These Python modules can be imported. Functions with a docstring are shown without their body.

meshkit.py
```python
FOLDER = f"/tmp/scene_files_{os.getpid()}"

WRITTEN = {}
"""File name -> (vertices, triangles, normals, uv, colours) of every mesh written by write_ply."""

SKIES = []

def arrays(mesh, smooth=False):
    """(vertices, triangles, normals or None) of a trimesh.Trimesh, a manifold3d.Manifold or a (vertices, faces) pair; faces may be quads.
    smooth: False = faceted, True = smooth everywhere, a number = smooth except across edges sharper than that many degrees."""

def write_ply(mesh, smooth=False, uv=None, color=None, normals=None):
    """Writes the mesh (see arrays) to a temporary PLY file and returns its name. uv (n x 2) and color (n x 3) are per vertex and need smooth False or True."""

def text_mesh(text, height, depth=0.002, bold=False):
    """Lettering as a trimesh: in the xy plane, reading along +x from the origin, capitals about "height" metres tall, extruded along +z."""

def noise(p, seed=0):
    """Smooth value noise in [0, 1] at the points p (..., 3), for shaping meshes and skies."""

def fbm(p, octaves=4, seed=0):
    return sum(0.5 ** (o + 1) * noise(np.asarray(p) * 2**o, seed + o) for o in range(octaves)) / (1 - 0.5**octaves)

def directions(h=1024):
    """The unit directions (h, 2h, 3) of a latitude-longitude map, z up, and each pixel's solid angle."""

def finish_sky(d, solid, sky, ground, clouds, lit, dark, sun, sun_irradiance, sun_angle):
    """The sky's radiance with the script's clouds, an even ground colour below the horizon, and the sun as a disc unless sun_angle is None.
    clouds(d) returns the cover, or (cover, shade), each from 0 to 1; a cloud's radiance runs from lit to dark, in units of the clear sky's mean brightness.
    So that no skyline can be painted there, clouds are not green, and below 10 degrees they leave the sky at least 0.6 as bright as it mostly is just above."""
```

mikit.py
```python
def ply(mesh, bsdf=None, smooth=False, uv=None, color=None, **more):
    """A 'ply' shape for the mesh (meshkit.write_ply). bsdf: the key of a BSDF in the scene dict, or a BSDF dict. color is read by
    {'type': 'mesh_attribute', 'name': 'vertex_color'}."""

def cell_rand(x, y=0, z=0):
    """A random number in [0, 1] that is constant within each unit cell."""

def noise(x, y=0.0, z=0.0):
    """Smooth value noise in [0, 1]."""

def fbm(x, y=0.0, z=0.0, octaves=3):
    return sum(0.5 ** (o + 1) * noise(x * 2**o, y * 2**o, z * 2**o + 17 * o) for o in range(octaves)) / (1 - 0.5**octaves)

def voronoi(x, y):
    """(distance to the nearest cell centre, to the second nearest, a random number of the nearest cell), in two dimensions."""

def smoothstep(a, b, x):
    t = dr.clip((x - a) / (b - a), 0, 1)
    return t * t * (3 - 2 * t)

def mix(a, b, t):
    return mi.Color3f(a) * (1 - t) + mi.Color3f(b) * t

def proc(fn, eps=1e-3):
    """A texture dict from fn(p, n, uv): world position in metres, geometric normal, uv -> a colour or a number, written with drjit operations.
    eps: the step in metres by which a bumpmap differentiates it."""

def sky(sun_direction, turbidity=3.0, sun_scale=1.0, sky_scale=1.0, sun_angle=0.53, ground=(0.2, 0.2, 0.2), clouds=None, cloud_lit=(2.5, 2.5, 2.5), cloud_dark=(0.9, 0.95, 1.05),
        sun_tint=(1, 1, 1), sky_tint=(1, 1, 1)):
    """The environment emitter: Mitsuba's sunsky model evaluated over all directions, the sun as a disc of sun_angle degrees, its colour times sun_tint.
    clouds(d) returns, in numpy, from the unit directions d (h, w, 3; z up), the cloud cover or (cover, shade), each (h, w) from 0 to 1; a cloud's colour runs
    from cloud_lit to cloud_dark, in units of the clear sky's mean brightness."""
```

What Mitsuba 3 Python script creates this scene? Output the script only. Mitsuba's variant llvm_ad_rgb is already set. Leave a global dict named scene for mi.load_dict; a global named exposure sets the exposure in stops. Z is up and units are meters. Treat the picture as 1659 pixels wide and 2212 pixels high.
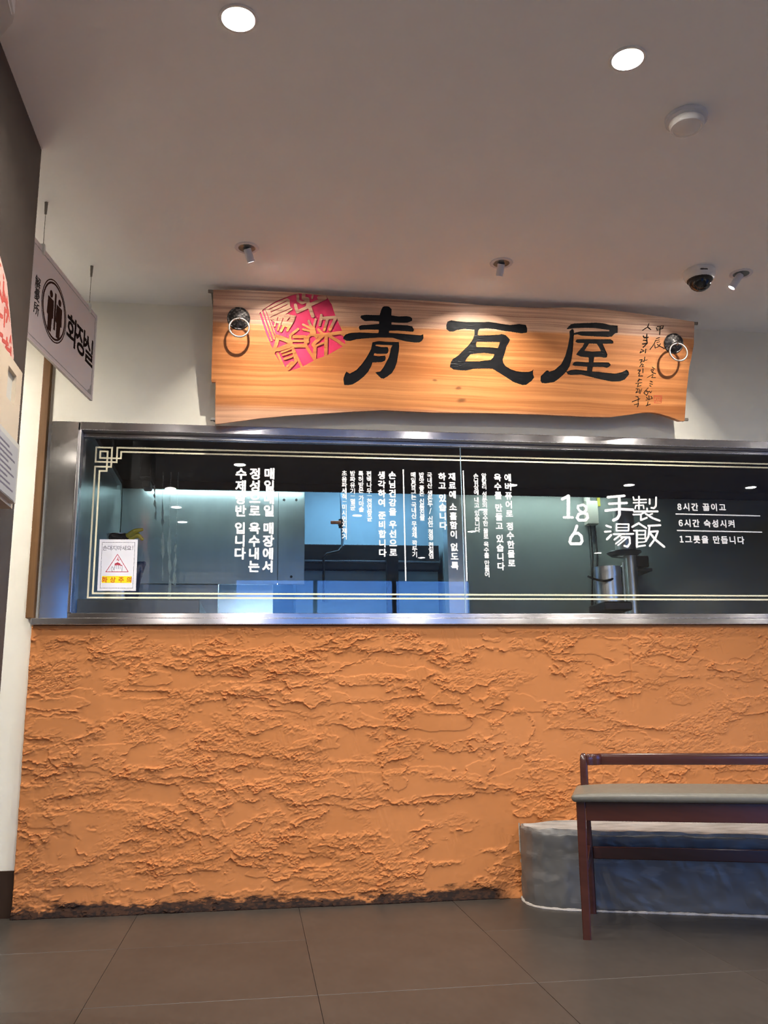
import math, random
import numpy as np, trimesh, shapely
import drjit as dr
import mitsuba as mi
import mikit, meshkit, manifold3d
from mikit import proc, noise, fbm, smoothstep, mix, voronoi, cell_rand
from shapely.geometry import Polygon, LineString, Point, MultiPolygon, box as sbox
from shapely import affinity
from shapely.ops import unary_union
T = mi.ScalarTransform4f

# ------------------------------------------------------------------ camera, sky, lights, exposure
CZ = 0.7358                      # height of the lens above the floor
F, PITCH, YAW, ROLL = 1950.0, math.radians(12.4), math.radians(8.05), math.radians(-0.80)
W, H = 1659, 2212
_cy, _sy, _cp, _sp = math.cos(YAW), math.sin(YAW), math.cos(PITCH), math.sin(PITCH)
FW = np.array([_sy * _cp, _cy * _cp, _sp]); R0 = np.array([_cy, -_sy, 0.0]); U0 = np.cross(R0, FW)
CR = math.cos(ROLL) * R0 + math.sin(ROLL) * U0
CU = -math.sin(ROLL) * R0 + math.cos(ROLL) * U0
EYE = np.array([0.0, 0.0, CZ])
CEIL, WALL, GLASS = 1.744 + CZ, 3.75, 3.80
exposure = 5.38
GAIN = 1 / 32                    # the lamps are given in the units of the finished picture, before the exposure
DOWN = 270.0 * GAIN              # radiance of the ceiling downlights
DOWNI = 3.0 * GAIN               # intensity of their beams
LENS = 210.0 * GAIN              # radiance of the spot lamps' lenses
WARM = np.array([1.0, 0.935, 0.84])
SPOTI = 2.5 * GAIN              # intensity of the spot lamps over the signboard
KITCHEN = 9.0 * GAIN             # radiance of the kitchen strip lamps

scene, labels = {"type": "scene"}, {}
scene["camera"] = {"type": "perspective", "fov": math.degrees(2 * math.atan(W / 2 / F)), "fov_axis": "x", "near_clip": 0.05, "far_clip": 200.0,
                   "to_world": T().look_at(origin=EYE.tolist(), target=(EYE + FW).tolist(), up=CU.tolist())}
scene["sky"] = mikit.sky((0.25, 0.8, 0.55), turbidity=3.0, sun_scale=0.0, sky_scale=11.0 * GAIN, ground=(0.12, 0.12, 0.12), sky_tint=(0.42, 0.80, 1.75))
scene["sky"]["sampling_weight"] = 8.0

# ------------------------------------------------------------------ materials
def D(key, d): scene[key] = d; return key
def two(d): return {"type": "twosided", "bsdf": d}
def rgb(c): return {"type": "rgb", "value": [float(x) for x in c]}
def diffuse(key, c): return D(key, two({"type": "diffuse", "reflectance": c if isinstance(c, dict) else rgb(c)}))
def pbr(key, c, rough=0.5, metallic=0.0, spec=0.5, **kw):
    return D(key, two({"type": "principled", "base_color": c if isinstance(c, dict) else rgb(c), "roughness": rough, "metallic": metallic, "specular": spec, **kw}))
def bumped(key, inner, fn, scale=1.0, eps=1e-3):
    return D(key, two({"type": "bumpmap", "arbitrary": proc(fn, eps), "scale": scale, "bsdf": inner}))

def c_cream(p, n, uv): return mix((0.82, 0.79, 0.67), (0.86, 0.83, 0.72), fbm(p.x * 7, p.y * 7, p.z * 7, 3))
diffuse("cream_paint", proc(c_cream))
def c_ceil(p, n, uv): return mix((0.85, 0.84, 0.825), (0.88, 0.87, 0.855), fbm(p.x * 5, p.y * 5, p.z, 3))
diffuse("ceiling_paint", proc(c_ceil))
def c_dark(p, n, uv): return mix((0.045, 0.037, 0.031), (0.058, 0.048, 0.040), fbm(p.x * 9, p.y * 9, p.z * 9, 3))
pbr("dark_wall", proc(c_dark), 0.6)
def c_plaster(p, n, uv):
    base = mix((0.465, 0.174, 0.055), (0.545, 0.214, 0.075), fbm(p.x * 3, p.z * 5, 1.0, 4))
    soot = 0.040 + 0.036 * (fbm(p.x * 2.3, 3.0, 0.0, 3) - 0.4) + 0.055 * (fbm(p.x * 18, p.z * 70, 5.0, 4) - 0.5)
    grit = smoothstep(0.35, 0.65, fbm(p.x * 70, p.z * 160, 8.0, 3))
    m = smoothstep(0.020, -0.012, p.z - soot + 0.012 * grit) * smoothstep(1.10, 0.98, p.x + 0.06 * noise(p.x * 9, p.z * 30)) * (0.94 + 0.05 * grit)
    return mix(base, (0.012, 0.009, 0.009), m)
pbr("orange_plaster", proc(c_plaster), 0.8, spec=0.12)
def c_tile(p, n, uv):
    k = cell_rand(dr.floor((p.x - 0.175) / 0.603), dr.floor((p.y - 3.22) / 0.603), 1)
    a = fbm(p.x * 6, p.y * 6, 0.0, 4); b = fbm(p.x * 60, p.y * 25, 3.0, 3)
    return mix((0.029, 0.0258, 0.0225), (0.047, 0.0415, 0.036), 0.6 * a + 0.25 * b + 0.2 * k)
pbr("floor_tile", proc(c_tile), 0.38, spec=0.4)
diffuse("grout", (0.045, 0.040, 0.035))
def c_conc(p, n, uv):
    a = fbm(p.x * 6, p.y * 6, p.z * 9, 4); w = smoothstep(0.60, 0.72, fbm(p.x * 11, p.y * 11, p.z * 26, 4))
    return mix(mix((0.060, 0.059, 0.058), (0.120, 0.118, 0.114), a), (0.22, 0.212, 0.20), 0.30 * w)
pbr("cement", proc(c_conc), 0.44, spec=0.55)
def c_chalk(p, n, uv): return mix((0.28, 0.26, 0.24), (0.55, 0.52, 0.48), fbm(p.x * 50, p.y * 50, p.z * 50, 3))
diffuse("mortar", proc(c_chalk))
def c_board(p, n, uv):
    # cedar: pale sapwood along both live edges, orange heartwood, long wavy grain
    wv = p.z + 0.018 * fbm(p.x * 1.6, p.z * 3.0, 2.0, 3) + 0.01 * fbm(p.x * 5.0, p.z * 9, 7.0, 2)
    g1 = fbm(p.x * 1.1, wv * 75.0, 1.0, 3); g2 = fbm(p.x * 3.5, wv * 260.0, 4.0, 2); tone = fbm(p.x * 0.8, wv * 12, 9.0, 3)
    heart = mix((0.37, 0.120, 0.032), (0.64, 0.275, 0.095), smoothstep(0.25, 0.78, 0.45 * g1 + 0.2 * g2 + 0.35 * tone))
    sap = mix((0.33, 0.155, 0.092), (0.62, 0.375, 0.245), smoothstep(0.25, 0.75, 0.6 * g1 + 0.4 * g2))
    edge = 0.014 * fbm(p.x * 2.0, 5.0, 0.0, 3)
    top = smoothstep(2.335, 2.350, p.z + edge - 0.010 * p.x + 0.012 * noise(p.x * 1.3))
    low = smoothstep(2.020, 1.985, p.z + edge + 0.012 * noise(p.x * 2.1, 4.0))
    col = mix(heart, sap, dr.maximum(top, 0.75 * low))
    def knot(x, z, r):
        d = dr.sqrt(dr.square((p.x - x) / (2.2 * r)) + dr.square((p.z - z) / r)) + 0.5 * (fbm(p.x * 40, p.z * 60, 2.0, 2) - 0.5)
        return smoothstep(1.0, 0.2, d)
    k = dr.maximum(dr.maximum(knot(0.845, 2.095, 0.010), knot(1.475, 2.185, 0.009)), dr.maximum(knot(0.74, 2.125, 0.007), knot(0.86, 2.045, 0.014)))
    return mix(col, (0.16, 0.055, 0.02), 0.8 * k)
pbr("cedar", proc(c_board), 0.42, spec=0.35)
pbr("cedar_end", (0.30, 0.16, 0.075), 0.7)
def h_black(p, n, uv): return 0.0016 * fbm(p.x * 60, p.z * 190, p.y * 40, 3)
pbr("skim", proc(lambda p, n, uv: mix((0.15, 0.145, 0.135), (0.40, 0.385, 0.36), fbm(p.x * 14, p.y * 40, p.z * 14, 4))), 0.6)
bumped("black_paint", {"type": "principled", "base_color": rgb((0.007, 0.007, 0.008)), "roughness": 0.45, "specular": 0.14}, h_black, 1.0, 5e-4)
def c_red(p, n, uv): return mix((0.42, 0.012, 0.055), (0.66, 0.035, 0.11), fbm(p.x * 18, p.y * 4, p.z * 18, 3))
pbr("seal_red", proc(c_red), 0.45)
diffuse("ink", (0.02, 0.014, 0.012)); diffuse("stamp_red", (0.50, 0.07, 0.045))
def c_iron(p, n, uv): return mix((0.05, 0.046, 0.045), (0.20, 0.185, 0.175), smoothstep(0.45, 0.7, fbm(p.x * 120, p.y * 120, p.z * 120, 3)))
pbr("aged_iron", proc(c_iron), 0.38, 0.85)
pbr("silver", (0.62, 0.58, 0.53), 0.27, 1.0)
def steel(key, c, au, av): return D(key, two({"type": "roughconductor", "material": "none", "specular_reflectance": rgb(c), "alpha_u": au, "alpha_v": av, "distribution": "ggx"}))
steel("frame_steel", (0.56, 0.54, 0.555), 0.022, 0.20)
steel("panel_steel", (0.40, 0.385, 0.37), 0.22, 0.010)
def c_ks(p, n, uv): return mix((0.30, 0.345, 0.35), (0.38, 0.43, 0.435), fbm(p.x * 14, p.y * 14, p.z * 1.6, 4))
pbr("kitchen_steel", proc(c_ks), 0.30, 0.7)
pbr("hood_steel", (0.016, 0.017, 0.018), 0.9, 0.0, spec=0.1)
pbr("shelf_steel", (0.16, 0.18, 0.19), 0.35, 0.7)
pbr("kitchen_grey", (0.24, 0.28, 0.27), 0.5)
pbr("kitchen_blue", (0.30, 0.42, 0.48), 0.5)
pbr("bright_steel", (0.66, 0.67, 0.64), 0.30, 0.7)
D("glare_white", {"type": "principledthin", "base_color": rgb((0.85, 0.86, 0.82)), "roughness": 0.3, "diff_trans": 1.1, "spec_trans": 0.0})  # white film colour standing in for reflected lamp glare
D("pane_glass", {"type": "thindielectric", "int_ior": 1.5})
diffuse("vinyl_white", (0.94, 0.93, 0.90)); diffuse("vinyl_cream", (0.88, 0.82, 0.58))
diffuse("paper", (0.80, 0.79, 0.82)); diffuse("print_grey", (0.16, 0.15, 0.18)); diffuse("print_red", (0.45, 0.06, 0.09)); diffuse("print_yellow", (0.86, 0.70, 0.03)); diffuse("print_orange", (0.62, 0.12, 0.03))
def c_trim(p, n, uv): return mix((0.11, 0.050, 0.014), (0.19, 0.090, 0.028), fbm(p.x * 90, p.y * 90, p.z * 3, 3))
pbr("trim_wood", proc(c_trim), 0.45)
def c_bench(p, n, uv): return mix((0.034, 0.0085, 0.006), (0.072, 0.020, 0.0125), fbm(p.x * 8 + p.z * 30, p.y * 8, p.z * 12, 4))
pbr("bench_wood", proc(c_bench), 0.18, spec=0.45, clearcoat=0.25, clearcoat_gloss=0.9)
def c_vinyl(p, n, uv): return mix((0.115, 0.108, 0.086), (0.140, 0.131, 0.106), fbm(p.x * 90, p.y * 90, p.z * 90, 2))
pbr("seat_vinyl", proc(c_vinyl), 0.36, spec=0.45)
diffuse("baseboard_brown", (0.045, 0.028, 0.02))
pbr("white_plastic", (0.72, 0.70, 0.68), 0.35); pbr("lamp_white", (0.62, 0.62, 0.66), 0.4)
pbr("black_gloss", (0.008, 0.008, 0.010), 0.08, spec=0.7); pbr("black_matte", (0.012, 0.012, 0.013), 0.5)
pbr("sign_acrylic", (0.56, 0.50, 0.50), 0.35); pbr("sign_edge", (0.62, 0.58, 0.56), 0.3); diffuse("sign_brown", (0.045, 0.022, 0.016)); diffuse("sign_line", (0.36, 0.34, 0.33))
pbr("cable_metal", (0.20, 0.18, 0.16), 0.4, 0.6)
pbr("beige_plastic", (0.50, 0.42, 0.31), 0.4); pbr("grey_plastic", (0.44, 0.43, 0.38), 0.4); diffuse("pink_print", (0.62, 0.40, 0.34)); diffuse("red_print", (0.50, 0.10, 0.08)); diffuse("leaflet", (0.36, 0.36, 0.36))
pbr("yellow_rubber", (0.62, 0.55, 0.05), 0.45); pbr("navy_rubber", (0.02, 0.05, 0.12), 0.3); pbr("orange_plastic", (0.55, 0.14, 0.05), 0.4); pbr("pale_blue", (0.32, 0.46, 0.55), 0.35)

# ------------------------------------------------------------------ helpers
def px2(pts, point, normal):
    """points of the photograph carried onto the plane where the thing really stands"""
    p = np.atleast_2d(np.asarray(pts, float)); n = np.asarray(normal, float)
    d = (p[:, :1] - W / 2) / F * CR - (p[:, 1:] - H / 2) / F * CU + FW
    t = ((np.asarray(point, float) - EYE) @ n) / (d @ n)
    return EYE + d * t[:, None]
def at_y(x, y, depth): return px2([(x, y)], (0, depth, 0), (0, 1, 0))[0]
def at_z(x, y, z): return px2([(x, y)], (0, 0, z), (0, 0, 1))[0]

COUNT = {}
def fresh(key):
    n = COUNT.get(key, 0); COUNT[key] = n + 1
    return key if n == 0 else f"{key}_{n:03d}"
def put(key, mesh, bsdf, smooth=False, **kw):
    key = key if key in labels and key not in scene else fresh(key)
    scene[key] = mesh if isinstance(mesh, dict) else mikit.ply(mesh, bsdf, smooth=smooth, **kw)
    return key
def thing(name, label, cat, group=None):
    key = fresh(name); labels[key] = {"label": label, "category": cat}
    if group: labels[key]["group"] = group
    return key
def struct(key, label=None):
    labels[key] = {"kind": "structure"}
    if label: labels[key]["label"] = label
    return key
def say(key, label): labels[key] = {"label": label}; return key

def bx(x0, x1, y0, y1, z0, z1):
    m = trimesh.creation.box((x1 - x0, y1 - y0, z1 - z0)); m.apply_translation(((x0 + x1) / 2, (y0 + y1) / 2, (z0 + z1) / 2)); return m
def cat(*ms): return trimesh.util.concatenate([m for m in ms])
def rbox(x0, x1, y0, y1, z0, z1, r=0.004, sub=1):
    """box with rounded edges"""
    s = trimesh.creation.icosphere(subdivisions=sub, radius=r).vertices
    c = np.array([(x, y, z) for x in (x0 + r, x1 - r) for y in (y0 + r, y1 - r) for z in (z0 + r, z1 - r)])
    return trimesh.convex.convex_hull((c[:, None] + s[None]).reshape(-1, 3))
def cyl(p0, p1, r, n=24, r1=None):
    p0, p1 = np.asarray(p0, float), np.asarray(p1, float)
    a = p1 - p0; L = np.linalg.norm(a)
    prof = np.array([(0, 0), (r, 0), (r1 if r1 is not None else r, L), (0, L)])
    m = trimesh.creation.revolve(prof, sections=n)
    m.apply_transform(trimesh.geometry.align_vectors([0, 0, 1], a / L)); m.apply_translation(p0); return m
def lathe(prof, n=40):
    return trimesh.creation.revolve(np.array(prof, float), sections=n)
def tube(pts, r, n=10, closed=False):
    p = np.asarray(pts, float); k = len(p)
    t = (np.roll(p, -1, 0) - np.roll(p, 1, 0)) if closed else np.gradient(p, axis=0)
    t /= np.linalg.norm(t, axis=1, keepdims=True)
    ref = np.array([0.0, 0, 1.0]) if abs(t[:, 2]).max() < 0.8 else np.array([0.83, 0.55, 0.06])
    a = np.cross(t, ref); a /= np.linalg.norm(a, axis=1, keepdims=True); b = np.cross(t, a)
    ang = np.arange(n) * 2 * np.pi / n
    rr = np.broadcast_to(r, (k,))
    v = (p[:, None] + rr[:, None, None] * (np.cos(ang)[None, :, None] * a[:, None] + np.sin(ang)[None, :, None] * b[:, None])).reshape(-1, 3)
    f = []
    for i in range(k if closed else k - 1):
        j = (i + 1) % k
        for q in range(n):
            w = (q + 1) % n
            f += [(i * n + q, i * n + w, j * n + w), (i * n + q, j * n + w, j * n + q)]
    m = trimesh.Trimesh(v, f, process=False)
    if not closed:
        for e, flip in ((0, 1), (k - 1, 0)):
            c = len(m.vertices); vs = np.vstack([m.vertices, p[e]])
            fs = [(e * n + q, e * n + (q + 1) % n, c) if not flip else (e * n + (q + 1) % n, e * n + q, c) for q in range(n)]
            m = trimesh.Trimesh(vs, np.vstack([m.faces, fs]), process=False)
    m.fix_normals(); return m
def xform(m, o, ex, ey, ez):
    M = np.eye(4); M[:3, 0], M[:3, 1], M[:3, 2], M[:3, 3] = ex, ey, ez, o
    m = m.copy(); m.apply_transform(M)
    if np.linalg.det(M[:3, :3]) < 0: m.invert()
    return m
def polys(g):
    if g.is_empty: return []
    return [q for q in getattr(g, "geoms", [g]) if isinstance(q, Polygon) and q.area > 1e-9]
def extrude(g, depth):
    ms = [trimesh.creation.extrude_polygon(q, depth, engine="earcut") for q in polys(g)]
    return cat(*ms)
class Plane:
    """a flat face: origin, axes (ex right, ey up) and outward normal en; px() carries photograph points to its 2-d coordinates"""
    def __init__(s, o, ex, ey):
        s.o, s.ex, s.ey = (np.asarray(v, float) for v in (o, ex, ey)); s.en = np.cross(s.ex, s.ey)
    def px(s, pts):
        q = px2(pts, s.o, s.en) - s.o; return np.c_[q @ s.ex, q @ s.ey]
    def solid(s, g, lo, hi):
        return xform(extrude(g, hi - lo), s.o + s.en * lo, s.ex, s.ey, s.en)
def stroke(pts, w): return LineString(pts).buffer(w / 2, quad_segs=4)

# ------------------------------------------------------------------ lettering: outlines of the characters used, on an 80-unit square
GLYPH_DATA = {
    "!": [[35, 64, 35, 66, 36, 68, 37, 70, 39, 70, 41, 70, 43, 69, 44, 68, 45, 66, 45, 64, 44, 62, 43, 60, 41, 60, 40, 59, 37, 60, 35, 62], [36, 10, 37, 52, 42, 52, 44, 10]],
    "/": [[25, 79, 31, 79, 54, 1, 49, 1]],
    "1": [[25, 69, 25, 75, 57, 75, 57, 69, 46, 69, 45, 68, 45, 16, 39, 16, 35, 18, 27, 20, 27, 25, 38, 25, 38, 68, 38, 69]],
    "6": [[22, 45, 22, 52, 24, 60, 27, 67, 30, 71, 35, 75, 40, 76, 44, 76, 47, 75, 51, 73, 54, 70, 56, 67, 59, 60, 59, 55, 58, 52, 58, 48, 56, 44, 53, 42, 50, 40, 46, 39, 41, 38, 38, 39, 35, 41, 29, 45, 29, 40, 30, 35, 32, 30, 34, 26, 37, 23, 42, 21, 45, 21, 50, 23, 54, 26, 58, 21, 55, 19, 52, 17, 46, 15, 42, 15, 39, 16, 36, 17, 32, 19, 28, 23, 25, 30, 23, 35], [29, 51, 34, 46, 38, 44, 41, 44, 44, 44, 48, 46, 50, 48, 51, 50, 52, 55, 51, 62, 50, 65, 49, 67, 46, 69, 43, 70, 39, 70, 35, 67, 33, 65, 31, 61, 30, 56]],
    "8": [[21, 60, 22, 64, 25, 69, 28, 73, 34, 75, 38, 76, 42, 76, 47, 75, 52, 73, 56, 69, 57, 66, 58, 63, 59, 60, 58, 55, 55, 50, 52, 48, 49, 45, 53, 41, 55, 36, 56, 32, 56, 28, 55, 23, 52, 20, 50, 18, 47, 16, 44, 15, 37, 15, 31, 18, 27, 21, 25, 26, 24, 30, 25, 34, 27, 38, 32, 44, 28, 47, 24, 51, 22, 54], [28, 58, 29, 54, 31, 51, 34, 48, 36, 46, 44, 50, 49, 54, 51, 57, 52, 60, 51, 63, 50, 66, 47, 69, 43, 70, 38, 70, 34, 69, 30, 66, 28, 62], [31, 28, 33, 24, 36, 22, 38, 21, 41, 21, 45, 22, 48, 24, 50, 29, 50, 34, 48, 38, 44, 43, 38, 40, 34, 38, 32, 35, 31, 32]],
    "憂": [[4, 77, 6, 82, 24, 80, 31, 78, 40, 76, 46, 77, 56, 80, 73, 82, 76, 76, 62, 75, 49, 73, 49, 72, 53, 70, 57, 67, 62, 61, 58, 59, 32, 59, 35, 56, 50, 56, 52, 55, 54, 53, 55, 49, 51, 47, 50, 51, 48, 52, 33, 52, 31, 51, 31, 45, 26, 45, 26, 52, 28, 55, 20, 61, 15, 64, 6, 67, 10, 71, 22, 66, 27, 69, 32, 72, 32, 73, 19, 75], [27, 64, 27, 63, 52, 64, 47, 67, 40, 70, 32, 67], [6, 10, 6, 15, 36, 15, 35, 19, 17, 19, 17, 38, 6, 39, 6, 50, 12, 50, 12, 43, 36, 43, 36, 43, 34, 45, 39, 47, 42, 50, 45, 48, 46, 47, 39, 43, 39, 43, 69, 43, 69, 50, 74, 50, 74, 39, 64, 38, 64, 19, 41, 18, 43, 15, 74, 15, 74, 10], [22, 29, 58, 29, 58, 29, 58, 32, 23, 32], [22, 36, 58, 35, 58, 38, 23, 39], [23, 25, 23, 22, 58, 22, 58, 25], [55, 47, 62, 53, 67, 57, 71, 55, 70, 54, 66, 50, 59, 44], [9, 55, 13, 58, 15, 57, 20, 53, 24, 47, 20, 45, 17, 49, 15, 51]],
    "所": [[32, 77, 37, 81, 40, 78, 44, 72, 46, 64, 48, 57, 49, 49, 49, 41, 61, 40, 61, 81, 67, 81, 67, 41, 77, 40, 77, 35, 49, 35, 49, 20, 62, 18, 75, 14, 75, 13, 71, 9, 58, 13, 43, 16, 43, 45, 42, 58, 39, 68, 36, 73], [2, 78, 7, 81, 9, 78, 12, 67, 14, 51, 35, 51, 35, 28, 14, 28, 14, 20, 29, 17, 39, 14, 35, 9, 25, 13, 8, 15, 8, 52, 7, 58, 6, 67], [14, 33, 29, 33, 30, 46, 14, 46]],
    "解": [[40, 56, 44, 58, 48, 51, 57, 51, 57, 60, 41, 60, 41, 66, 57, 66, 57, 81, 63, 81, 63, 66, 77, 66, 77, 60, 63, 60, 63, 51, 75, 51, 75, 45, 63, 45, 63, 38, 57, 38, 57, 45, 51, 45, 52, 39, 47, 38, 44, 48], [39, 34, 43, 38, 49, 35, 52, 31, 54, 27, 56, 23, 57, 17, 69, 17, 69, 17, 68, 25, 67, 30, 65, 32, 57, 31, 57, 32, 59, 36, 67, 36, 70, 35, 72, 34, 73, 30, 74, 21, 75, 12, 41, 12, 41, 17, 51, 17, 52, 18, 50, 24, 47, 28, 44, 31], [3, 33, 7, 37, 8, 35, 9, 35, 9, 51, 8, 63, 6, 72, 3, 79, 7, 81, 9, 78, 11, 73, 13, 63, 21, 62, 21, 77, 25, 77, 26, 76, 27, 81, 33, 80, 36, 79, 38, 76, 38, 28, 29, 28, 32, 23, 34, 17, 31, 14, 19, 15, 21, 9, 15, 7, 11, 20, 7, 27], [26, 42, 25, 33, 32, 33, 33, 42], [26, 57, 25, 47, 32, 47, 33, 57], [32, 75, 25, 75, 25, 62, 32, 62, 33, 75], [13, 28, 17, 19, 27, 20, 26, 24, 23, 28, 13, 28], [14, 57, 14, 47, 21, 47, 21, 57], [14, 33, 21, 33, 21, 42, 14, 42]],
    "가": [[56, 9, 56, 81, 63, 81, 63, 44, 74, 44, 74, 38, 63, 38, 63, 9], [8, 62, 11, 67, 17, 64, 24, 60, 33, 50, 38, 43, 42, 34, 44, 24, 44, 16, 11, 16, 11, 22, 37, 22, 37, 23, 36, 31, 34, 37, 28, 46, 25, 50, 20, 54, 14, 59]],
    "각": [[57, 9, 57, 51, 63, 51, 63, 33, 74, 33, 74, 27, 63, 27, 63, 9], [16, 60, 56, 60, 57, 60, 57, 81, 63, 81, 63, 54, 16, 54], [7, 45, 10, 50, 11, 50, 21, 46, 27, 43, 31, 40, 37, 34, 41, 27, 43, 20, 44, 13, 10, 13, 10, 19, 36, 19, 36, 20, 36, 23, 34, 27, 31, 31, 28, 35, 24, 38, 19, 41, 14, 43]],
    "간": [[57, 9, 57, 62, 63, 62, 63, 36, 74, 36, 74, 31, 63, 30, 63, 9], [18, 80, 66, 80, 66, 74, 25, 74, 25, 74, 25, 56, 18, 56], [7, 48, 10, 53, 22, 49, 27, 45, 32, 41, 38, 35, 41, 29, 43, 23, 44, 14, 10, 14, 10, 20, 36, 20, 37, 21, 34, 29, 31, 33, 27, 38, 19, 43]],
    "강": [[57, 9, 57, 52, 63, 52, 63, 33, 74, 33, 74, 27, 63, 27, 63, 9], [17, 66, 17, 69, 18, 72, 19, 74, 22, 76, 25, 78, 29, 80, 37, 81, 48, 81, 56, 78, 59, 77, 62, 74, 64, 71, 64, 68, 64, 64, 63, 63, 62, 60, 59, 57, 56, 56, 52, 54, 44, 53, 34, 53, 26, 55, 22, 57, 20, 60, 18, 63], [24, 66, 25, 63, 26, 62, 30, 60, 37, 58, 45, 58, 50, 59, 55, 61, 57, 63, 57, 65, 58, 68, 57, 71, 55, 72, 52, 74, 46, 75, 40, 76, 33, 75, 27, 73, 24, 70, 24, 68], [7, 47, 10, 52, 22, 48, 28, 44, 32, 40, 38, 34, 41, 28, 43, 21, 44, 14, 10, 14, 10, 19, 36, 19, 36, 21, 35, 25, 33, 29, 31, 33, 27, 37, 19, 42]],
    "거": [[43, 38, 43, 43, 60, 43, 60, 81, 67, 81, 67, 9, 60, 9, 60, 37], [7, 62, 10, 67, 11, 67, 17, 64, 23, 60, 33, 50, 37, 44, 41, 34, 43, 26, 43, 16, 10, 16, 10, 22, 36, 22, 37, 24, 36, 29, 33, 36, 31, 42, 28, 46, 24, 51, 19, 55, 14, 59]],
    "건": [[21, 57, 21, 80, 69, 80, 69, 74, 28, 74, 28, 74, 28, 57], [44, 31, 44, 36, 60, 37, 60, 62, 67, 62, 67, 9, 60, 9, 60, 31], [8, 48, 11, 54, 12, 54, 22, 49, 31, 43, 37, 37, 41, 30, 44, 22, 45, 14, 12, 14, 12, 20, 37, 20, 37, 21, 37, 24, 34, 29, 32, 33, 29, 37, 20, 43, 13, 47]],
    "고": [[7, 65, 7, 71, 73, 71, 73, 65, 39, 65, 39, 39, 33, 39, 32, 65], [14, 21, 58, 21, 58, 39, 55, 56, 62, 57, 64, 46, 65, 37, 65, 16, 14, 16]],
    "국": [[7, 38, 7, 43, 37, 44, 36, 57, 14, 57, 14, 62, 58, 62, 58, 81, 65, 81, 65, 57, 43, 56, 43, 43, 73, 43, 73, 38, 63, 38, 64, 26, 64, 12, 16, 12, 16, 17, 58, 17, 57, 29, 56, 37, 56, 38]],
    "균": [[7, 40, 7, 45, 29, 45, 29, 63, 35, 63, 36, 45, 48, 45, 48, 63, 55, 63, 55, 45, 73, 45, 73, 40, 63, 39, 64, 28, 64, 12, 15, 12, 15, 18, 58, 18, 58, 28, 56, 39, 56, 40], [15, 80, 66, 80, 66, 74, 22, 74, 22, 57, 15, 57]],
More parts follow.
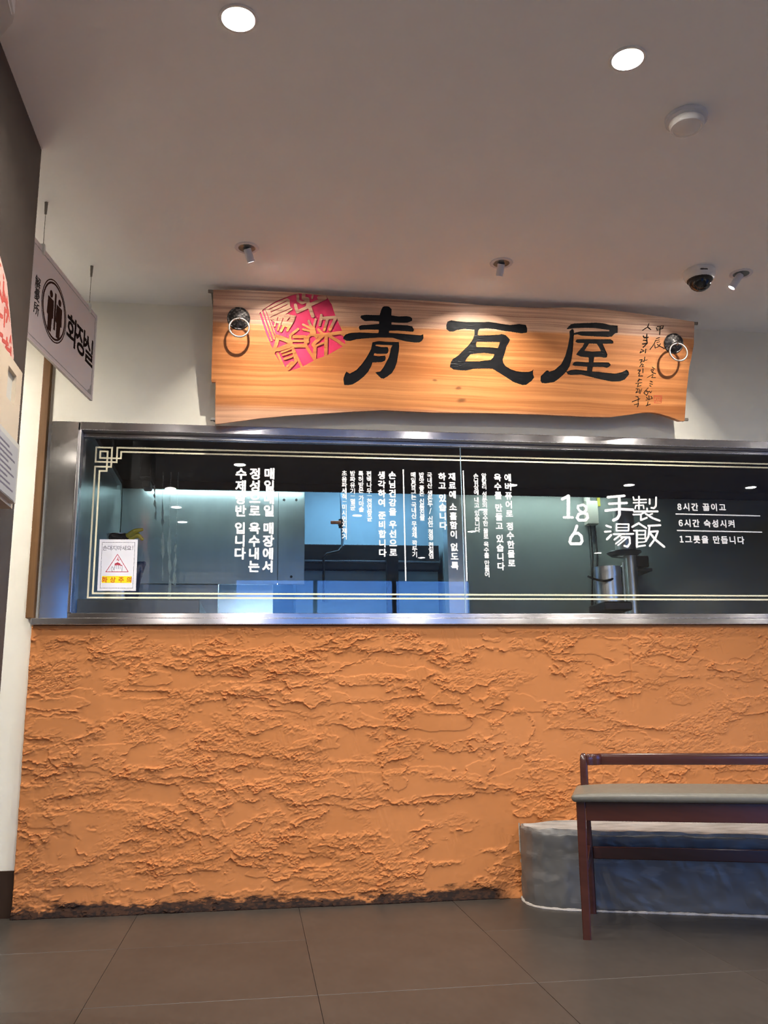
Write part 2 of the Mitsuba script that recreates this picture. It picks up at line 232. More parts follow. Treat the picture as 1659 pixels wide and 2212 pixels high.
    "그": [[7, 65, 7, 71, 73, 70, 73, 65], [14, 22, 57, 22, 57, 41, 54, 58, 61, 59, 64, 39, 64, 16, 14, 16]],
    "기": [[60, 81, 67, 81, 67, 9, 60, 9], [8, 62, 12, 68, 18, 64, 24, 60, 29, 56, 34, 51, 40, 42, 43, 33, 45, 23, 45, 16, 11, 16, 11, 22, 38, 22, 38, 24, 37, 31, 35, 36, 33, 41, 30, 46, 21, 54, 15, 58]],
    "깍": [[57, 9, 57, 52, 63, 52, 63, 34, 74, 34, 74, 28, 63, 28, 63, 9], [16, 55, 16, 60, 56, 60, 57, 61, 57, 81, 63, 81, 63, 55], [28, 46, 29, 48, 33, 51, 38, 46, 42, 41, 45, 35, 47, 29, 48, 22, 49, 14, 32, 14, 32, 19, 42, 19, 42, 21, 41, 28, 38, 36, 33, 42], [8, 43, 12, 47, 16, 44, 22, 37, 26, 31, 27, 27, 28, 19, 29, 14, 9, 14, 9, 19, 22, 19, 22, 20, 21, 27, 18, 32, 14, 38]],
    "끓": [[7, 37, 7, 42, 73, 42, 73, 37, 63, 36, 65, 23, 65, 11, 42, 12, 42, 17, 58, 17, 58, 28, 56, 36, 56, 37, 34, 36, 37, 23, 37, 11, 13, 11, 13, 17, 30, 17, 30, 24, 29, 32, 27, 37], [39, 53, 39, 58, 70, 58, 70, 53, 58, 53, 57, 46, 51, 46, 51, 53], [42, 69, 42, 74, 44, 77, 46, 79, 48, 80, 53, 81, 59, 81, 62, 79, 66, 76, 67, 73, 66, 68, 64, 64, 60, 62, 57, 61, 52, 61, 47, 63, 43, 66], [48, 70, 49, 68, 51, 66, 53, 66, 56, 66, 58, 66, 60, 68, 61, 70, 61, 72, 60, 74, 58, 76, 56, 76, 53, 76, 49, 74, 48, 72], [14, 49, 14, 54, 30, 55, 30, 62, 14, 62, 14, 80, 32, 80, 41, 79, 40, 74, 28, 75, 20, 75, 20, 67, 37, 67, 37, 49]],
    "나": [[56, 9, 56, 81, 63, 81, 63, 43, 74, 43, 74, 38, 63, 37, 63, 9], [10, 63, 29, 62, 41, 61, 50, 60, 49, 54, 34, 56, 17, 57, 17, 16, 10, 16]],
    "내": [[46, 77, 52, 77, 52, 44, 62, 44, 62, 81, 68, 81, 68, 9, 62, 9, 62, 38, 52, 38, 52, 10, 46, 10], [11, 62, 28, 62, 41, 60, 40, 54, 29, 56, 17, 56, 17, 17, 11, 17]],
    "는": [[7, 51, 73, 51, 73, 46, 7, 46], [16, 58, 16, 79, 66, 79, 66, 74, 22, 74, 22, 58], [16, 11, 16, 36, 65, 36, 65, 30, 23, 30, 23, 11]],
    "니": [[60, 9, 60, 81, 66, 81, 66, 9], [12, 62, 24, 62, 34, 62, 44, 61, 53, 59, 52, 53, 34, 56, 18, 56, 18, 16, 12, 16]],
    "님": [[20, 53, 20, 80, 66, 80, 66, 53], [26, 59, 60, 58, 60, 75, 26, 75], [60, 50, 66, 50, 66, 9, 60, 9], [12, 44, 24, 44, 39, 43, 53, 41, 53, 40, 52, 35, 35, 38, 19, 39, 18, 13, 12, 13]],
    "다": [[56, 81, 63, 81, 63, 43, 75, 43, 75, 37, 63, 37, 63, 9, 56, 9], [10, 63, 35, 63, 50, 61, 49, 55, 34, 57, 25, 57, 17, 57, 17, 21, 44, 21, 44, 16, 10, 16]],
    "담": [[57, 9, 57, 50, 63, 50, 63, 32, 74, 32, 74, 26, 63, 26, 63, 9], [18, 53, 18, 80, 63, 80, 63, 53], [24, 59, 57, 59, 57, 75, 25, 75], [11, 45, 33, 45, 43, 44, 50, 43, 49, 38, 35, 40, 17, 40, 17, 19, 42, 19, 42, 13, 11, 13]],
    "대": [[46, 77, 52, 77, 52, 43, 62, 43, 62, 81, 69, 81, 69, 9, 62, 9, 62, 38, 52, 37, 52, 10, 46, 10], [10, 63, 27, 63, 35, 62, 41, 61, 41, 56, 30, 57, 22, 58, 16, 57, 16, 23, 37, 23, 37, 17, 10, 17]],
    "도": [[7, 66, 7, 72, 73, 72, 73, 66, 43, 66, 43, 48, 65, 48, 65, 42, 22, 42, 22, 20, 64, 20, 64, 14, 16, 14, 16, 48, 36, 48, 37, 66]],
    "돈": [[7, 47, 7, 52, 73, 52, 73, 47, 43, 47, 43, 37, 65, 37, 65, 32, 22, 32, 22, 32, 22, 18, 22, 18, 64, 18, 64, 12, 15, 12, 15, 37, 36, 37, 37, 47], [16, 59, 16, 80, 66, 80, 66, 74, 22, 74, 22, 59]],
    "동": [[7, 44, 7, 50, 73, 50, 73, 44, 43, 44, 43, 36, 65, 36, 65, 31, 22, 30, 22, 17, 64, 17, 64, 12, 15, 12, 15, 36, 36, 36, 37, 44], [15, 69, 16, 72, 18, 75, 20, 77, 24, 79, 32, 81, 43, 81, 53, 80, 60, 77, 63, 73, 64, 70, 65, 67, 64, 64, 62, 61, 57, 58, 53, 56, 48, 55, 36, 55, 27, 56, 20, 59, 16, 63, 15, 66], [22, 67, 23, 65, 24, 64, 29, 61, 34, 60, 43, 60, 49, 61, 55, 63, 57, 65, 58, 68, 58, 70, 57, 72, 54, 73, 52, 74, 46, 76, 37, 76, 30, 75, 25, 73, 23, 71, 22, 69]],
    "두": [[7, 50, 7, 56, 36, 56, 36, 81, 43, 81, 43, 56, 73, 56, 73, 50], [16, 41, 64, 41, 64, 36, 23, 35, 23, 19, 23, 18, 64, 18, 64, 13, 16, 13]],
    "들": [[7, 44, 73, 44, 73, 39, 7, 39], [15, 80, 66, 80, 66, 75, 22, 75, 22, 68, 64, 68, 64, 51, 15, 51, 15, 56, 57, 56, 58, 62, 15, 63], [16, 33, 65, 33, 65, 28, 22, 27, 23, 16, 64, 16, 64, 11, 16, 11]],
    "듭": [[7, 47, 73, 47, 73, 41, 7, 41], [15, 34, 65, 34, 65, 29, 22, 28, 22, 16, 64, 16, 64, 11, 15, 11], [16, 80, 64, 80, 64, 52, 58, 52, 57, 60, 22, 60, 22, 52, 16, 52], [22, 66, 23, 66, 57, 66, 58, 74, 22, 75]],
    "로": [[7, 67, 7, 72, 73, 72, 73, 67, 43, 66, 43, 53, 66, 53, 66, 48, 22, 47, 22, 36, 65, 36, 65, 14, 15, 14, 15, 19, 58, 19, 58, 30, 15, 31, 15, 53, 36, 53, 37, 66]],
    "록": [[7, 49, 7, 54, 73, 54, 73, 49, 43, 48, 43, 41, 66, 41, 66, 36, 22, 35, 22, 28, 64, 28, 64, 10, 15, 10, 15, 16, 57, 16, 58, 16, 58, 23, 16, 23, 16, 41, 36, 41, 37, 48], [14, 65, 58, 65, 58, 80, 65, 80, 65, 59, 15, 59]],
    "료": [[7, 67, 7, 72, 73, 72, 73, 67, 55, 66, 55, 53, 66, 53, 66, 48, 22, 47, 22, 36, 65, 36, 65, 14, 15, 14, 15, 19, 58, 19, 58, 30, 15, 31, 15, 53, 26, 53, 26, 66], [32, 67, 32, 53, 49, 53, 48, 67]],
    "를": [[7, 42, 7, 47, 73, 47, 73, 42], [15, 53, 15, 58, 58, 58, 58, 64, 15, 64, 15, 80, 67, 80, 67, 75, 22, 75, 22, 69, 65, 69, 65, 53], [15, 15, 58, 16, 58, 21, 57, 21, 16, 21, 16, 37, 66, 37, 66, 32, 22, 32, 22, 26, 64, 26, 64, 11, 16, 11]],
    "릇": [[7, 52, 73, 52, 73, 47, 7, 47], [12, 76, 15, 81, 22, 79, 28, 77, 33, 74, 37, 71, 40, 67, 42, 70, 46, 74, 51, 77, 56, 79, 65, 81, 68, 76, 68, 76, 63, 75, 57, 73, 49, 69, 46, 66, 45, 64, 43, 60, 43, 57, 37, 57, 36, 61, 35, 64, 32, 68, 28, 71, 20, 74], [15, 11, 15, 16, 58, 16, 58, 23, 57, 23, 16, 23, 16, 41, 66, 41, 66, 35, 22, 35, 22, 28, 64, 28, 64, 11]],
    "리": [[60, 9, 60, 81, 66, 81, 66, 9], [11, 15, 11, 21, 38, 21, 38, 36, 11, 36, 11, 64, 35, 63, 54, 61, 53, 56, 33, 58, 18, 58, 18, 41, 45, 41, 45, 15]],
    "마": [[56, 81, 63, 81, 63, 43, 75, 43, 75, 38, 63, 37, 63, 9, 56, 9], [10, 63, 43, 63, 43, 16, 10, 16], [17, 21, 36, 21, 37, 21, 37, 57, 17, 57]],
    "만": [[57, 62, 63, 62, 63, 36, 74, 36, 74, 31, 63, 30, 63, 9, 57, 9], [18, 80, 67, 80, 67, 74, 25, 74, 25, 74, 25, 57, 18, 57], [10, 49, 43, 49, 43, 15, 10, 15], [17, 21, 37, 21, 37, 43, 17, 43]],
    "맛": [[57, 9, 57, 57, 63, 57, 63, 34, 74, 34, 74, 28, 63, 28, 63, 9], [14, 75, 17, 81, 23, 79, 27, 78, 33, 74, 38, 70, 42, 66, 45, 70, 48, 73, 53, 76, 58, 79, 66, 81, 69, 76, 69, 75, 64, 75, 59, 73, 55, 70, 51, 68, 47, 64, 46, 61, 45, 57, 45, 53, 38, 53, 38, 58, 37, 62, 34, 65, 30, 69, 23, 73], [10, 14, 10, 46, 43, 46, 43, 14], [17, 20, 36, 19, 36, 41, 17, 41]],
    "매": [[46, 77, 53, 77, 53, 43, 62, 43, 62, 81, 69, 81, 69, 9, 62, 9, 62, 37, 53, 37, 53, 10, 46, 10], [10, 62, 37, 62, 37, 17, 10, 17], [16, 22, 31, 22, 31, 23, 31, 56, 31, 56, 16, 56]],
    "먼": [[21, 57, 21, 80, 69, 80, 69, 74, 27, 74, 27, 57], [11, 49, 44, 49, 44, 34, 60, 34, 60, 62, 67, 62, 67, 9, 60, 9, 60, 29, 44, 29, 43, 15, 11, 15], [17, 20, 37, 20, 37, 43, 17, 43]],
    "멸": [[20, 49, 20, 55, 60, 55, 60, 62, 20, 62, 20, 80, 69, 80, 69, 75, 27, 75, 27, 67, 67, 67, 67, 49], [11, 42, 44, 42, 44, 36, 60, 36, 60, 46, 67, 46, 67, 9, 60, 9, 60, 18, 44, 18, 44, 12, 11, 12], [44, 24, 60, 23, 60, 31, 44, 31], [17, 18, 37, 18, 37, 37, 17, 37]],
    "무": [[7, 51, 7, 56, 36, 56, 36, 81, 43, 81, 43, 56, 73, 56, 73, 51], [16, 41, 64, 41, 64, 13, 16, 13], [22, 18, 58, 18, 58, 35, 22, 36]],
    "물": [[7, 39, 7, 44, 36, 45, 36, 52, 15, 52, 15, 57, 58, 57, 57, 63, 15, 63, 15, 80, 66, 80, 66, 75, 22, 75, 22, 68, 64, 68, 64, 52, 43, 52, 43, 45, 73, 44, 73, 39], [16, 33, 64, 33, 64, 11, 16, 11], [22, 28, 22, 16, 57, 16, 58, 17, 57, 28]],
    "미": [[60, 81, 66, 81, 66, 9, 60, 9], [11, 63, 45, 63, 45, 16, 11, 16], [18, 21, 38, 21, 38, 58, 18, 57]],
    "반": [[57, 9, 57, 62, 63, 62, 63, 36, 74, 36, 74, 30, 63, 30, 63, 9], [18, 80, 67, 80, 67, 74, 25, 74, 25, 74, 25, 57, 18, 57], [10, 50, 44, 50, 44, 14, 37, 14, 37, 26, 17, 26, 17, 14, 10, 14], [17, 32, 37, 31, 37, 44, 17, 44]],
    "받": [[57, 51, 63, 51, 63, 32, 74, 32, 74, 26, 63, 26, 63, 9, 57, 9], [18, 80, 65, 80, 65, 75, 25, 74, 25, 60, 64, 60, 64, 55, 18, 55], [10, 46, 44, 46, 44, 13, 37, 13, 37, 23, 37, 24, 17, 24, 17, 13, 10, 13], [17, 41, 17, 29, 37, 29, 37, 41]],
    "밥": [[57, 48, 63, 48, 63, 31, 74, 31, 74, 25, 63, 25, 63, 9, 57, 9], [18, 52, 18, 80, 63, 80, 63, 52, 57, 52, 56, 60, 25, 60, 24, 52], [24, 66, 56, 66, 57, 66, 57, 74, 56, 75, 25, 75], [10, 45, 44, 45, 44, 12, 37, 12, 37, 23, 17, 23, 17, 12, 10, 12], [17, 28, 37, 28, 37, 28, 37, 40, 17, 40]],
    "방": [[57, 52, 63, 52, 63, 33, 74, 32, 74, 27, 63, 27, 63, 9, 57, 9], [16, 67, 17, 72, 19, 74, 21, 77, 28, 80, 36, 81, 48, 81, 56, 78, 60, 76, 62, 74, 63, 71, 64, 69, 64, 66, 63, 63, 62, 61, 60, 59, 54, 56, 45, 54, 34, 54, 25, 57, 21, 59, 19, 61, 17, 63], [23, 67, 24, 64, 26, 63, 29, 61, 35, 60, 43, 59, 51, 61, 54, 62, 57, 65, 58, 68, 57, 70, 56, 72, 53, 74, 46, 76, 37, 76, 32, 75, 27, 73, 24, 70], [10, 47, 44, 47, 44, 13, 37, 13, 37, 24, 17, 24, 17, 13, 10, 13], [17, 41, 17, 29, 37, 30, 37, 41]],
    "백": [[20, 62, 61, 62, 62, 81, 68, 81, 68, 57, 20, 57], [46, 52, 53, 52, 53, 33, 62, 33, 62, 52, 68, 52, 68, 9, 62, 9, 62, 27, 53, 27, 53, 10, 46, 10], [10, 13, 10, 47, 38, 47, 38, 13, 32, 13, 32, 25, 17, 25, 17, 13], [17, 30, 32, 30, 32, 41, 17, 42]],
    "버": [[10, 63, 43, 63, 43, 41, 60, 41, 60, 81, 67, 81, 67, 9, 60, 9, 60, 36, 43, 35, 43, 14, 37, 14, 37, 33, 17, 33, 17, 14, 10, 14], [17, 39, 37, 38, 37, 57, 17, 57]],
    "분": [[7, 47, 7, 52, 37, 52, 37, 66, 44, 66, 44, 52, 73, 52, 73, 47], [15, 80, 65, 80, 65, 74, 22, 74, 22, 60, 15, 60], [16, 40, 64, 40, 64, 11, 57, 11, 57, 20, 23, 20, 22, 11, 16, 11], [23, 35, 23, 25, 57, 25, 57, 35]],
    "비": [[60, 9, 60, 81, 66, 81, 66, 9], [11, 64, 45, 64, 45, 15, 39, 15, 38, 34, 18, 34, 18, 15, 11, 15], [18, 58, 18, 39, 39, 39, 39, 58]],
    "산": [[57, 62, 63, 62, 63, 37, 74, 36, 74, 31, 63, 31, 63, 9, 57, 9], [18, 80, 67, 80, 67, 74, 25, 74, 25, 57, 18, 57], [7, 47, 10, 52, 15, 50, 19, 47, 22, 44, 26, 40, 28, 35, 32, 40, 34, 43, 41, 48, 46, 50, 49, 45, 44, 43, 40, 40, 37, 37, 35, 33, 33, 29, 32, 25, 32, 13, 25, 13, 25, 25, 24, 30, 22, 34, 19, 38, 15, 42, 11, 45]],
    "상": [[57, 9, 57, 53, 63, 53, 63, 33, 74, 33, 74, 27, 63, 27, 63, 9], [16, 67, 17, 71, 18, 73, 21, 77, 28, 80, 37, 81, 48, 81, 56, 78, 59, 77, 62, 75, 63, 72, 64, 69, 64, 66, 63, 64, 62, 61, 59, 59, 53, 56, 45, 55, 32, 55, 24, 57, 21, 59, 18, 62, 17, 64], [23, 67, 24, 65, 25, 64, 29, 61, 35, 60, 43, 60, 48, 60, 53, 62, 57, 65, 57, 68, 57, 71, 55, 73, 52, 74, 47, 75, 39, 76, 32, 75, 26, 73, 24, 70], [7, 45, 10, 50, 15, 48, 19, 45, 23, 42, 25, 38, 28, 32, 34, 40, 37, 43, 41, 46, 45, 48, 49, 43, 45, 41, 40, 38, 37, 35, 34, 31, 33, 27, 32, 24, 31, 12, 25, 12, 24, 25, 23, 29, 21, 33, 16, 40, 11, 43]],
    "생": [[20, 69, 21, 72, 23, 75, 25, 77, 28, 78, 37, 81, 48, 81, 56, 80, 61, 78, 64, 77, 67, 73, 68, 70, 69, 67, 68, 64, 67, 62, 64, 59, 61, 58, 52, 55, 41, 55, 32, 56, 28, 58, 25, 59, 22, 63, 20, 66], [27, 67, 27, 66, 29, 63, 34, 61, 40, 60, 49, 60, 55, 61, 58, 63, 61, 65, 62, 68, 61, 71, 58, 73, 56, 74, 49, 76, 40, 76, 34, 75, 31, 73, 27, 70], [46, 51, 53, 51, 53, 34, 62, 33, 62, 53, 68, 53, 68, 9, 62, 9, 62, 28, 53, 28, 53, 10, 46, 10], [7, 44, 11, 50, 13, 49, 16, 47, 20, 43, 23, 39, 26, 34, 29, 40, 33, 44, 39, 48, 40, 48, 41, 47, 43, 42, 38, 39, 34, 36, 31, 32, 30, 29, 29, 25, 29, 13, 22, 13, 22, 25, 20, 31, 17, 37, 14, 41, 10, 43]],
    "서": [[43, 39, 60, 39, 60, 81, 67, 81, 67, 9, 60, 9, 60, 33, 43, 33], [7, 60, 11, 66, 16, 63, 21, 58, 24, 54, 27, 48, 29, 42, 33, 50, 36, 54, 38, 58, 43, 62, 47, 64, 51, 60, 51, 59, 46, 56, 41, 51, 37, 46, 35, 41, 33, 35, 33, 30, 33, 15, 26, 15, 26, 31, 25, 36, 23, 42, 20, 49, 16, 54, 11, 58]],
    "선": [[20, 80, 68, 80, 68, 74, 27, 74, 27, 74, 27, 57, 20, 57], [44, 26, 44, 31, 60, 31, 60, 63, 67, 63, 67, 9, 60, 9, 60, 26], [7, 47, 11, 52, 15, 51, 19, 48, 23, 44, 27, 39, 29, 34, 32, 40, 36, 45, 42, 49, 46, 51, 46, 51, 49, 46, 45, 44, 41, 41, 38, 37, 35, 34, 33, 30, 32, 25, 32, 13, 25, 13, 25, 25, 24, 30, 22, 35, 20, 38, 16, 42, 12, 45]],
    "성": [[19, 66, 19, 69, 20, 72, 22, 75, 23, 76, 29, 79, 33, 80, 39, 81, 51, 81, 59, 78, 63, 76, 65, 74, 66, 71, 67, 68, 67, 66, 66, 63, 65, 60, 62, 58, 59, 56, 55, 55, 46, 54, 35, 54, 27, 56, 24, 58, 21, 61, 19, 63], [25, 66, 26, 64, 30, 61, 37, 59, 44, 59, 51, 60, 57, 62, 60, 64, 60, 66, 60, 68, 59, 71, 56, 74, 49, 75, 42, 76, 34, 75, 29, 73, 26, 70, 25, 68], [44, 29, 60, 29, 60, 51, 67, 51, 67, 9, 60, 9, 60, 24, 44, 24], [7, 45, 11, 50, 16, 48, 19, 45, 24, 41, 27, 37, 29, 32, 33, 39, 37, 43, 41, 46, 46, 48, 50, 43, 45, 41, 41, 38, 38, 35, 35, 31, 33, 27, 32, 23, 32, 13, 25, 13, 25, 24, 23, 32, 21, 35, 17, 39, 12, 42]],
    "세": [[62, 81, 69, 81, 69, 9, 62, 9], [36, 40, 48, 40, 48, 77, 54, 77, 54, 10, 48, 10, 48, 34, 36, 35], [6, 60, 10, 65, 14, 63, 20, 56, 22, 52, 25, 44, 30, 54, 33, 58, 37, 62, 40, 64, 43, 59, 39, 56, 35, 51, 33, 48, 31, 42, 29, 36, 29, 31, 29, 15, 22, 15, 22, 32, 21, 39, 20, 44, 17, 49, 15, 53, 11, 57]],
    "소": [[7, 66, 7, 72, 73, 72, 73, 66, 43, 66, 43, 49, 36, 49, 36, 66], [10, 44, 13, 49, 17, 48, 22, 46, 28, 43, 32, 40, 36, 35, 40, 30, 43, 35, 47, 40, 51, 43, 57, 46, 61, 48, 67, 49, 70, 44, 70, 44, 65, 43, 59, 40, 53, 37, 48, 32, 45, 27, 44, 24, 43, 21, 43, 13, 36, 13, 36, 20, 35, 25, 33, 30, 28, 35, 23, 39, 18, 41, 14, 43]],
    "손": [[7, 47, 7, 53, 73, 53, 73, 47, 43, 47, 43, 35, 37, 35, 36, 47], [11, 35, 14, 40, 22, 38, 28, 35, 33, 32, 36, 28, 40, 24, 44, 29, 47, 32, 53, 35, 58, 38, 66, 40, 68, 35, 59, 32, 53, 29, 50, 26, 46, 23, 44, 19, 43, 15, 43, 10, 36, 11, 36, 16, 35, 19, 32, 24, 29, 27, 25, 30, 20, 32], [16, 80, 65, 80, 65, 74, 22, 74, 22, 59, 16, 59]],
    "솥": [[7, 46, 73, 46, 73, 41, 43, 41, 43, 32, 37, 32, 36, 41, 7, 41], [11, 30, 13, 35, 22, 33, 27, 32, 34, 28, 37, 25, 40, 21, 42, 23, 46, 27, 50, 30, 55, 32, 62, 35, 66, 35, 69, 31, 69, 30, 64, 29, 57, 27, 52, 25, 48, 22, 46, 20, 44, 16, 43, 13, 43, 9, 36, 9, 36, 14, 35, 18, 33, 20, 28, 24, 21, 28, 15, 29], [15, 80, 66, 80, 66, 75, 22, 75, 22, 69, 63, 69, 63, 64, 22, 64, 22, 58, 65, 58, 65, 53, 15, 53]],
    "수": [[7, 49, 7, 55, 36, 55, 37, 81, 43, 81, 43, 55, 73, 55, 73, 49], [11, 36, 13, 42, 22, 39, 27, 37, 33, 33, 37, 29, 40, 25, 43, 29, 47, 33, 52, 37, 58, 39, 64, 41, 67, 41, 69, 37, 69, 36, 65, 35, 59, 33, 54, 31, 49, 27, 47, 24, 44, 20, 43, 17, 43, 11, 36, 11, 36, 17, 36, 20, 33, 25, 28, 29, 21, 33, 15, 35]],
    "숙": [[7, 43, 7, 48, 37, 49, 36, 57, 15, 57, 14, 63, 58, 63, 58, 81, 64, 81, 64, 57, 43, 57, 43, 49, 73, 48, 73, 43], [11, 32, 13, 37, 18, 36, 23, 35, 29, 32, 34, 29, 38, 25, 40, 22, 42, 25, 47, 30, 52, 32, 57, 35, 66, 37, 69, 32, 63, 31, 58, 29, 53, 27, 48, 23, 46, 20, 44, 16, 43, 13, 43, 10, 36, 10, 36, 15, 36, 17, 33, 21, 29, 25, 20, 30]],
    "습": [[7, 42, 7, 47, 73, 47, 73, 42], [11, 31, 13, 37, 22, 34, 29, 31, 33, 29, 38, 24, 40, 22, 42, 25, 47, 29, 50, 31, 57, 34, 66, 37, 69, 31, 63, 30, 58, 28, 50, 24, 46, 20, 44, 16, 43, 13, 43, 9, 36, 9, 36, 14, 36, 16, 33, 21, 29, 24, 20, 29], [15, 80, 64, 80, 64, 52, 57, 52, 57, 60, 22, 60, 22, 52, 16, 52], [22, 66, 57, 66, 57, 75, 22, 75]],
    "시": [[60, 81, 66, 81, 66, 9, 60, 9], [7, 60, 11, 66, 16, 63, 21, 58, 23, 55, 27, 50, 30, 43, 33, 50, 36, 54, 39, 57, 43, 62, 46, 64, 48, 64, 52, 60, 52, 59, 46, 56, 42, 52, 38, 46, 36, 42, 34, 36, 33, 31, 33, 15, 26, 15, 26, 31, 25, 36, 23, 43, 20, 48, 17, 53, 12, 57]],
    "신": [[20, 80, 69, 80, 69, 74, 27, 74, 27, 57, 20, 57], [60, 62, 66, 62, 66, 9, 60, 9], [8, 46, 11, 51, 15, 50, 19, 47, 24, 42, 27, 37, 29, 33, 32, 38, 35, 41, 39, 46, 44, 49, 47, 50, 51, 45, 47, 43, 42, 40, 39, 37, 36, 32, 34, 29, 33, 24, 33, 13, 26, 13, 26, 24, 25, 27, 23, 33, 20, 38, 16, 42, 12, 44]],
    "실": [[20, 50, 20, 55, 60, 55, 60, 55, 60, 62, 20, 62, 20, 80, 69, 80, 69, 75, 26, 75, 27, 67, 66, 67, 66, 50], [60, 46, 66, 46, 66, 9, 60, 9], [8, 40, 11, 45, 16, 43, 20, 40, 23, 37, 26, 34, 29, 28, 32, 33, 35, 37, 43, 42, 48, 44, 51, 39, 47, 37, 43, 35, 37, 28, 34, 24, 33, 21, 33, 11, 26, 11, 26, 21, 24, 26, 22, 29, 17, 35, 12, 38]],
    "쌀": [[58, 46, 65, 46, 65, 30, 74, 30, 74, 24, 65, 24, 65, 9, 58, 9], [17, 49, 17, 55, 58, 55, 58, 55, 58, 62, 18, 62, 18, 80, 68, 80, 68, 75, 24, 75, 24, 67, 65, 67, 65, 49], [7, 39, 10, 43, 11, 43, 13, 41, 17, 37, 21, 30, 25, 38, 28, 42, 31, 44, 34, 42, 37, 38, 39, 34, 41, 30, 45, 38, 48, 40, 51, 43, 52, 43, 55, 38, 53, 37, 50, 34, 46, 27, 44, 20, 44, 12, 38, 12, 38, 19, 36, 26, 34, 31, 31, 36, 28, 33, 26, 27, 24, 20, 24, 12, 18, 12, 18, 20, 16, 28, 12, 34]],
    "안": [[57, 9, 57, 62, 63, 62, 63, 36, 74, 36, 74, 31, 63, 30, 63, 9], [18, 57, 18, 80, 67, 80, 67, 74, 25, 74, 25, 74, 25, 57], [8, 31, 9, 36, 10, 39, 12, 43, 18, 47, 21, 49, 25, 49, 32, 49, 35, 48, 39, 46, 42, 43, 44, 41, 46, 37, 46, 34, 46, 29, 45, 26, 43, 20, 40, 18, 36, 15, 33, 14, 29, 14, 24, 14, 21, 15, 17, 16, 14, 18, 11, 21, 10, 24, 9, 28], [15, 30, 16, 26, 20, 22, 24, 20, 29, 19, 31, 20, 34, 21, 37, 24, 39, 28, 40, 33, 38, 38, 36, 41, 31, 43, 26, 44, 24, 43, 21, 42, 18, 39, 15, 35]],
    "알": [[57, 45, 63, 45, 63, 30, 74, 30, 74, 24, 63, 24, 63, 9, 57, 9], [17, 49, 17, 54, 57, 54, 57, 62, 18, 62, 18, 80, 66, 80, 66, 75, 24, 75, 24, 67, 63, 67, 63, 49], [8, 27, 9, 31, 10, 33, 12, 37, 14, 39, 19, 42, 25, 43, 29, 43, 33, 43, 36, 42, 40, 40, 44, 36, 45, 33, 46, 29, 45, 23, 43, 18, 40, 15, 36, 13, 29, 11, 25, 11, 21, 12, 17, 13, 15, 15, 11, 19, 9, 22], [15, 26, 16, 22, 19, 19, 24, 17, 28, 17, 33, 18, 36, 19, 37, 21, 39, 24, 39, 29, 38, 33, 34, 36, 30, 38, 25, 38, 22, 37, 18, 34, 15, 30]],
    "어": [[8, 39, 9, 44, 10, 50, 12, 56, 14, 59, 17, 62, 21, 64, 25, 65, 28, 65, 32, 64, 35, 62, 38, 59, 41, 56, 43, 51, 45, 42, 60, 42, 60, 81, 67, 81, 67, 9, 60, 9, 60, 36, 45, 36, 43, 27, 39, 20, 36, 18, 33, 15, 28, 14, 25, 14, 22, 15, 19, 16, 17, 18, 13, 22, 11, 24, 10, 29], [15, 37, 15, 32, 17, 28, 19, 24, 22, 22, 25, 20, 28, 20, 31, 22, 34, 24, 36, 28, 38, 32, 38, 36, 38, 42, 37, 48, 36, 51, 34, 54, 32, 57, 29, 59, 25, 59, 22, 57, 19, 55, 17, 52, 16, 47, 15, 42]],
    "없": [[41, 76, 45, 81, 46, 80, 49, 78, 53, 75, 56, 72, 58, 68, 62, 74, 66, 78, 71, 81, 74, 76, 71, 74, 68, 72, 64, 67, 62, 64, 61, 60, 61, 51, 55, 51, 54, 60, 52, 67, 48, 72, 44, 74], [8, 26, 9, 32, 11, 37, 14, 41, 19, 44, 25, 45, 29, 45, 33, 44, 38, 42, 42, 39, 44, 35, 46, 31, 60, 31, 60, 47, 67, 47, 67, 9, 60, 9, 60, 26, 45, 26, 44, 21, 42, 18, 39, 16, 33, 13, 29, 12, 25, 12, 18, 13, 13, 16, 11, 20, 9, 22], [15, 27, 16, 23, 19, 20, 24, 18, 29, 17, 34, 19, 37, 22, 39, 26, 39, 30, 38, 34, 34, 38, 30, 39, 25, 40, 20, 38, 17, 36, 15, 32], [15, 80, 40, 80, 40, 51, 34, 51, 34, 60, 34, 60, 22, 60, 22, 60, 22, 51, 15, 51], [22, 75, 22, 65, 34, 65, 34, 75]],
    "에": [[62, 81, 69, 81, 69, 9, 62, 9], [8, 39, 9, 48, 10, 52, 12, 57, 13, 60, 16, 63, 19, 64, 22, 65, 25, 65, 28, 64, 31, 63, 34, 59, 36, 56, 38, 52, 39, 42, 48, 42, 48, 77, 54, 77, 54, 10, 48, 10, 48, 37, 39, 37, 37, 27, 35, 22, 34, 20, 29, 16, 26, 15, 22, 15, 19, 15, 17, 17, 13, 20, 12, 22, 9, 29], [14, 38, 15, 29, 18, 24, 20, 22, 23, 21, 25, 21, 28, 22, 30, 25, 32, 29, 33, 35, 33, 43, 32, 48, 31, 52, 29, 56, 27, 58, 24, 59, 21, 59, 19, 58, 17, 54, 15, 48]],
    "여": [[8, 39, 9, 47, 11, 55, 13, 58, 17, 61, 22, 64, 25, 65, 28, 65, 31, 64, 34, 63, 39, 59, 42, 53, 60, 53, 60, 81, 67, 81, 67, 9, 60, 9, 60, 25, 42, 25, 39, 20, 36, 18, 32, 15, 30, 14, 23, 14, 19, 16, 14, 20, 11, 24, 9, 30], [44, 30, 60, 30, 60, 48, 44, 48, 44, 44, 44, 36], [15, 37, 15, 32, 17, 28, 19, 24, 21, 22, 25, 20, 28, 20, 31, 22, 34, 24, 36, 28, 38, 32, 38, 37, 38, 42, 36, 51, 35, 54, 32, 57, 29, 59, 25, 59, 22, 57, 19, 55, 17, 51, 15, 47]],
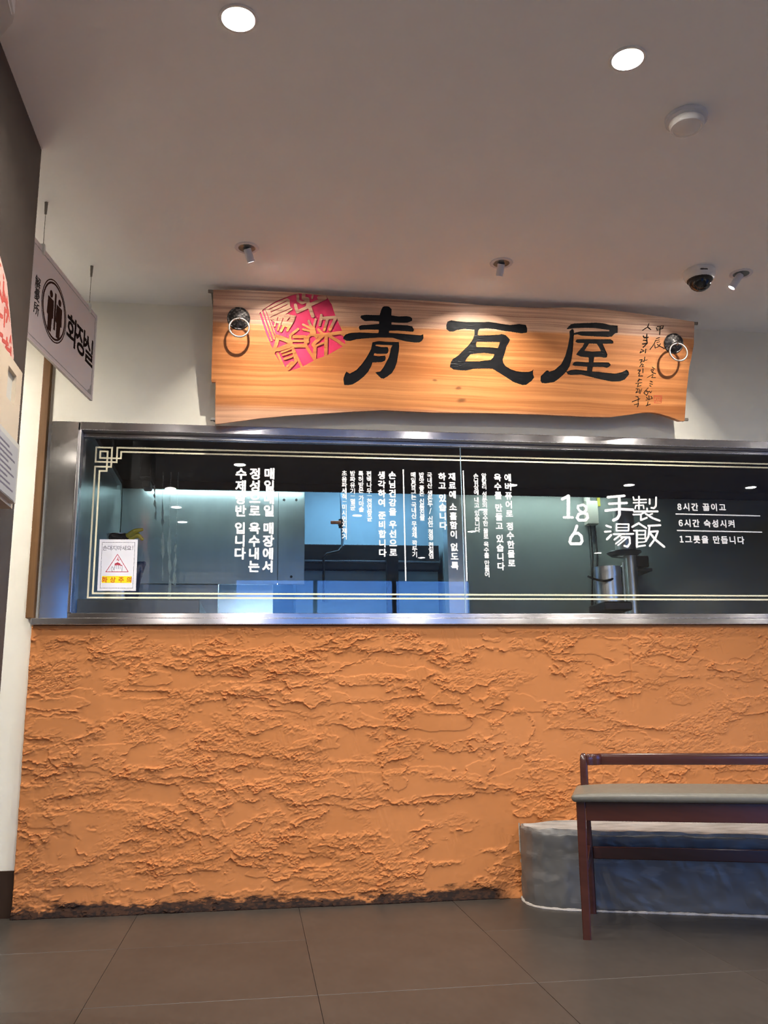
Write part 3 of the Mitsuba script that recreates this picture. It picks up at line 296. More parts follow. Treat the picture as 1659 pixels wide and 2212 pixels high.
    "연": [[21, 57, 21, 80, 69, 80, 69, 74, 27, 74, 27, 57], [8, 29, 9, 35, 11, 41, 15, 46, 21, 49, 25, 50, 29, 50, 33, 49, 39, 46, 42, 43, 60, 43, 60, 62, 67, 62, 67, 9, 60, 9, 60, 20, 42, 20, 39, 17, 36, 15, 29, 13, 25, 13, 20, 14, 15, 17, 12, 20, 9, 25], [46, 31, 45, 25, 60, 25, 60, 37, 45, 37], [15, 30, 16, 25, 19, 22, 23, 20, 29, 19, 33, 21, 37, 23, 39, 28, 39, 33, 38, 37, 35, 41, 30, 43, 26, 44, 21, 42, 17, 39, 15, 35]],
    "염": [[8, 27, 9, 34, 10, 38, 14, 43, 19, 46, 25, 47, 29, 47, 35, 46, 39, 43, 42, 41, 60, 41, 60, 50, 67, 50, 67, 9, 60, 9, 60, 19, 42, 19, 38, 16, 33, 14, 29, 13, 25, 13, 21, 14, 16, 15, 12, 19, 10, 23], [45, 25, 60, 24, 60, 35, 45, 35, 46, 29], [15, 29, 16, 24, 19, 21, 24, 19, 28, 18, 31, 19, 34, 20, 37, 23, 39, 27, 39, 31, 38, 35, 34, 39, 31, 41, 25, 41, 22, 40, 17, 37, 15, 33], [20, 80, 67, 80, 67, 54, 20, 54], [26, 60, 60, 59, 60, 75, 27, 75]],
    "요": [[7, 66, 7, 72, 73, 72, 73, 66, 57, 66, 57, 47, 60, 44, 63, 41, 65, 38, 66, 33, 66, 27, 63, 22, 59, 18, 55, 16, 49, 14, 44, 13, 36, 13, 32, 14, 26, 16, 21, 18, 17, 22, 15, 25, 14, 29, 14, 34, 14, 37, 16, 41, 20, 45, 23, 47, 23, 66], [20, 30, 21, 28, 22, 25, 27, 21, 34, 19, 42, 18, 51, 20, 56, 23, 58, 26, 59, 28, 60, 32, 59, 35, 58, 38, 56, 40, 53, 42, 50, 44, 45, 45, 37, 45, 30, 44, 24, 41, 22, 39, 21, 36, 20, 33], [30, 50, 31, 49, 37, 50, 43, 50, 50, 49, 50, 66, 30, 66]],
    "우": [[7, 50, 7, 56, 36, 56, 37, 81, 43, 81, 43, 56, 73, 56, 73, 50], [14, 27, 15, 30, 16, 34, 17, 35, 21, 39, 28, 42, 37, 43, 47, 43, 52, 42, 56, 40, 61, 37, 63, 35, 64, 32, 65, 28, 65, 24, 64, 21, 62, 18, 59, 16, 55, 14, 51, 13, 42, 11, 32, 12, 27, 13, 22, 15, 19, 18, 17, 20, 15, 23], [21, 27, 22, 25, 23, 23, 26, 20, 33, 17, 42, 17, 49, 18, 53, 20, 57, 23, 58, 25, 58, 27, 58, 30, 57, 32, 54, 34, 52, 36, 45, 38, 37, 38, 31, 37, 25, 34, 22, 31]],
    "유": [[7, 50, 7, 55, 24, 55, 24, 81, 31, 81, 31, 55, 49, 55, 49, 81, 56, 81, 56, 55, 73, 55, 73, 50], [14, 27, 15, 32, 17, 35, 20, 38, 22, 39, 27, 41, 37, 43, 43, 43, 48, 42, 52, 41, 57, 39, 60, 38, 63, 35, 64, 32, 65, 28, 65, 24, 64, 21, 62, 19, 60, 17, 53, 13, 48, 12, 42, 11, 32, 12, 27, 13, 22, 15, 19, 18, 17, 20, 15, 22], [21, 27, 22, 24, 23, 22, 28, 19, 34, 17, 42, 17, 49, 18, 54, 20, 57, 23, 58, 25, 58, 27, 58, 30, 57, 32, 53, 35, 46, 37, 37, 38, 30, 36, 26, 34, 23, 32, 22, 30]],
    "육": [[7, 44, 7, 49, 24, 49, 24, 58, 14, 58, 15, 63, 58, 63, 58, 81, 64, 81, 64, 58, 55, 58, 55, 49, 73, 49, 73, 44], [31, 58, 31, 49, 49, 49, 49, 58], [14, 23, 14, 26, 15, 28, 17, 31, 19, 33, 23, 35, 27, 37, 35, 38, 48, 38, 57, 35, 60, 33, 63, 31, 65, 28, 65, 26, 65, 22, 64, 20, 63, 17, 60, 15, 57, 13, 53, 12, 43, 10, 32, 11, 23, 13, 19, 15, 17, 17, 15, 20], [21, 23, 23, 20, 27, 17, 33, 16, 41, 15, 48, 16, 54, 18, 56, 19, 58, 21, 58, 23, 58, 25, 57, 27, 56, 29, 52, 31, 45, 33, 37, 33, 31, 32, 25, 30, 22, 27, 21, 25]],
    "으": [[7, 66, 7, 72, 73, 72, 73, 66], [14, 31, 14, 37, 15, 40, 16, 43, 20, 47, 23, 49, 27, 51, 32, 53, 37, 53, 43, 53, 48, 52, 53, 51, 57, 49, 60, 47, 64, 43, 66, 38, 66, 35, 66, 30, 65, 26, 63, 23, 60, 20, 57, 17, 53, 15, 48, 14, 43, 13, 37, 13, 32, 14, 27, 15, 23, 17, 20, 19, 16, 24, 15, 26], [20, 31, 21, 29, 22, 26, 24, 24, 27, 22, 33, 19, 37, 19, 42, 19, 50, 20, 55, 23, 58, 26, 59, 29, 60, 34, 59, 38, 58, 40, 53, 45, 46, 47, 38, 48, 30, 46, 25, 43, 22, 41, 21, 37, 20, 35]],
    "은": [[7, 47, 7, 52, 73, 52, 73, 47], [14, 24, 14, 27, 15, 30, 17, 33, 20, 35, 23, 37, 27, 39, 36, 40, 47, 40, 56, 37, 60, 35, 63, 32, 65, 27, 65, 23, 64, 21, 63, 19, 61, 16, 54, 13, 45, 11, 34, 11, 29, 12, 23, 14, 20, 16, 17, 19, 15, 21], [21, 25, 23, 21, 28, 18, 35, 17, 43, 16, 48, 17, 54, 19, 58, 23, 58, 24, 58, 27, 57, 29, 56, 31, 52, 33, 46, 34, 38, 35, 30, 34, 25, 32, 22, 28], [16, 80, 65, 80, 65, 74, 22, 74, 22, 59, 16, 59]],
    "을": [[7, 40, 7, 45, 73, 45, 73, 40], [15, 80, 66, 80, 66, 75, 22, 75, 22, 68, 64, 68, 64, 51, 15, 51, 15, 56, 57, 56, 58, 62, 15, 63], [14, 21, 14, 24, 15, 26, 17, 29, 19, 31, 25, 33, 36, 35, 48, 35, 57, 33, 62, 30, 64, 27, 65, 24, 65, 21, 65, 19, 62, 15, 58, 13, 54, 11, 46, 10, 34, 10, 27, 11, 23, 12, 19, 14, 17, 16, 15, 19], [21, 24, 22, 19, 24, 18, 27, 17, 34, 15, 43, 15, 51, 16, 56, 18, 58, 20, 58, 21, 58, 23, 57, 26, 51, 29, 46, 30, 37, 30, 30, 29, 26, 28, 22, 25]],
    "음": [[7, 49, 73, 49, 73, 44, 7, 44], [14, 22, 14, 25, 15, 28, 16, 30, 19, 33, 22, 34, 27, 36, 36, 38, 48, 37, 57, 35, 61, 33, 63, 31, 65, 28, 65, 26, 65, 22, 65, 20, 63, 18, 60, 15, 54, 12, 43, 10, 32, 11, 23, 13, 19, 15, 17, 17, 15, 20], [21, 23, 22, 21, 24, 19, 26, 18, 32, 16, 41, 15, 50, 16, 55, 18, 58, 21, 58, 23, 58, 25, 58, 27, 56, 28, 53, 30, 46, 32, 39, 32, 30, 31, 25, 29, 22, 27, 21, 25], [15, 80, 65, 80, 65, 56, 15, 56], [22, 75, 22, 62, 58, 62, 58, 75]],
    "의": [[60, 81, 66, 81, 66, 9, 60, 9], [8, 60, 8, 65, 35, 65, 49, 63, 55, 62, 55, 57, 33, 59], [11, 29, 11, 33, 12, 36, 13, 39, 15, 42, 18, 44, 22, 46, 28, 48, 33, 48, 37, 47, 43, 45, 46, 42, 48, 39, 49, 36, 50, 33, 50, 29, 49, 26, 47, 21, 44, 18, 40, 16, 36, 14, 32, 14, 27, 14, 23, 15, 18, 17, 14, 22, 12, 25], [18, 29, 19, 25, 22, 22, 27, 20, 32, 20, 36, 20, 40, 22, 41, 24, 43, 27, 44, 31, 43, 34, 42, 37, 39, 40, 34, 42, 29, 42, 23, 40, 20, 38, 18, 34]],
    "이": [[60, 81, 66, 81, 66, 9, 60, 9], [10, 37, 10, 46, 12, 54, 15, 59, 20, 63, 23, 64, 26, 65, 30, 65, 33, 64, 38, 61, 40, 60, 43, 56, 45, 50, 46, 46, 47, 41, 46, 33, 45, 29, 43, 23, 40, 19, 36, 16, 31, 14, 26, 14, 22, 15, 18, 18, 15, 21, 12, 25, 11, 31], [16, 37, 17, 32, 18, 28, 20, 24, 22, 22, 25, 21, 27, 20, 31, 20, 34, 22, 36, 24, 38, 28, 39, 32, 40, 38, 39, 47, 38, 51, 36, 55, 33, 58, 30, 59, 26, 59, 22, 57, 19, 53, 18, 49, 16, 44]],
    "일": [[20, 49, 20, 55, 60, 55, 60, 62, 20, 62, 20, 80, 69, 80, 69, 75, 26, 75, 27, 67, 66, 67, 66, 49], [60, 46, 66, 46, 66, 9, 60, 9], [9, 26, 9, 29, 9, 32, 11, 35, 12, 37, 16, 40, 19, 42, 25, 43, 30, 43, 33, 43, 39, 40, 43, 37, 44, 35, 46, 31, 46, 28, 46, 25, 45, 22, 42, 17, 40, 15, 37, 13, 33, 12, 30, 11, 25, 11, 21, 12, 15, 15, 13, 17, 11, 20], [15, 27, 16, 25, 17, 22, 19, 19, 24, 17, 30, 17, 33, 18, 37, 20, 39, 24, 40, 28, 39, 32, 38, 34, 35, 36, 31, 38, 26, 38, 23, 37, 19, 35, 16, 31]],
    "입": [[20, 80, 66, 80, 66, 51, 60, 51, 60, 60, 60, 60, 27, 60, 26, 51, 20, 51], [26, 66, 60, 65, 60, 74, 60, 75, 27, 75], [60, 9, 60, 47, 66, 47, 66, 9], [9, 27, 9, 31, 9, 34, 11, 37, 13, 40, 15, 42, 18, 44, 25, 45, 30, 45, 34, 45, 40, 42, 43, 40, 44, 37, 46, 33, 47, 30, 46, 26, 46, 23, 42, 18, 37, 14, 30, 12, 22, 13, 16, 15, 13, 18, 11, 20, 10, 23], [15, 28, 16, 25, 17, 22, 19, 20, 23, 18, 29, 18, 35, 19, 38, 22, 40, 26, 40, 31, 38, 35, 35, 38, 31, 40, 25, 40, 22, 39, 18, 36, 16, 33]],
    "있": [[11, 75, 14, 80, 15, 80, 21, 76, 26, 72, 28, 67, 31, 73, 35, 77, 38, 79, 41, 81, 42, 81, 47, 78, 51, 74, 55, 67, 59, 73, 63, 76, 67, 79, 70, 80, 73, 76, 73, 75, 70, 74, 65, 71, 61, 66, 59, 63, 59, 59, 58, 53, 52, 53, 52, 60, 50, 64, 47, 70, 42, 74, 39, 72, 36, 70, 33, 65, 32, 59, 32, 53, 25, 53, 25, 61, 22, 66, 18, 71, 14, 74], [60, 50, 66, 50, 66, 9, 60, 9], [9, 28, 9, 32, 9, 35, 12, 40, 15, 43, 18, 44, 21, 46, 25, 47, 33, 46, 37, 45, 40, 43, 44, 39, 46, 35, 47, 31, 46, 25, 44, 21, 43, 19, 40, 16, 36, 14, 30, 13, 26, 13, 21, 14, 15, 16, 11, 21, 10, 24], [15, 30, 16, 26, 19, 21, 21, 20, 24, 19, 29, 18, 34, 20, 37, 22, 40, 26, 40, 32, 39, 35, 35, 39, 31, 41, 26, 41, 21, 39, 17, 37, 16, 33]],
    "장": [[57, 52, 63, 52, 63, 33, 74, 33, 74, 27, 63, 27, 63, 9, 57, 9], [16, 67, 17, 72, 19, 75, 21, 76, 27, 79, 37, 81, 48, 81, 56, 79, 59, 77, 62, 74, 63, 72, 64, 69, 64, 66, 63, 64, 62, 62, 60, 59, 58, 58, 53, 56, 45, 54, 32, 55, 24, 57, 21, 59, 18, 61, 17, 64], [23, 67, 24, 64, 26, 63, 29, 61, 35, 60, 43, 60, 51, 61, 54, 62, 57, 65, 57, 68, 57, 71, 55, 72, 53, 74, 48, 75, 39, 76, 32, 75, 27, 73, 24, 70], [7, 46, 10, 51, 14, 50, 19, 46, 23, 42, 26, 39, 29, 34, 32, 39, 35, 43, 41, 47, 46, 49, 49, 44, 45, 42, 41, 40, 35, 34, 32, 28, 32, 20, 48, 19, 48, 14, 9, 14, 9, 19, 25, 19, 25, 24, 23, 31, 20, 37, 14, 42]],
    "재": [[47, 77, 53, 77, 53, 44, 62, 43, 62, 81, 69, 81, 69, 9, 62, 9, 62, 38, 53, 38, 53, 10, 47, 10], [6, 61, 10, 66, 14, 64, 18, 59, 21, 56, 26, 45, 29, 52, 32, 57, 38, 62, 40, 64, 41, 63, 44, 58, 40, 56, 37, 53, 34, 48, 31, 44, 29, 35, 29, 23, 42, 23, 42, 17, 8, 17, 8, 23, 22, 23, 22, 31, 21, 39, 18, 48, 13, 56, 10, 59]],
    "정": [[19, 69, 19, 71, 21, 74, 23, 76, 27, 79, 35, 81, 46, 81, 55, 80, 58, 79, 62, 76, 64, 75, 66, 72, 67, 70, 67, 66, 66, 64, 65, 61, 62, 58, 59, 57, 50, 54, 40, 54, 30, 55, 27, 56, 23, 59, 21, 61, 19, 64, 19, 66], [25, 67, 26, 65, 28, 63, 31, 61, 38, 59, 46, 59, 53, 60, 57, 62, 60, 65, 60, 67, 60, 68, 60, 70, 58, 72, 54, 74, 48, 76, 40, 76, 34, 75, 29, 73, 26, 70, 25, 69], [46, 33, 60, 33, 60, 52, 67, 52, 67, 9, 60, 9, 60, 27, 46, 27], [7, 46, 11, 51, 16, 49, 19, 46, 23, 43, 27, 38, 29, 33, 32, 38, 36, 43, 42, 47, 47, 49, 50, 44, 43, 40, 36, 34, 33, 28, 32, 24, 32, 20, 48, 19, 48, 14, 10, 14, 10, 19, 25, 19, 26, 24, 24, 31, 22, 34, 20, 38, 14, 43]],
    "제": [[62, 81, 69, 81, 69, 9, 62, 9], [36, 40, 48, 40, 48, 77, 54, 77, 54, 10, 48, 10, 48, 34, 36, 35], [6, 62, 10, 67, 14, 64, 18, 60, 20, 56, 23, 52, 25, 45, 30, 54, 35, 61, 38, 64, 40, 65, 43, 61, 43, 60, 40, 58, 37, 54, 33, 48, 30, 40, 28, 32, 28, 23, 41, 22, 41, 17, 8, 17, 8, 22, 22, 22, 22, 32, 20, 42, 17, 51, 13, 56, 10, 59]],
    "좋": [[7, 39, 7, 44, 73, 44, 73, 39, 43, 39, 43, 30, 37, 30, 36, 39], [11, 29, 13, 34, 23, 33, 27, 31, 33, 28, 36, 26, 40, 22, 42, 25, 45, 27, 51, 31, 60, 33, 67, 34, 69, 29, 60, 28, 51, 25, 46, 21, 45, 18, 44, 16, 67, 16, 67, 11, 13, 11, 13, 16, 35, 16, 35, 17, 33, 21, 28, 25, 20, 28], [13, 54, 13, 59, 66, 59, 66, 54, 43, 54, 43, 47, 37, 47, 36, 54], [18, 71, 19, 75, 19, 76, 22, 78, 28, 81, 37, 82, 48, 81, 55, 80, 59, 77, 61, 75, 62, 73, 61, 69, 58, 66, 53, 64, 44, 62, 33, 63, 26, 64, 21, 67, 19, 69], [25, 72, 25, 71, 26, 69, 29, 68, 36, 67, 43, 67, 49, 68, 52, 69, 54, 70, 55, 72, 53, 75, 51, 76, 46, 77, 36, 77, 28, 76, 26, 74]],
    "주": [[7, 50, 7, 55, 36, 55, 36, 81, 43, 81, 43, 55, 73, 55, 73, 50], [11, 38, 13, 44, 16, 43, 21, 42, 28, 39, 33, 36, 37, 32, 40, 28, 43, 32, 50, 38, 58, 42, 63, 43, 66, 44, 69, 38, 61, 36, 57, 35, 52, 32, 46, 27, 45, 24, 44, 20, 44, 18, 66, 18, 66, 13, 13, 13, 13, 18, 36, 18, 36, 20, 35, 23, 34, 25, 32, 28, 28, 32, 25, 34, 19, 36]],
    "준": [[7, 51, 37, 51, 37, 52, 37, 66, 44, 66, 44, 51, 73, 51, 73, 46, 7, 46], [11, 35, 14, 41, 23, 38, 29, 36, 33, 33, 36, 30, 40, 25, 43, 29, 45, 32, 51, 36, 59, 39, 66, 41, 69, 35, 59, 33, 51, 29, 48, 26, 46, 23, 44, 20, 44, 18, 67, 18, 67, 12, 13, 12, 13, 18, 35, 18, 36, 19, 35, 22, 34, 24, 31, 27, 28, 29, 21, 33, 14, 35], [15, 80, 65, 80, 65, 74, 22, 74, 22, 74, 22, 59, 15, 59]],
    "지": [[60, 81, 66, 81, 66, 9, 60, 9], [7, 62, 11, 67, 16, 64, 21, 60, 24, 56, 26, 53, 30, 44, 34, 52, 38, 58, 44, 63, 49, 65, 52, 60, 48, 58, 45, 56, 40, 51, 37, 46, 35, 41, 33, 35, 33, 22, 50, 22, 50, 16, 10, 16, 10, 22, 26, 22, 26, 31, 25, 40, 23, 44, 21, 49, 14, 57]],
    "진": [[20, 80, 69, 80, 69, 74, 27, 74, 27, 57, 20, 57], [60, 9, 60, 62, 66, 62, 66, 9], [8, 48, 12, 53, 17, 51, 21, 48, 24, 45, 27, 40, 30, 36, 33, 40, 37, 45, 42, 49, 46, 51, 48, 51, 51, 46, 47, 44, 43, 42, 40, 39, 37, 36, 35, 32, 34, 28, 33, 20, 50, 20, 50, 15, 10, 15, 10, 20, 26, 20, 26, 26, 25, 32, 23, 36, 20, 40, 14, 45]],
    "짜": [[58, 81, 64, 81, 64, 43, 75, 43, 75, 37, 65, 37, 64, 37, 64, 9, 58, 9], [6, 61, 10, 66, 11, 65, 14, 62, 17, 58, 20, 49, 21, 49, 23, 56, 25, 61, 28, 64, 30, 66, 31, 66, 34, 64, 36, 60, 39, 55, 41, 49, 43, 55, 46, 60, 48, 63, 51, 66, 55, 61, 52, 58, 50, 55, 46, 47, 44, 36, 44, 22, 52, 21, 52, 16, 32, 16, 32, 21, 38, 22, 38, 32, 37, 40, 35, 48, 34, 52, 31, 57, 28, 52, 26, 47, 24, 40, 24, 32, 24, 22, 29, 21, 29, 16, 8, 16, 8, 21, 17, 22, 17, 33, 16, 42, 14, 49, 10, 57]],
    "채": [[47, 77, 53, 77, 53, 44, 62, 43, 62, 81, 69, 81, 69, 9, 62, 9, 62, 38, 53, 38, 53, 10, 47, 10], [7, 61, 10, 66, 14, 64, 18, 60, 21, 56, 25, 46, 28, 51, 31, 56, 36, 62, 40, 64, 44, 60, 39, 56, 33, 49, 30, 42, 28, 34, 29, 28, 42, 28, 42, 22, 29, 22, 28, 11, 22, 11, 22, 22, 8, 22, 8, 28, 22, 28, 22, 33, 20, 42, 17, 50, 13, 56]],
    "척": [[18, 62, 60, 62, 60, 81, 67, 81, 67, 56, 18, 56], [45, 35, 60, 35, 60, 53, 67, 53, 67, 9, 60, 9, 60, 30, 45, 30], [7, 47, 11, 52, 16, 50, 19, 48, 23, 44, 26, 40, 29, 36, 32, 41, 37, 45, 40, 48, 45, 50, 47, 51, 50, 45, 42, 42, 39, 39, 36, 37, 34, 34, 33, 30, 32, 23, 48, 23, 48, 17, 32, 17, 32, 8, 25, 8, 25, 17, 9, 17, 9, 23, 25, 23, 25, 27, 24, 32, 20, 39, 13, 44]],
    "천": [[21, 80, 69, 80, 69, 74, 27, 74, 27, 58, 21, 58], [45, 31, 45, 36, 60, 37, 60, 63, 67, 63, 67, 9, 60, 9, 60, 31], [7, 49, 11, 54, 16, 52, 20, 49, 24, 45, 29, 37, 33, 43, 36, 47, 41, 50, 47, 53, 50, 47, 44, 45, 41, 43, 36, 38, 33, 33, 32, 31, 32, 24, 48, 24, 48, 18, 32, 18, 32, 9, 25, 9, 25, 18, 9, 18, 9, 24, 25, 24, 25, 28, 23, 35, 20, 41, 15, 45, 12, 47]],
    "청": [[19, 69, 20, 72, 21, 74, 24, 77, 27, 78, 35, 81, 46, 81, 55, 80, 59, 78, 62, 77, 65, 74, 66, 71, 67, 67, 66, 63, 65, 61, 62, 59, 59, 57, 51, 55, 40, 54, 30, 56, 24, 59, 21, 61, 19, 64, 19, 66], [25, 67, 27, 63, 31, 61, 38, 60, 46, 60, 53, 61, 57, 62, 60, 65, 60, 68, 59, 71, 58, 72, 55, 74, 48, 76, 40, 76, 33, 75, 29, 73, 26, 70, 25, 69], [46, 35, 60, 35, 60, 52, 67, 52, 67, 9, 60, 9, 60, 29, 46, 29], [7, 46, 10, 51, 15, 49, 20, 46, 23, 44, 26, 39, 29, 35, 32, 40, 36, 44, 43, 48, 47, 49, 50, 44, 43, 41, 39, 39, 36, 36, 33, 30, 32, 27, 32, 23, 48, 23, 48, 17, 32, 17, 32, 8, 25, 8, 25, 17, 9, 17, 9, 23, 25, 23, 25, 26, 24, 32, 22, 34, 20, 38, 15, 43, 11, 45]],
    "초": [[7, 66, 7, 72, 73, 72, 73, 66, 43, 66, 43, 50, 37, 50, 36, 66], [11, 47, 13, 52, 18, 52, 23, 50, 29, 47, 33, 44, 37, 41, 40, 36, 43, 40, 46, 43, 51, 47, 59, 51, 67, 52, 69, 47, 64, 46, 59, 45, 55, 42, 51, 40, 47, 36, 45, 33, 44, 30, 43, 26, 44, 25, 67, 25, 67, 20, 43, 20, 43, 10, 37, 10, 36, 20, 13, 20, 13, 25, 36, 25, 37, 26, 36, 30, 34, 33, 33, 36, 29, 40, 25, 42, 21, 45, 16, 46]],
    "칼": [[57, 9, 57, 46, 63, 46, 63, 31, 74, 31, 74, 25, 63, 25, 63, 9], [17, 50, 17, 55, 57, 55, 57, 62, 18, 62, 18, 80, 66, 80, 66, 75, 24, 75, 24, 67, 63, 67, 63, 50], [8, 25, 9, 31, 29, 29, 32, 29, 28, 34, 22, 38, 15, 41, 8, 43, 11, 48, 19, 46, 25, 43, 31, 39, 36, 35, 39, 30, 42, 24, 43, 18, 44, 12, 12, 12, 12, 17, 37, 17, 36, 20, 35, 24]],
    "켜": [[7, 36, 9, 42, 31, 40, 33, 40, 28, 48, 21, 55, 14, 60, 7, 64, 10, 69, 11, 69, 22, 62, 31, 54, 37, 45, 40, 39, 42, 34, 60, 34, 60, 48, 40, 48, 40, 54, 60, 54, 60, 81, 67, 81, 67, 8, 60, 9, 60, 29, 43, 29, 44, 16, 11, 16, 11, 22, 37, 22, 36, 28, 35, 34]],
    "탕": [[57, 9, 57, 53, 63, 53, 63, 33, 74, 33, 74, 27, 63, 27, 63, 9], [17, 66, 17, 71, 18, 74, 21, 77, 28, 80, 37, 81, 48, 81, 56, 79, 59, 77, 62, 74, 63, 73, 64, 69, 64, 66, 63, 63, 59, 59, 53, 56, 44, 55, 33, 55, 25, 57, 21, 59, 18, 62], [23, 67, 24, 65, 25, 64, 29, 62, 35, 60, 43, 60, 51, 61, 54, 63, 57, 66, 58, 69, 57, 71, 55, 73, 50, 75, 45, 76, 36, 76, 30, 75, 26, 73, 24, 71, 23, 70], [10, 48, 33, 48, 49, 46, 48, 41, 35, 43, 17, 43, 17, 33, 42, 33, 42, 28, 17, 28, 17, 19, 44, 19, 43, 14, 10, 14]],
    "특": [[7, 52, 73, 52, 73, 47, 7, 47], [16, 40, 65, 40, 65, 35, 22, 34, 23, 28, 63, 28, 62, 22, 23, 22, 23, 16, 64, 16, 64, 11, 16, 11], [14, 65, 57, 65, 57, 81, 64, 81, 64, 59, 15, 59]],
    "파": [[56, 81, 63, 81, 63, 43, 75, 43, 75, 38, 63, 37, 63, 9, 56, 9], [6, 58, 7, 63, 30, 63, 52, 61, 52, 56, 42, 57, 41, 56, 41, 22, 48, 22, 48, 16, 8, 16, 8, 22, 16, 22, 16, 57], [23, 57, 22, 22, 34, 22, 34, 57]],
    "편": [[20, 80, 69, 80, 69, 74, 27, 74, 27, 58, 20, 58], [48, 22, 48, 28, 60, 28, 60, 36, 48, 36, 48, 42, 60, 42, 60, 62, 67, 63, 67, 9, 60, 9, 60, 22], [7, 46, 8, 52, 34, 51, 50, 49, 50, 44, 43, 45, 40, 45, 40, 20, 47, 20, 47, 14, 9, 14, 9, 20, 16, 20, 16, 46], [23, 46, 23, 20, 34, 20, 34, 45]],
    "퓨": [[7, 51, 7, 57, 24, 57, 24, 81, 31, 81, 31, 57, 49, 57, 49, 81, 56, 81, 56, 57, 73, 57, 73, 51], [13, 13, 13, 18, 24, 18, 24, 37, 14, 38, 14, 43, 66, 43, 66, 38, 56, 37, 56, 18, 66, 18, 66, 13], [31, 18, 49, 18, 49, 38, 31, 37]],
    "하": [[56, 81, 63, 81, 63, 44, 75, 44, 75, 38, 63, 38, 63, 9, 56, 9], [7, 20, 7, 26, 49, 26, 49, 20, 32, 20, 32, 9, 25, 9, 25, 20], [11, 46, 11, 50, 11, 53, 13, 57, 14, 59, 18, 62, 21, 64, 25, 65, 29, 65, 34, 64, 39, 62, 43, 59, 44, 57, 45, 54, 46, 51, 46, 46, 45, 43, 43, 38, 39, 34, 35, 33, 30, 32, 26, 32, 23, 32, 19, 34, 17, 35, 13, 40, 11, 43], [17, 46, 18, 43, 22, 39, 26, 37, 30, 37, 35, 39, 38, 42, 40, 46, 40, 51, 38, 55, 35, 58, 31, 59, 26, 59, 22, 58, 19, 54, 17, 50]],
    "한": [[57, 9, 57, 63, 63, 63, 63, 38, 74, 38, 74, 32, 63, 32, 63, 9], [18, 80, 67, 80, 67, 74, 25, 74, 25, 74, 25, 59, 18, 59], [7, 17, 7, 23, 50, 23, 50, 17, 32, 17, 32, 9, 25, 9, 25, 17], [11, 38, 12, 43, 14, 48, 19, 52, 22, 53, 26, 54, 33, 54, 37, 52, 40, 51, 43, 48, 45, 46, 46, 42, 46, 37, 44, 34, 43, 32, 38, 28, 31, 27, 24, 27, 18, 29, 14, 33, 12, 35], [18, 39, 19, 35, 22, 34, 26, 32, 30, 32, 34, 33, 36, 34, 38, 36, 40, 39, 40, 42, 38, 45, 35, 47, 32, 48, 27, 49, 23, 48, 19, 45, 18, 42]],
    "함": [[57, 52, 63, 52, 63, 33, 74, 33, 74, 28, 63, 28, 63, 9, 57, 9], [18, 80, 63, 80, 63, 56, 18, 56], [24, 62, 57, 62, 57, 75, 25, 75], [7, 16, 7, 22, 50, 22, 50, 16, 32, 16, 32, 8, 25, 8, 25, 16], [11, 36, 11, 40, 12, 42, 14, 45, 16, 47, 20, 50, 26, 51, 34, 51, 40, 49, 42, 47, 44, 45, 46, 40, 45, 34, 44, 31, 42, 29, 37, 26, 31, 25, 23, 26, 17, 28, 13, 32], [18, 37, 19, 34, 22, 32, 26, 30, 31, 30, 36, 32, 39, 34, 40, 37, 40, 40, 38, 43, 36, 44, 32, 46, 27, 46, 23, 45, 20, 43, 18, 41]],
    "합": [[57, 9, 57, 51, 63, 51, 63, 33, 74, 33, 74, 27, 63, 27, 63, 9], [18, 80, 63, 80, 63, 54, 57, 54, 56, 62, 25, 62, 24, 54, 18, 54], [24, 67, 57, 67, 57, 75, 25, 75], [7, 16, 7, 21, 50, 21, 50, 16, 32, 16, 32, 8, 25, 8, 25, 16], [11, 36, 11, 39, 12, 42, 15, 46, 20, 49, 26, 50, 34, 50, 40, 48, 44, 44, 45, 42, 46, 39, 45, 33, 42, 29, 37, 26, 31, 25, 23, 25, 17, 27, 13, 31], [18, 36, 19, 33, 22, 31, 26, 30, 30, 30, 35, 31, 37, 32, 39, 35, 40, 39, 38, 42, 36, 43, 33, 45, 27, 45, 23, 44, 20, 43, 18, 40]],
    "항": [[57, 55, 63, 55, 63, 34, 74, 34, 74, 29, 63, 28, 63, 9, 57, 9], [17, 70, 18, 72, 19, 75, 21, 77, 25, 79, 33, 81, 44, 81, 53, 80, 56, 79, 60, 77, 62, 75, 63, 72, 64, 67, 63, 64, 62, 62, 60, 60, 57, 58, 48, 56, 37, 56, 28, 57, 21, 60, 19, 62, 18, 64, 17, 67], [24, 68, 24, 66, 26, 64, 29, 62, 35, 61, 44, 61, 50, 62, 54, 64, 57, 66, 58, 68, 58, 69, 57, 71, 56, 72, 51, 75, 45, 76, 36, 76, 31, 75, 26, 73, 24, 71], [7, 17, 7, 22, 50, 22, 50, 17, 32, 17, 32, 8, 25, 8, 25, 17], [11, 37, 11, 40, 12, 43, 15, 47, 20, 50, 26, 51, 33, 51, 37, 50, 40, 49, 44, 45, 45, 43, 46, 40, 46, 37, 45, 34, 44, 32, 42, 29, 38, 27, 31, 26, 23, 26, 17, 28, 13, 32, 12, 34], [18, 37, 19, 34, 22, 32, 26, 31, 30, 31, 35, 32, 37, 33, 39, 36, 40, 40, 39, 42, 36, 45, 32, 46, 27, 46, 23, 45, 20, 44, 18, 41]],
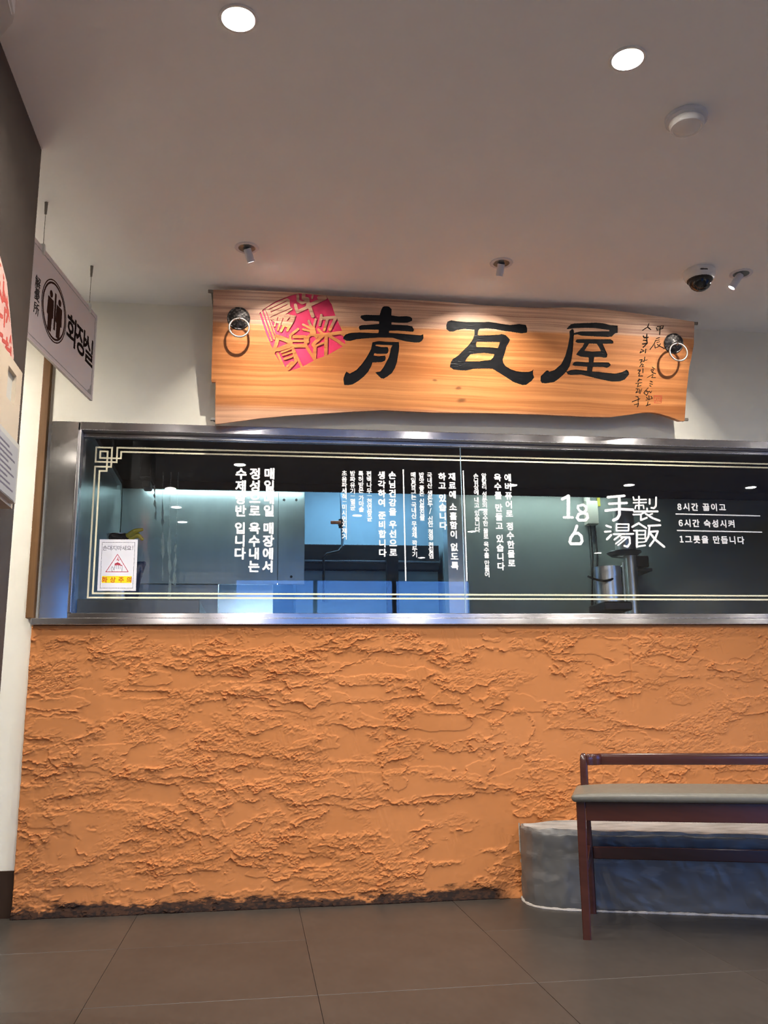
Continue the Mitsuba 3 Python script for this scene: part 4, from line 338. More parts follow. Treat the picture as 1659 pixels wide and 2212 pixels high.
    "허": [[48, 39, 48, 45, 60, 45, 60, 81, 67, 81, 67, 9, 60, 9, 60, 39], [7, 20, 7, 26, 50, 26, 50, 20, 32, 20, 32, 9, 25, 9, 25, 20], [12, 46, 12, 50, 12, 53, 15, 59, 19, 63, 26, 65, 32, 65, 37, 63, 39, 62, 43, 57, 45, 53, 45, 50, 45, 46, 45, 43, 42, 37, 37, 34, 34, 32, 30, 32, 27, 32, 23, 32, 18, 35, 15, 37, 14, 40, 12, 43], [18, 47, 19, 42, 22, 39, 26, 37, 31, 37, 35, 39, 38, 42, 39, 46, 39, 51, 38, 54, 35, 57, 32, 59, 27, 59, 23, 58, 20, 55, 18, 51]],
    "홀": [[7, 45, 7, 50, 73, 50, 73, 45, 43, 45, 43, 40, 52, 39, 58, 38, 62, 35, 63, 32, 63, 28, 62, 27, 60, 25, 53, 23, 46, 22, 34, 22, 25, 23, 20, 25, 18, 27, 17, 29, 17, 33, 18, 36, 20, 37, 24, 39, 29, 40, 36, 40, 36, 45], [24, 30, 25, 28, 29, 27, 36, 26, 44, 26, 50, 27, 53, 28, 56, 29, 56, 31, 54, 34, 51, 35, 44, 36, 36, 36, 27, 34, 24, 33], [11, 18, 69, 18, 69, 14, 43, 14, 43, 7, 37, 7, 36, 14, 11, 14], [15, 80, 66, 80, 66, 75, 22, 75, 22, 69, 64, 69, 64, 55, 15, 55, 15, 60, 57, 60, 58, 64, 15, 65]],
    "화": [[56, 81, 63, 81, 63, 45, 74, 45, 74, 39, 63, 39, 63, 9, 56, 9], [6, 62, 7, 67, 33, 67, 52, 65, 52, 60, 39, 61, 33, 61, 33, 54, 37, 53, 41, 51, 44, 48, 46, 45, 46, 41, 46, 38, 45, 35, 44, 33, 41, 30, 38, 28, 31, 27, 27, 27, 23, 28, 19, 29, 16, 31, 14, 34, 13, 37, 12, 42, 13, 45, 14, 47, 17, 50, 21, 53, 26, 54, 26, 61, 26, 62, 20, 62], [18, 40, 19, 37, 22, 34, 26, 32, 31, 32, 34, 33, 38, 35, 39, 37, 40, 41, 39, 45, 36, 47, 32, 48, 27, 49, 24, 48, 21, 46, 19, 43], [8, 23, 51, 23, 51, 17, 33, 17, 33, 9, 26, 9, 26, 17, 8, 17]],
}
GLYPH = {c: [[(r[i] - 40, 40 - r[i + 1]) for i in range(0, len(r), 2)] for r in rings] for c, rings in GLYPH_DATA.items()}
def glyph(c, size, bold=0.0):
    g = Polygon()
    for r in GLYPH[c]:
        g = g.symmetric_difference(Polygon(r).buffer(0))
    g = g.buffer(bold, quad_segs=3).simplify(0.5)
    return affinity.scale(g, size / 80, size / 80, origin=(0, 0))
ADV = {" ": 0.38, "ㅡ": 0.78, "8": 0.72, "6": 0.72, "1": 0.72, "/": 1.0, "!": 0.6}
def text_line(plane, text, first, last, size, bold):
    """characters spaced evenly from the point first to the point last (photograph points on the plane); size in metres"""
    adv = [ADV.get(c, 1.0) for c in text]; pos = np.cumsum(adv) - np.array(adv) / 2
    t = (pos - pos[0]) / (pos[-1] - pos[0]); a, b = plane.px([first, last])
    out = []
    for c, k in zip(text, t):
        q = a + (b - a) * k
        if c == " ": continue
        g = sbox(-0.40 * size, -0.045 * size, 0.40 * size, 0.045 * size) if c == "ㅡ" else glyph(c, size, bold)
        out.append(affinity.translate(g, *q))
    return unary_union(out)
# ------------------------------------------------------------------ the setting
def zc(z): return z + CZ         # heights measured from the lens
SILL_LO, SILL_HI, PANE_LO, PANE_HI, HEAD = zc(0.349), zc(0.375), zc(0.398), zc(1.161), zc(1.197)
XL, XR, XPANE = -0.862, 2.95, -0.743

put(struct("floor"), bx(-3.1, 5.1, -4.1, 6.9, -0.06, -0.012), "grout")
TS = 0.603
xs = [0.175 + TS * k for k in range(-6, 9)]; ys = [3.22 + TS * k for k in range(-12, 1)]
def tile_mesh(w, d):
    c = 0.0008
    v = np.array([(0, 0, -0.012), (w, 0, -0.012), (w, d, -0.012), (0, d, -0.012), (0, 0, -c), (w, 0, -c), (w, d, -c), (0, d, -c), (c, c, 0), (w - c, c, 0), (w - c, d - c, 0), (c, d - c, 0)], float)
    q = [(0, 3, 2, 1), (0, 1, 5, 4), (1, 2, 6, 5), (2, 3, 7, 6), (3, 0, 4, 7), (4, 5, 9, 8), (5, 6, 10, 9), (6, 7, 11, 10), (7, 4, 8, 11), (8, 9, 10, 11)]
    return trimesh.Trimesh(v, [t for a, b, c_, d_ in q for t in ((a, b, c_), (a, c_, d_))], process=False)
full = mikit.ply(tile_mesh(TS - 0.0011, TS - 0.0011), "floor_tile"); short = mikit.ply(tile_mesh(TS - 0.0011, 3.79 - 3.22), "floor_tile")
rng = random.Random(4)
for y in ys:
    for x in xs[:-1]:
        if x < -3.05 or x > 4.9: continue
        scene[fresh("floor__tile")] = {**(short if y > 3.2 else full), "to_world": T().translate([x + 0.00055, y + 0.00055, rng.uniform(-0.0005, 0.0)])}

put(struct("ceiling"), bx(-3.1, 5.1, -4.1, 3.95, CEIL, CEIL + 0.06), "ceiling_paint")
put(struct("wall_back", "cream painted wall above the kitchen window, behind the wooden signboard"),
    cat(bx(XL, XR, WALL, 3.93, HEAD, CEIL), bx(XR, 5.0, WALL, 3.93, 0, CEIL)), "cream_paint")
put(struct("wall_corridor", "cream painted wall left of the kitchen window"), bx(-3.1, XL, 3.775, 3.93, 0, CEIL), "cream_paint")
put(struct("wall_left", "dark brown wall end at the left, in front of the toilet sign"), bx(-0.96, -0.70, 1.55, 2.66, 0, CEIL), "dark_wall")
put(struct("wall_side"), bx(-3.15, -3.0, -4.1, 3.93, 0, CEIL), "cream_paint")
# shop front openings to the street: in the right wall and behind the viewer
RY0, RY1, SZ0, SZ1 = -0.6, 2.2, 0.05, 2.20
put(struct("wall_right"), cat(bx(5.0, 5.15, -4.1, RY0, 0, CEIL), bx(5.0, 5.15, RY1, 3.93, 0, CEIL), bx(5.0, 5.15, RY0, RY1, SZ1, CEIL), bx(5.0, 5.15, RY0, RY1, 0, SZ0)), "cream_paint")
SX0, SX1 = -0.3, 2.8
put(struct("wall_rear"), cat(bx(-3.1, SX0, -4.1, -4.0, 0, CEIL), bx(SX1, 5.1, -4.1, -4.0, 0, CEIL), bx(SX0, SX1, -4.1, -4.0, 2.40, CEIL)), "cream_paint")
struct("window_2"); struct("window_3")
for k in range(4):
    x = SX0 + (SX1 - SX0) * k / 3
    put("window_3__mullion", bx(x - 0.025, x + 0.025, -4.08, -4.02, 0, 2.40), "black_matte")
for k in range(4):
    y = RY0 + (RY1 - RY0) * k / 3
    put("window_2__mullion", bx(5.04, 5.10, y - 0.03, y + 0.03, SZ0, SZ1), "black_matte")
put(struct("baseboard_corridor"), bx(-3.0, -0.885, 3.76, 3.776, 0, 0.165), "baseboard_brown")

# orange stucco counter wall: thrown and dragged plaster, modelled as relief
def fb(x, z, o, seed): return meshkit.fbm(np.stack([x, z, np.full_like(x, seed * 3.7)], -1), o, seed)
PX0, PX1, ST = -0.885, 2.62, 0.0025
gx = np.arange(PX0, PX1 + ST / 2, ST); gz = np.linspace(0.0, SILL_LO - 0.002, 433)
X, Z = np.meshgrid(gx, gz)
# arc shaped sweeps: gently bend the working direction
ang = 0.35 * (fb(X * 0.9, Z * 1.3, 2, 11) - 0.5)
Xr = X + 0.05 * (fb(X * 9, Z * 9, 3, 21) - 0.5); Zr = Z + 0.35 * ang + 0.035 * (fb(X * 10, Z * 10, 3, 22) - 0.5)
h = 0.0035 * (fb(X * 2.2, Z * 4.0, 3, 1) - 0.5)
rag = fb(X * 55, Z * 55, 3, 5) - 0.5
def sst(a, b, x):
    t = np.clip((x - a) / (b - a), 0, 1); return t * t * (3 - 2 * t)
crumb = 1 - 2 * np.abs(fb(X * 58 + 3.0 * rag, Z * 95 + 2.0 * rag, 3, 8) - 0.5)      # crumbs and torn ridges
crumb2 = fb(X * 130, Z * 170, 2, 9) - 0.5
tear = 1 - 2 * np.abs(fb((X + 0.5 * Z) * 34 + 2 * rag, (Z - 0.3 * X) * 60, 3, 14) - 0.5)
zone = sst(0.47, 0.60, fb(X * 2.4, Z * 6.5, 4, 15))
rough = np.zeros_like(h)
for k, (fx, fz, t, amp) in enumerate([(1.7, 7.0, 0.53, 0.0022), (2.6, 9.0, 0.56, 0.0022), (3.8, 12.0, 0.58, 0.0020), (5.5, 9.0, 0.62, 0.0022), (1.3, 6.0, 0.60, 0.0022)]):
    n = fb(Xr * fx, Zr * fz, 4, 31 + k) + 0.085 * rag
    dz = np.gradient(n, ST, axis=0)
    e = n - t
    h += amp * sst(-0.006, 0.008, e)
    broken = sst(0.42, 0.62, fb(X * 16, Z * 30, 3, 61 + k))
    lip = np.exp(-np.square(e / 0.012)) * (0.15 + 0.85 * sst(-0.2, 1.2, dz)) * broken   # torn lower lips of each pass stand proud
    h += 0.0045 * lip * (0.3 + 1.4 * sst(0.3, 0.7, crumb2 + 0.5))
    rough = np.maximum(rough, np.exp(-np.square((e - 0.010) / 0.030)) * sst(0.42, 0.56, fb(X * 3.3, Z * 5.5, 3, 51 + k)))
rough = np.maximum(rough, 0.9 * zone * sst(0.45, 0.62, fb(X * 9, Z * 14, 3, 17)))
h += rough * (0.0070 * np.maximum(crumb - 0.70, -0.12) * 1.6 + 0.0034 * np.maximum(tear - 0.72, -0.1) + 0.0022 * crumb2)
drag = fb((X + 0.25 * Z) * 150, Z * 9, 2, 71) - 0.5                        # comb marks of the trowel
h += 0.0035 * drag * sst(0.58, 0.68, fb(X * 5, Z * 5, 3, 72))
h += 0.0006 * (fb(X * 90, Z * 90, 2, 81) - 0.5)
crack = np.abs(X - (1.588 + 0.010 * (Z - 0.9) + 0.004 * (fb(X * 0 + 2, Z * 14, 2, 91) - 0.5)))
h -= 0.004 * np.exp(-np.square(crack / 0.0028)) * sst(0.72, 0.78, Z)
edge = np.minimum(np.minimum(sst(0, 0.012, SILL_LO - 0.002 - Z), 1), 1)
h = h * (0.25 + 0.75 * edge) + 0.004
h += 0.018 * np.square(sst(0.05, 0.0, Z))                                  # the plaster swells out at the floor
nzv, nxv = X.shape
V = np.stack([X, WALL - h, Z], -1).reshape(-1, 3)
ii = np.arange(nzv * nxv).reshape(nzv, nxv)
Fq = np.stack([ii[:-1, :-1], ii[:-1, 1:], ii[1:, 1:], ii[1:, :-1]], -1).reshape(-1, 4)
rim = np.concatenate([ii[0, :], ii[1:, -1], ii[-1, -2::-1], ii[-2:0:-1, 0]])
Vb = V[rim].copy(); Vb[:, 1] = 3.80
nb = len(rim); base = len(V); a = np.arange(nb); b = (a + 1) % nb
Fs = np.stack([rim[a], base + a, base + b, rim[b]], -1)
put(struct("wall_front", "orange rough stucco counter wall under the kitchen window"), (np.vstack([V, Vb]), np.vstack([Fq, Fs])), "orange_plaster", smooth=35)
put("wall_front__backing", cat(bx(PX0, XR, 3.80, 3.93, 0, SILL_LO), bx(PX1, 5.0, 3.75, 3.80, 0, SILL_LO)), "orange_plaster")

# ------------------------------------------------------------------ kitchen window: steel frame, panes, lettering
struct("window_1")
def steelbox(key, *b, r=0.0025): return put(key, rbox(*b, r=r), "frame_steel", smooth=30)
steelbox("window_1__frame_head", XPANE - 0.004, XR, 3.742, 3.80, PANE_HI, HEAD)
steelbox("window_1__frame_jamb", XPANE - 0.010, XPANE + 0.004, 3.738, 3.80, PANE_LO, PANE_HI - 0.0005)
steelbox("window_1__frame_sill", XPANE - 0.009, XR, 3.744, 3.80, SILL_HI + 0.001, PANE_LO - 0.0005)
steelbox("window_1__sill_nosing", -0.886, XR, 3.722, 3.80, SILL_LO, SILL_HI)
steelbox("window_1__pane_channel", XPANE + 0.0045, XR, 3.785, 3.81, PANE_HI - 0.017, PANE_HI - 0.0005)
# side panel of brushed steel, a shallow curve
nn = 24; px_ = np.linspace(XL + 0.002, XPANE - 0.0105, nn); pz_ = np.linspace(SILL_HI + 0.001, HEAD - 0.001, 40)
PXm, PZm = np.meshgrid(px_, pz_)
PY = 3.746 - 0.004 * np.sin(np.pi * (PXm - px_[0]) / (px_[-1] - px_[0])) + 0.0012 * (fb(PXm * 6, PZm * 5, 2, 5) - 0.5)
jj = np.arange(nn * 40).reshape(40, nn)
put("window_1__side_panel", (np.stack([PXm, PY, PZm], -1).reshape(-1, 3), np.stack([jj[:-1, :-1], jj[:-1, 1:], jj[1:, 1:], jj[1:, :-1]], -1).reshape(-1, 4)), "panel_steel", smooth=True,
    uv=np.stack([(PXm - px_[0]) / 0.12, (PZm - pz_[0]) / 0.84], -1).reshape(-1, 2))
put("window_1__side_panel_backing", bx(XL, XPANE - 0.011, 3.752, 3.81, SILL_HI, HEAD), "shelf_steel")
GP = Plane((0, GLASS, 0), (1, 0, 0), (0, 0, 1))
seam = GP.px([(995.3, 1000), (1003.2, 1270)]); SEAM = float(seam[:, 0].mean())
def pane(x0, x1):
    v = np.array([(x0, GLASS, PANE_LO - 0.004), (x1, GLASS, PANE_LO - 0.004), (x1, GLASS, PANE_HI), (x0, GLASS, PANE_HI)])
    return put("window_1__pane", (v, np.array([(0, 1, 2, 3)])), "pane_glass")
pane(XPANE, SEAM - 0.0015); pane(SEAM + 0.0015, XR)
put("window_1__pane_joint", bx(SEAM - 0.0015, SEAM + 0.0015, GLASS - 0.003, GLASS + 0.004, PANE_LO, PANE_HI), "pale_blue")

def vinyl(key, g, mat="vinyl_white", label=None):
    k = put(key, GP.solid(g, 0.0006, 0.0012), mat)
    if label: say(k, label)
    return k
LINES = [
    ("매일매일 매장에서", (582.3, 1021.7), (578.7, 1222), 26.5, 3.3), ("정성으로 육수내는", (551.4, 1021.7), (548.4, 1222), 26.5, 3.3), ("수제탕반 입니다", (521, 1021.7), (518, 1194), 26.5, 3.3),
    ("손님건강을 우선으로", (847.1, 1025.6), (849.3, 1192.3), 18.6, 3.2), ("생각하여 준비합니다", (824.1, 1025.6), (826.3, 1193), 18.6, 3.2),
    ("편백나무ㅡ천연항균", (797, 1022.6), (798.3, 1119.7), 13.2, 2.2), ("특허받은 가마솥", (779.3, 1022.6), (780.6, 1099.5), 13.2, 2.2), ("방짜유기ㅡ멸균", (761.4, 1022), (762.2, 1095.8), 13.2, 2.2),
    ("초음파세척ㅡ미시먼지제거", (743.7, 1021.7), (744.2, 1158.7), 13.2, 2.2),
    ("재료에 소홀함이 없도록", (976.3, 1028.7), (982.4, 1221), 18.6, 3.2), ("하고 있습니다", (954.6, 1028.7), (957, 1134.3), 18.6, 3.2),
    ("국내산 생돈두 / 신안 청정 천일염", (927.7, 1025.6), (931.4, 1200.2), 13.2, 2.2), ("밥맛 좋은 신동진쌀", (910.2, 1025.6), (911.9, 1117.8), 13.2, 2.2), ("매일담그는 국내산 무생채 깍두기", (892.5, 1025), (896, 1197), 13.2, 2.2),
    ("에버퓨어로 정수한물로", (1096.7, 1031), (1105, 1215.5), 18.6, 3.2), ("육수를 만들고 있습니다", (1074.5, 1030.5), (1081.8, 1222.2), 18.6, 3.2),
    ("알칼리 성분의 정수한 물로 육수를 만들어", (1045, 1027.5), (1052.5, 1240), 13.2, 2.2), ("손님상에 내고 있습니다", (1027.8, 1027.5), (1031.4, 1143.5), 13.2, 2.2),
    ("8시간 끓이고", (1467.3, 1093.8), (1560, 1095), 19, 3.0), ("6시간 숙성시켜", (1470, 1128.7), (1580, 1130.5), 19, 3.0), ("1그릇을 만듭니다", (1471.7, 1163.7), (1599.7, 1166), 19, 3.0)]
M_PX = 3.80 / 1950 * 1.02         # metres per pixel on the glass
for s, a_, b_, size, bold in LINES:
    vinyl("window_1__lettering", text_line(GP, s, a_, b_, size * M_PX, bold), label="white Korean lettering reading " + s.replace("ㅡ", "-"))
ZB = lambda pts: [(1200 + x / 6.636, 1050 + y / 6.636) for x, y in pts]
def brush(strokes):
    return unary_union([LineString(GP.px(ZB(p))).buffer(w / 6.636 * M_PX / 2, quad_segs=4) for p, w in strokes])
N18 = [([(95, 188), (180, 145)], 44), ([(183, 145), (182, 440)], 54), ([(120, 450), (245, 450)], 38), ([(352, 280), (395, 268), (440, 300), (440, 345), (395, 385), (340, 350), (318, 312), (325, 285)], 38),
       ([(395, 385), (330, 405), (308, 455), (335, 490), (430, 490), (462, 450), (450, 400), (395, 385)], 44)]
N6 = [([(306, 572), (275, 660), (218, 740), (203, 800), (220, 828), (355, 828), (380, 790), (368, 715), (320, 675), (265, 680)], 44)]
HAN = [
    [([(750, 160), (985, 140)], 40), ([(768, 255), (1020, 242)], 38), ([(717, 352), (910, 330), (1108, 340)], 42), ([(912, 170), (915, 410), (885, 465), (830, 490)], 46)],
    [([(1112, 160), (1128, 200)], 26), ([(1195, 152), (1195, 330)], 28), ([(1120, 198), (1298, 193)], 24), ([(1115, 240), (1300, 236)], 24), ([(1140, 322), (1150, 278), (1258, 275), (1264, 322)], 22), ([(1348, 190), (1348, 255)], 30),
     ([(1440, 165), (1438, 285), (1410, 318), (1372, 312)], 30), ([(1125, 366), (1462, 364)], 32), ([(1310, 322), (1312, 360)], 28), ([(1295, 370), (1215, 408), (1112, 410)], 26), ([(1222, 405), (1222, 488), (1308, 455)], 30), ([(1295, 400), (1390, 460), (1490, 496)], 34), ([(1385, 396), (1332, 420)], 24)],
    [([(727, 568), (792, 590)], 34), ([(707, 655), (788, 650)], 30), ([(737, 763), (795, 702)], 36), ([(872, 545), (872, 640), (1045, 640), (1048, 548), (872, 545)], 26), ([(882, 594), (1038, 594)], 18), ([(832, 690), (1112, 686)], 30),
     ([(945, 690), (842, 768)], 28), ([(940, 735), (1060, 735), (1066, 820), (1030, 870), (985, 856)], 32), ([(962, 748), (862, 828)], 24), ([(1012, 752), (895, 848)], 24)],
    [([(1192, 532), (1098, 586)], 32), ([(1192, 535), (1298, 602)], 32), ([(1165, 640), (1165, 872)], 34), ([(1120, 640), (1288, 640), (1284, 755)], 26), ([(1172, 697), (1280, 697)], 20), ([(1172, 752), (1280, 752)], 20), ([(1165, 868), (1282, 850)], 28), ([(1180, 808), (1280, 800)], 22),
     ([(1328, 570), (1500, 562)], 32), ([(1345, 575), (1332, 720), (1292, 790)], 32), ([(1350, 655), (1465, 648), (1428, 752), (1350, 858)], 32), ([(1362, 685), (1420, 760), (1555, 870)], 38)]]
vinyl("window_1__lettering", brush(N18), label="large white number 18"); vinyl("window_1__lettering", brush(N6), label="large white number 6")
for g, nm in zip(HAN, "手製湯飯"): vinyl("window_1__lettering", brush(g), label="large white brush character " + nm)
def px_line(pts, w): return LineString(GP.px(pts)).buffer(w * M_PX / 2, cap_style="flat", join_style="mitre")
for p in ([(870.9, 1014), (876.4, 1255)], [(1000.4, 1016.5), (1008.7, 1255)]): vinyl("window_1__divider_line", px_line(p, 2.8))
for p in ([(1459, 1110.3), (1642, 1114.5)], [(1462, 1146), (1646, 1149.6)]): vinyl("window_1__divider_line", px_line(p, 2.8))
ZC = lambda pts: [(180 + x / 11.06, 940 + y / 11.06) for x, y in pts]
R1, R2 = (1700, 1002.7), (1700, 993)
xr_top = GP.px([(1659, 996), (1659, 1006.5), (1659, 1287.5), (1659, 1296)])
zt1, zt2 = GP.px(ZC([(900, 305)]))[0, 1], GP.px(ZC([(900, 403)]))[0, 1]
zb1, zb2 = GP.px([(700, 1283.5)])[0, 1], GP.px([(700, 1292.5)])[0, 1]
qa, qb = GP.px(ZC([(810, 305), (903, 403)])), GP.px(ZC([(285, 755), (385, 855)]))
g1 = GP.px(ZC([(815, 300), (800, 648), (292, 640), (308, 293), (690, 297), (672, 760), (283, 757)]))
g2 = GP.px(ZC([(905, 400), (898, 557), (400, 552), (408, 388), (583, 390), (562, 858), (388, 860)]))
xo, xi = g1[6, 0], g2[6, 0]
def ortho(g, zend):                # the border is drawn square: make each run level or plumb
    q = [tuple(g[0])]
    for i in range(1, len(g)):
        dx, dz = abs(g[i] - g[i - 1]); q.append((q[-1][0], g[i][1]) if dz > dx else (g[i][0], q[-1][1]))
    return [(XR - 0.05, q[0][1])] + q + [(q[-1][0], zend), (XR - 0.05, zend)]
vinyl("window_1__border_line", LineString(ortho(g1, zb2)).buffer(0.0036, join_style="mitre", cap_style="flat"), "vinyl_cream", "pale gold border line with a knotted corner, outer one")
vinyl("window_1__border_line", LineString(ortho(g2, zb1)).buffer(0.0036, join_style="mitre", cap_style="flat"), "vinyl_cream", "pale gold border line with a knotted corner, inner one")

put(struct("trim_1", "brown wooden corner strip left of the steel window frame"), rbox(-0.911, -0.879, 3.738, 3.775, SILL_HI + 0.001, CEIL, r=0.003), "trim_wood", smooth=30)

# notice stuck on the glass
wn = thing("warning_notice", "white laminated hand burn warning notice stuck on the kitchen glass, lower left", "notice")
NP = Plane((0, GLASS - 0.0022, 0), (1, 0, 0), (0, 0, 1))
NZ = lambda pts: NP.px([(190 + x / 11.85, 1140 + y / 11.85) for x, y in pts])
def notice(key, g, mat, hi=0.0005, lo=0.0): return put(wn + "__" + key, NP.solid(g, lo, hi), mat)
notice("sheet", Polygon(NZ([(300, 295), (1278, 300), (1225, 1615), (235, 1615)])), "paper", 0.0, -0.0012)
fr = LineString(NZ([(368, 372), (1205, 378), (1145, 1548), (310, 1548), (368, 372)])).buffer(0.0007); notice("border", fr, "print_grey")
notice("text", text_line(NP, "손대지마세요!", *[(190 + x / 11.85, 1140 + y / 11.85) for x, y in ((437, 508), (1150, 515))], 11.2 * M_PX, 0.6), "print_grey")
notice("triangle", LineString(NZ([(760, 680), (1030, 1130), (458, 1130), (760, 680)])).buffer(0.0012), "print_red")
hand = unary_union([LineString(NZ(p)).buffer(0.0008) for p in ([(625, 1125), (600, 1030), (615, 1000), (640, 1010), (668, 1090), (688, 985), (690, 960)], [(725, 960), (725, 1050)], [(775, 960), (775, 1050)], [(825, 960), (825, 1050)], [(878, 985), (870, 1125)])])
notice("hand", hand, "print_grey")
notice("burn", unary_union([Polygon(NZ([(680, 985), (685, 915), (720, 905), (755, 880), (800, 905), (830, 915), (835, 945), (880, 960), (880, 990), (835, 965), (720, 955)])), LineString(NZ([(735, 830), (760, 800), (770, 765), (765, 820), (785, 850), (800, 815)])).buffer(0.0011)]), "print_red")
notice("band", Polygon(NZ([(360, 1235), (1120, 1240), (1112, 1415), (350, 1410)])), "print_yellow", 0.0004)
notice("text", text_line(NP, "화상주의", *[(190 + x / 11.85, 1140 + y / 11.85) for x, y in ((425, 1322), (1060, 1322))], 12.6 * M_PX, 2.0), "print_orange", 0.0007)
# ------------------------------------------------------------------ wooden signboard
LEAN = math.radians(14.5)
SP = Plane((0, 3.53, zc(1.722)), (1, 0, 0), (0, -math.sin(LEAN), math.cos(LEAN)))
sb = thing("signboard", "long live edge cedar signboard with carved black characters above the kitchen window", "signboard")
OUT = [(460.5, 625.9), (513, 625.9), (562.6, 628), (645.5, 632), (718.5, 639), (794.7, 643), (880, 647.5), (940, 650.6), (1048.5, 659.7), (1110, 663), (1164.2, 665.1), (1240, 664), (1301.7, 667.6), (1374, 676.7), (1446.3, 686.8), (1500, 695),
       (1498.8, 744.7), (1493, 775), (1488, 799), (1482.5, 853), (1478.9, 909), (1473.5, 910.3), (1446, 900), (1428, 894.5), (1410, 891), (1390, 891), (1366.8, 894.8), (1319.7, 901), (1265.5, 900), (1157, 894.8), (1048.5, 892), (940, 891), (894, 889), (827.9, 885.8),
       (761.6, 889), (695, 893.4), (629, 897.4), (562.6, 903.4), (496, 912.3), (464.8, 916.6), (465.5, 825.5), (456.5, 824.8), (457.5, 780), (459, 732.6)]
outline = Polygon(SP.px(OUT)).buffer(-0.004).buffer(0.004)
def zoomed(x0, y0, s): return lambda pts: SP.px([(x0 + x / s, y0 + y / s) for x, y in pts])
ZQ, ZW, ZU = zoomed(740, 640, 8.295), zoomed(950, 670, 7.541), zoomed(1150, 670, 7.213)
def round_off(g): return g.buffer(0.0012).buffer(-0.0022).buffer(0.001)
CHQ = unary_union([Polygon(ZQ(p)).buffer(0) for p in (
    [(720, 190), (760, 175), (830, 185), (860, 210), (880, 235), (875, 340), (1000, 360), (1150, 355), (1220, 370), (1250, 400), (1245, 440), (1160, 475), (1000, 475), (880, 465), (875, 505), (1000, 510), (1170, 520), (1250, 540), (1280, 600), (1265, 635), (1180, 630), (1000, 615), (835, 620), (835, 655), (1000, 665), (1280, 690), (1400, 700), (1435, 685), (1445, 670), (1450, 750), (1420, 800), (1370, 828), (1280, 828), (1150, 810), (1000, 775), (900, 745), (660, 740), (400, 755), (250, 770), (140, 800), (70, 798), (15, 760), (15, 730), (60, 680), (150, 655), (300, 648), (640, 660), (650, 610), (640, 600), (430, 595), (310, 605), (292, 570), (300, 535), (350, 515), (520, 505), (655, 495), (655, 450), (520, 440), (400, 445), (350, 410), (318, 375), (335, 345), (400, 330), (665, 335), (690, 250)],
    [(535, 825), (660, 800), (760, 815), (1010, 820), (1015, 900), (1005, 1000), (975, 1180), (940, 1280), (890, 1370), (800, 1440), (740, 1475), (690, 1470), (585, 1365), (680, 1345), (740, 1260), (830, 1090), (870, 920), (895, 878), (600, 865), (585, 885), (700, 910), (810, 910), (825, 960), (815, 1010), (790, 1030), (620, 1030), (570, 1020), (558, 1060), (640, 1075), (760, 1065), (775, 1100), (765, 1150), (700, 1180), (535, 1185), (520, 1240), (460, 1350), (380, 1440), (280, 1520), (180, 1580), (100, 1592), (30, 1590), (15, 1480), (40, 1400), (70, 1350), (130, 1385), (250, 1320), (350, 1210), (440, 1080), (510, 950)])])
CHW = Polygon(ZW([(105, 250), (125, 185), (190, 165), (280, 180), (440, 195), (740, 195), (790, 188), (900, 205), (1020, 225), (1150, 240), (1300, 225), (1405, 240), (1425, 300), (1425, 365), (1330, 378), (1180, 355), (1000, 330), (900, 310), (760, 298), (650, 305), (630, 330), (618, 410), (800, 408), (970, 400), (1010, 388), (1080, 410), (1145, 480), (1130, 520), (1090, 590), (1070, 670), (1040, 760), (1025, 810), (1035, 860), (1070, 910), (1150, 960), (1250, 995), (1350, 1005), (1450, 1005), (1500, 990), (1525, 962), (1520, 1040), (1540, 1095), (1500, 1150), (1410, 1215), (1340, 1218), (1200, 1170), (1080, 1090), (950, 1010), (860, 955), (720, 950), (550, 955), (430, 985), (330, 980), (220, 965), (165, 925), (180, 850), (210, 800), (300, 740), (380, 660), (480, 560), (540, 470), (565, 390), (565, 320), (400, 305), (270, 325), (220, 350), (160, 350), (110, 310)]),
    [ZW([(600, 515), (980, 520), (965, 570), (945, 620), (850, 605), (600, 600), (590, 560)]), ZW([(500, 720), (600, 705), (720, 698), (890, 718), (870, 770), (830, 810), (650, 832), (415, 835), (440, 785)])]).buffer(0)
CHU = unary_union([Polygon(ZU(p)).buffer(0) for p in (
    [(535, 298), (560, 260), (600, 220), (660, 205), (780, 200), (1000, 193), (1120, 205), (1200, 230), (1330, 240), (1330, 355), (1290, 360), (1240, 410), (1180, 418), (1000, 410), (780, 400), (700, 378), (655, 385), (650, 355), (750, 330), (1000, 330), (1195, 328), (1205, 310), (1110, 298), (960, 278), (800, 275), (660, 280)],
    [(580, 325), (625, 290), (645, 310), (650, 380), (640, 500), (630, 640), (610, 780), (580, 880), (530, 960), (470, 1020), (400, 1080), (340, 1120), (210, 1140), (150, 1135), (125, 1100), (130, 1030), (220, 940), (255, 940), (260, 960), (350, 930), (450, 840), (510, 720), (550, 580), (580, 420)],
    [(690, 455), (760, 450), (1220, 455), (1260, 480), (1260, 515), (1230, 522), (1100, 522), (700, 510), (670, 490)],
    [(875, 725), (965, 735), (955, 805), (940, 900), (930, 955), (850, 955), (855, 880), (880, 800)],
    [(640, 815), (680, 800), (870, 812), (1000, 812), (1190, 815), (1220, 845), (1215, 870), (1160, 900), (1100, 885), (900, 885), (820, 878), (660, 868), (622, 855)],
    [(530, 960), (600, 932), (680, 925), (850, 945), (1000, 960), (1150, 975), (1300, 990), (1400, 965), (1440, 945), (1470, 925), (1505, 970), (1500, 1010), (1440, 1080), (1360, 1110), (1230, 1112), (1050, 1075), (850, 1025), (760, 1005), (600, 1010), (550, 1000)])]
    + [Polygon(ZU([(810, 512), (1095, 518), (1130, 600), (1170, 690), (1160, 735), (1120, 742), (1060, 728), (850, 735), (760, 725), (680, 692), (720, 640), (780, 570)]), [ZU([(885, 520), (1005, 525), (1040, 580), (1070, 640), (930, 645), (810, 630), (840, 590)])])])
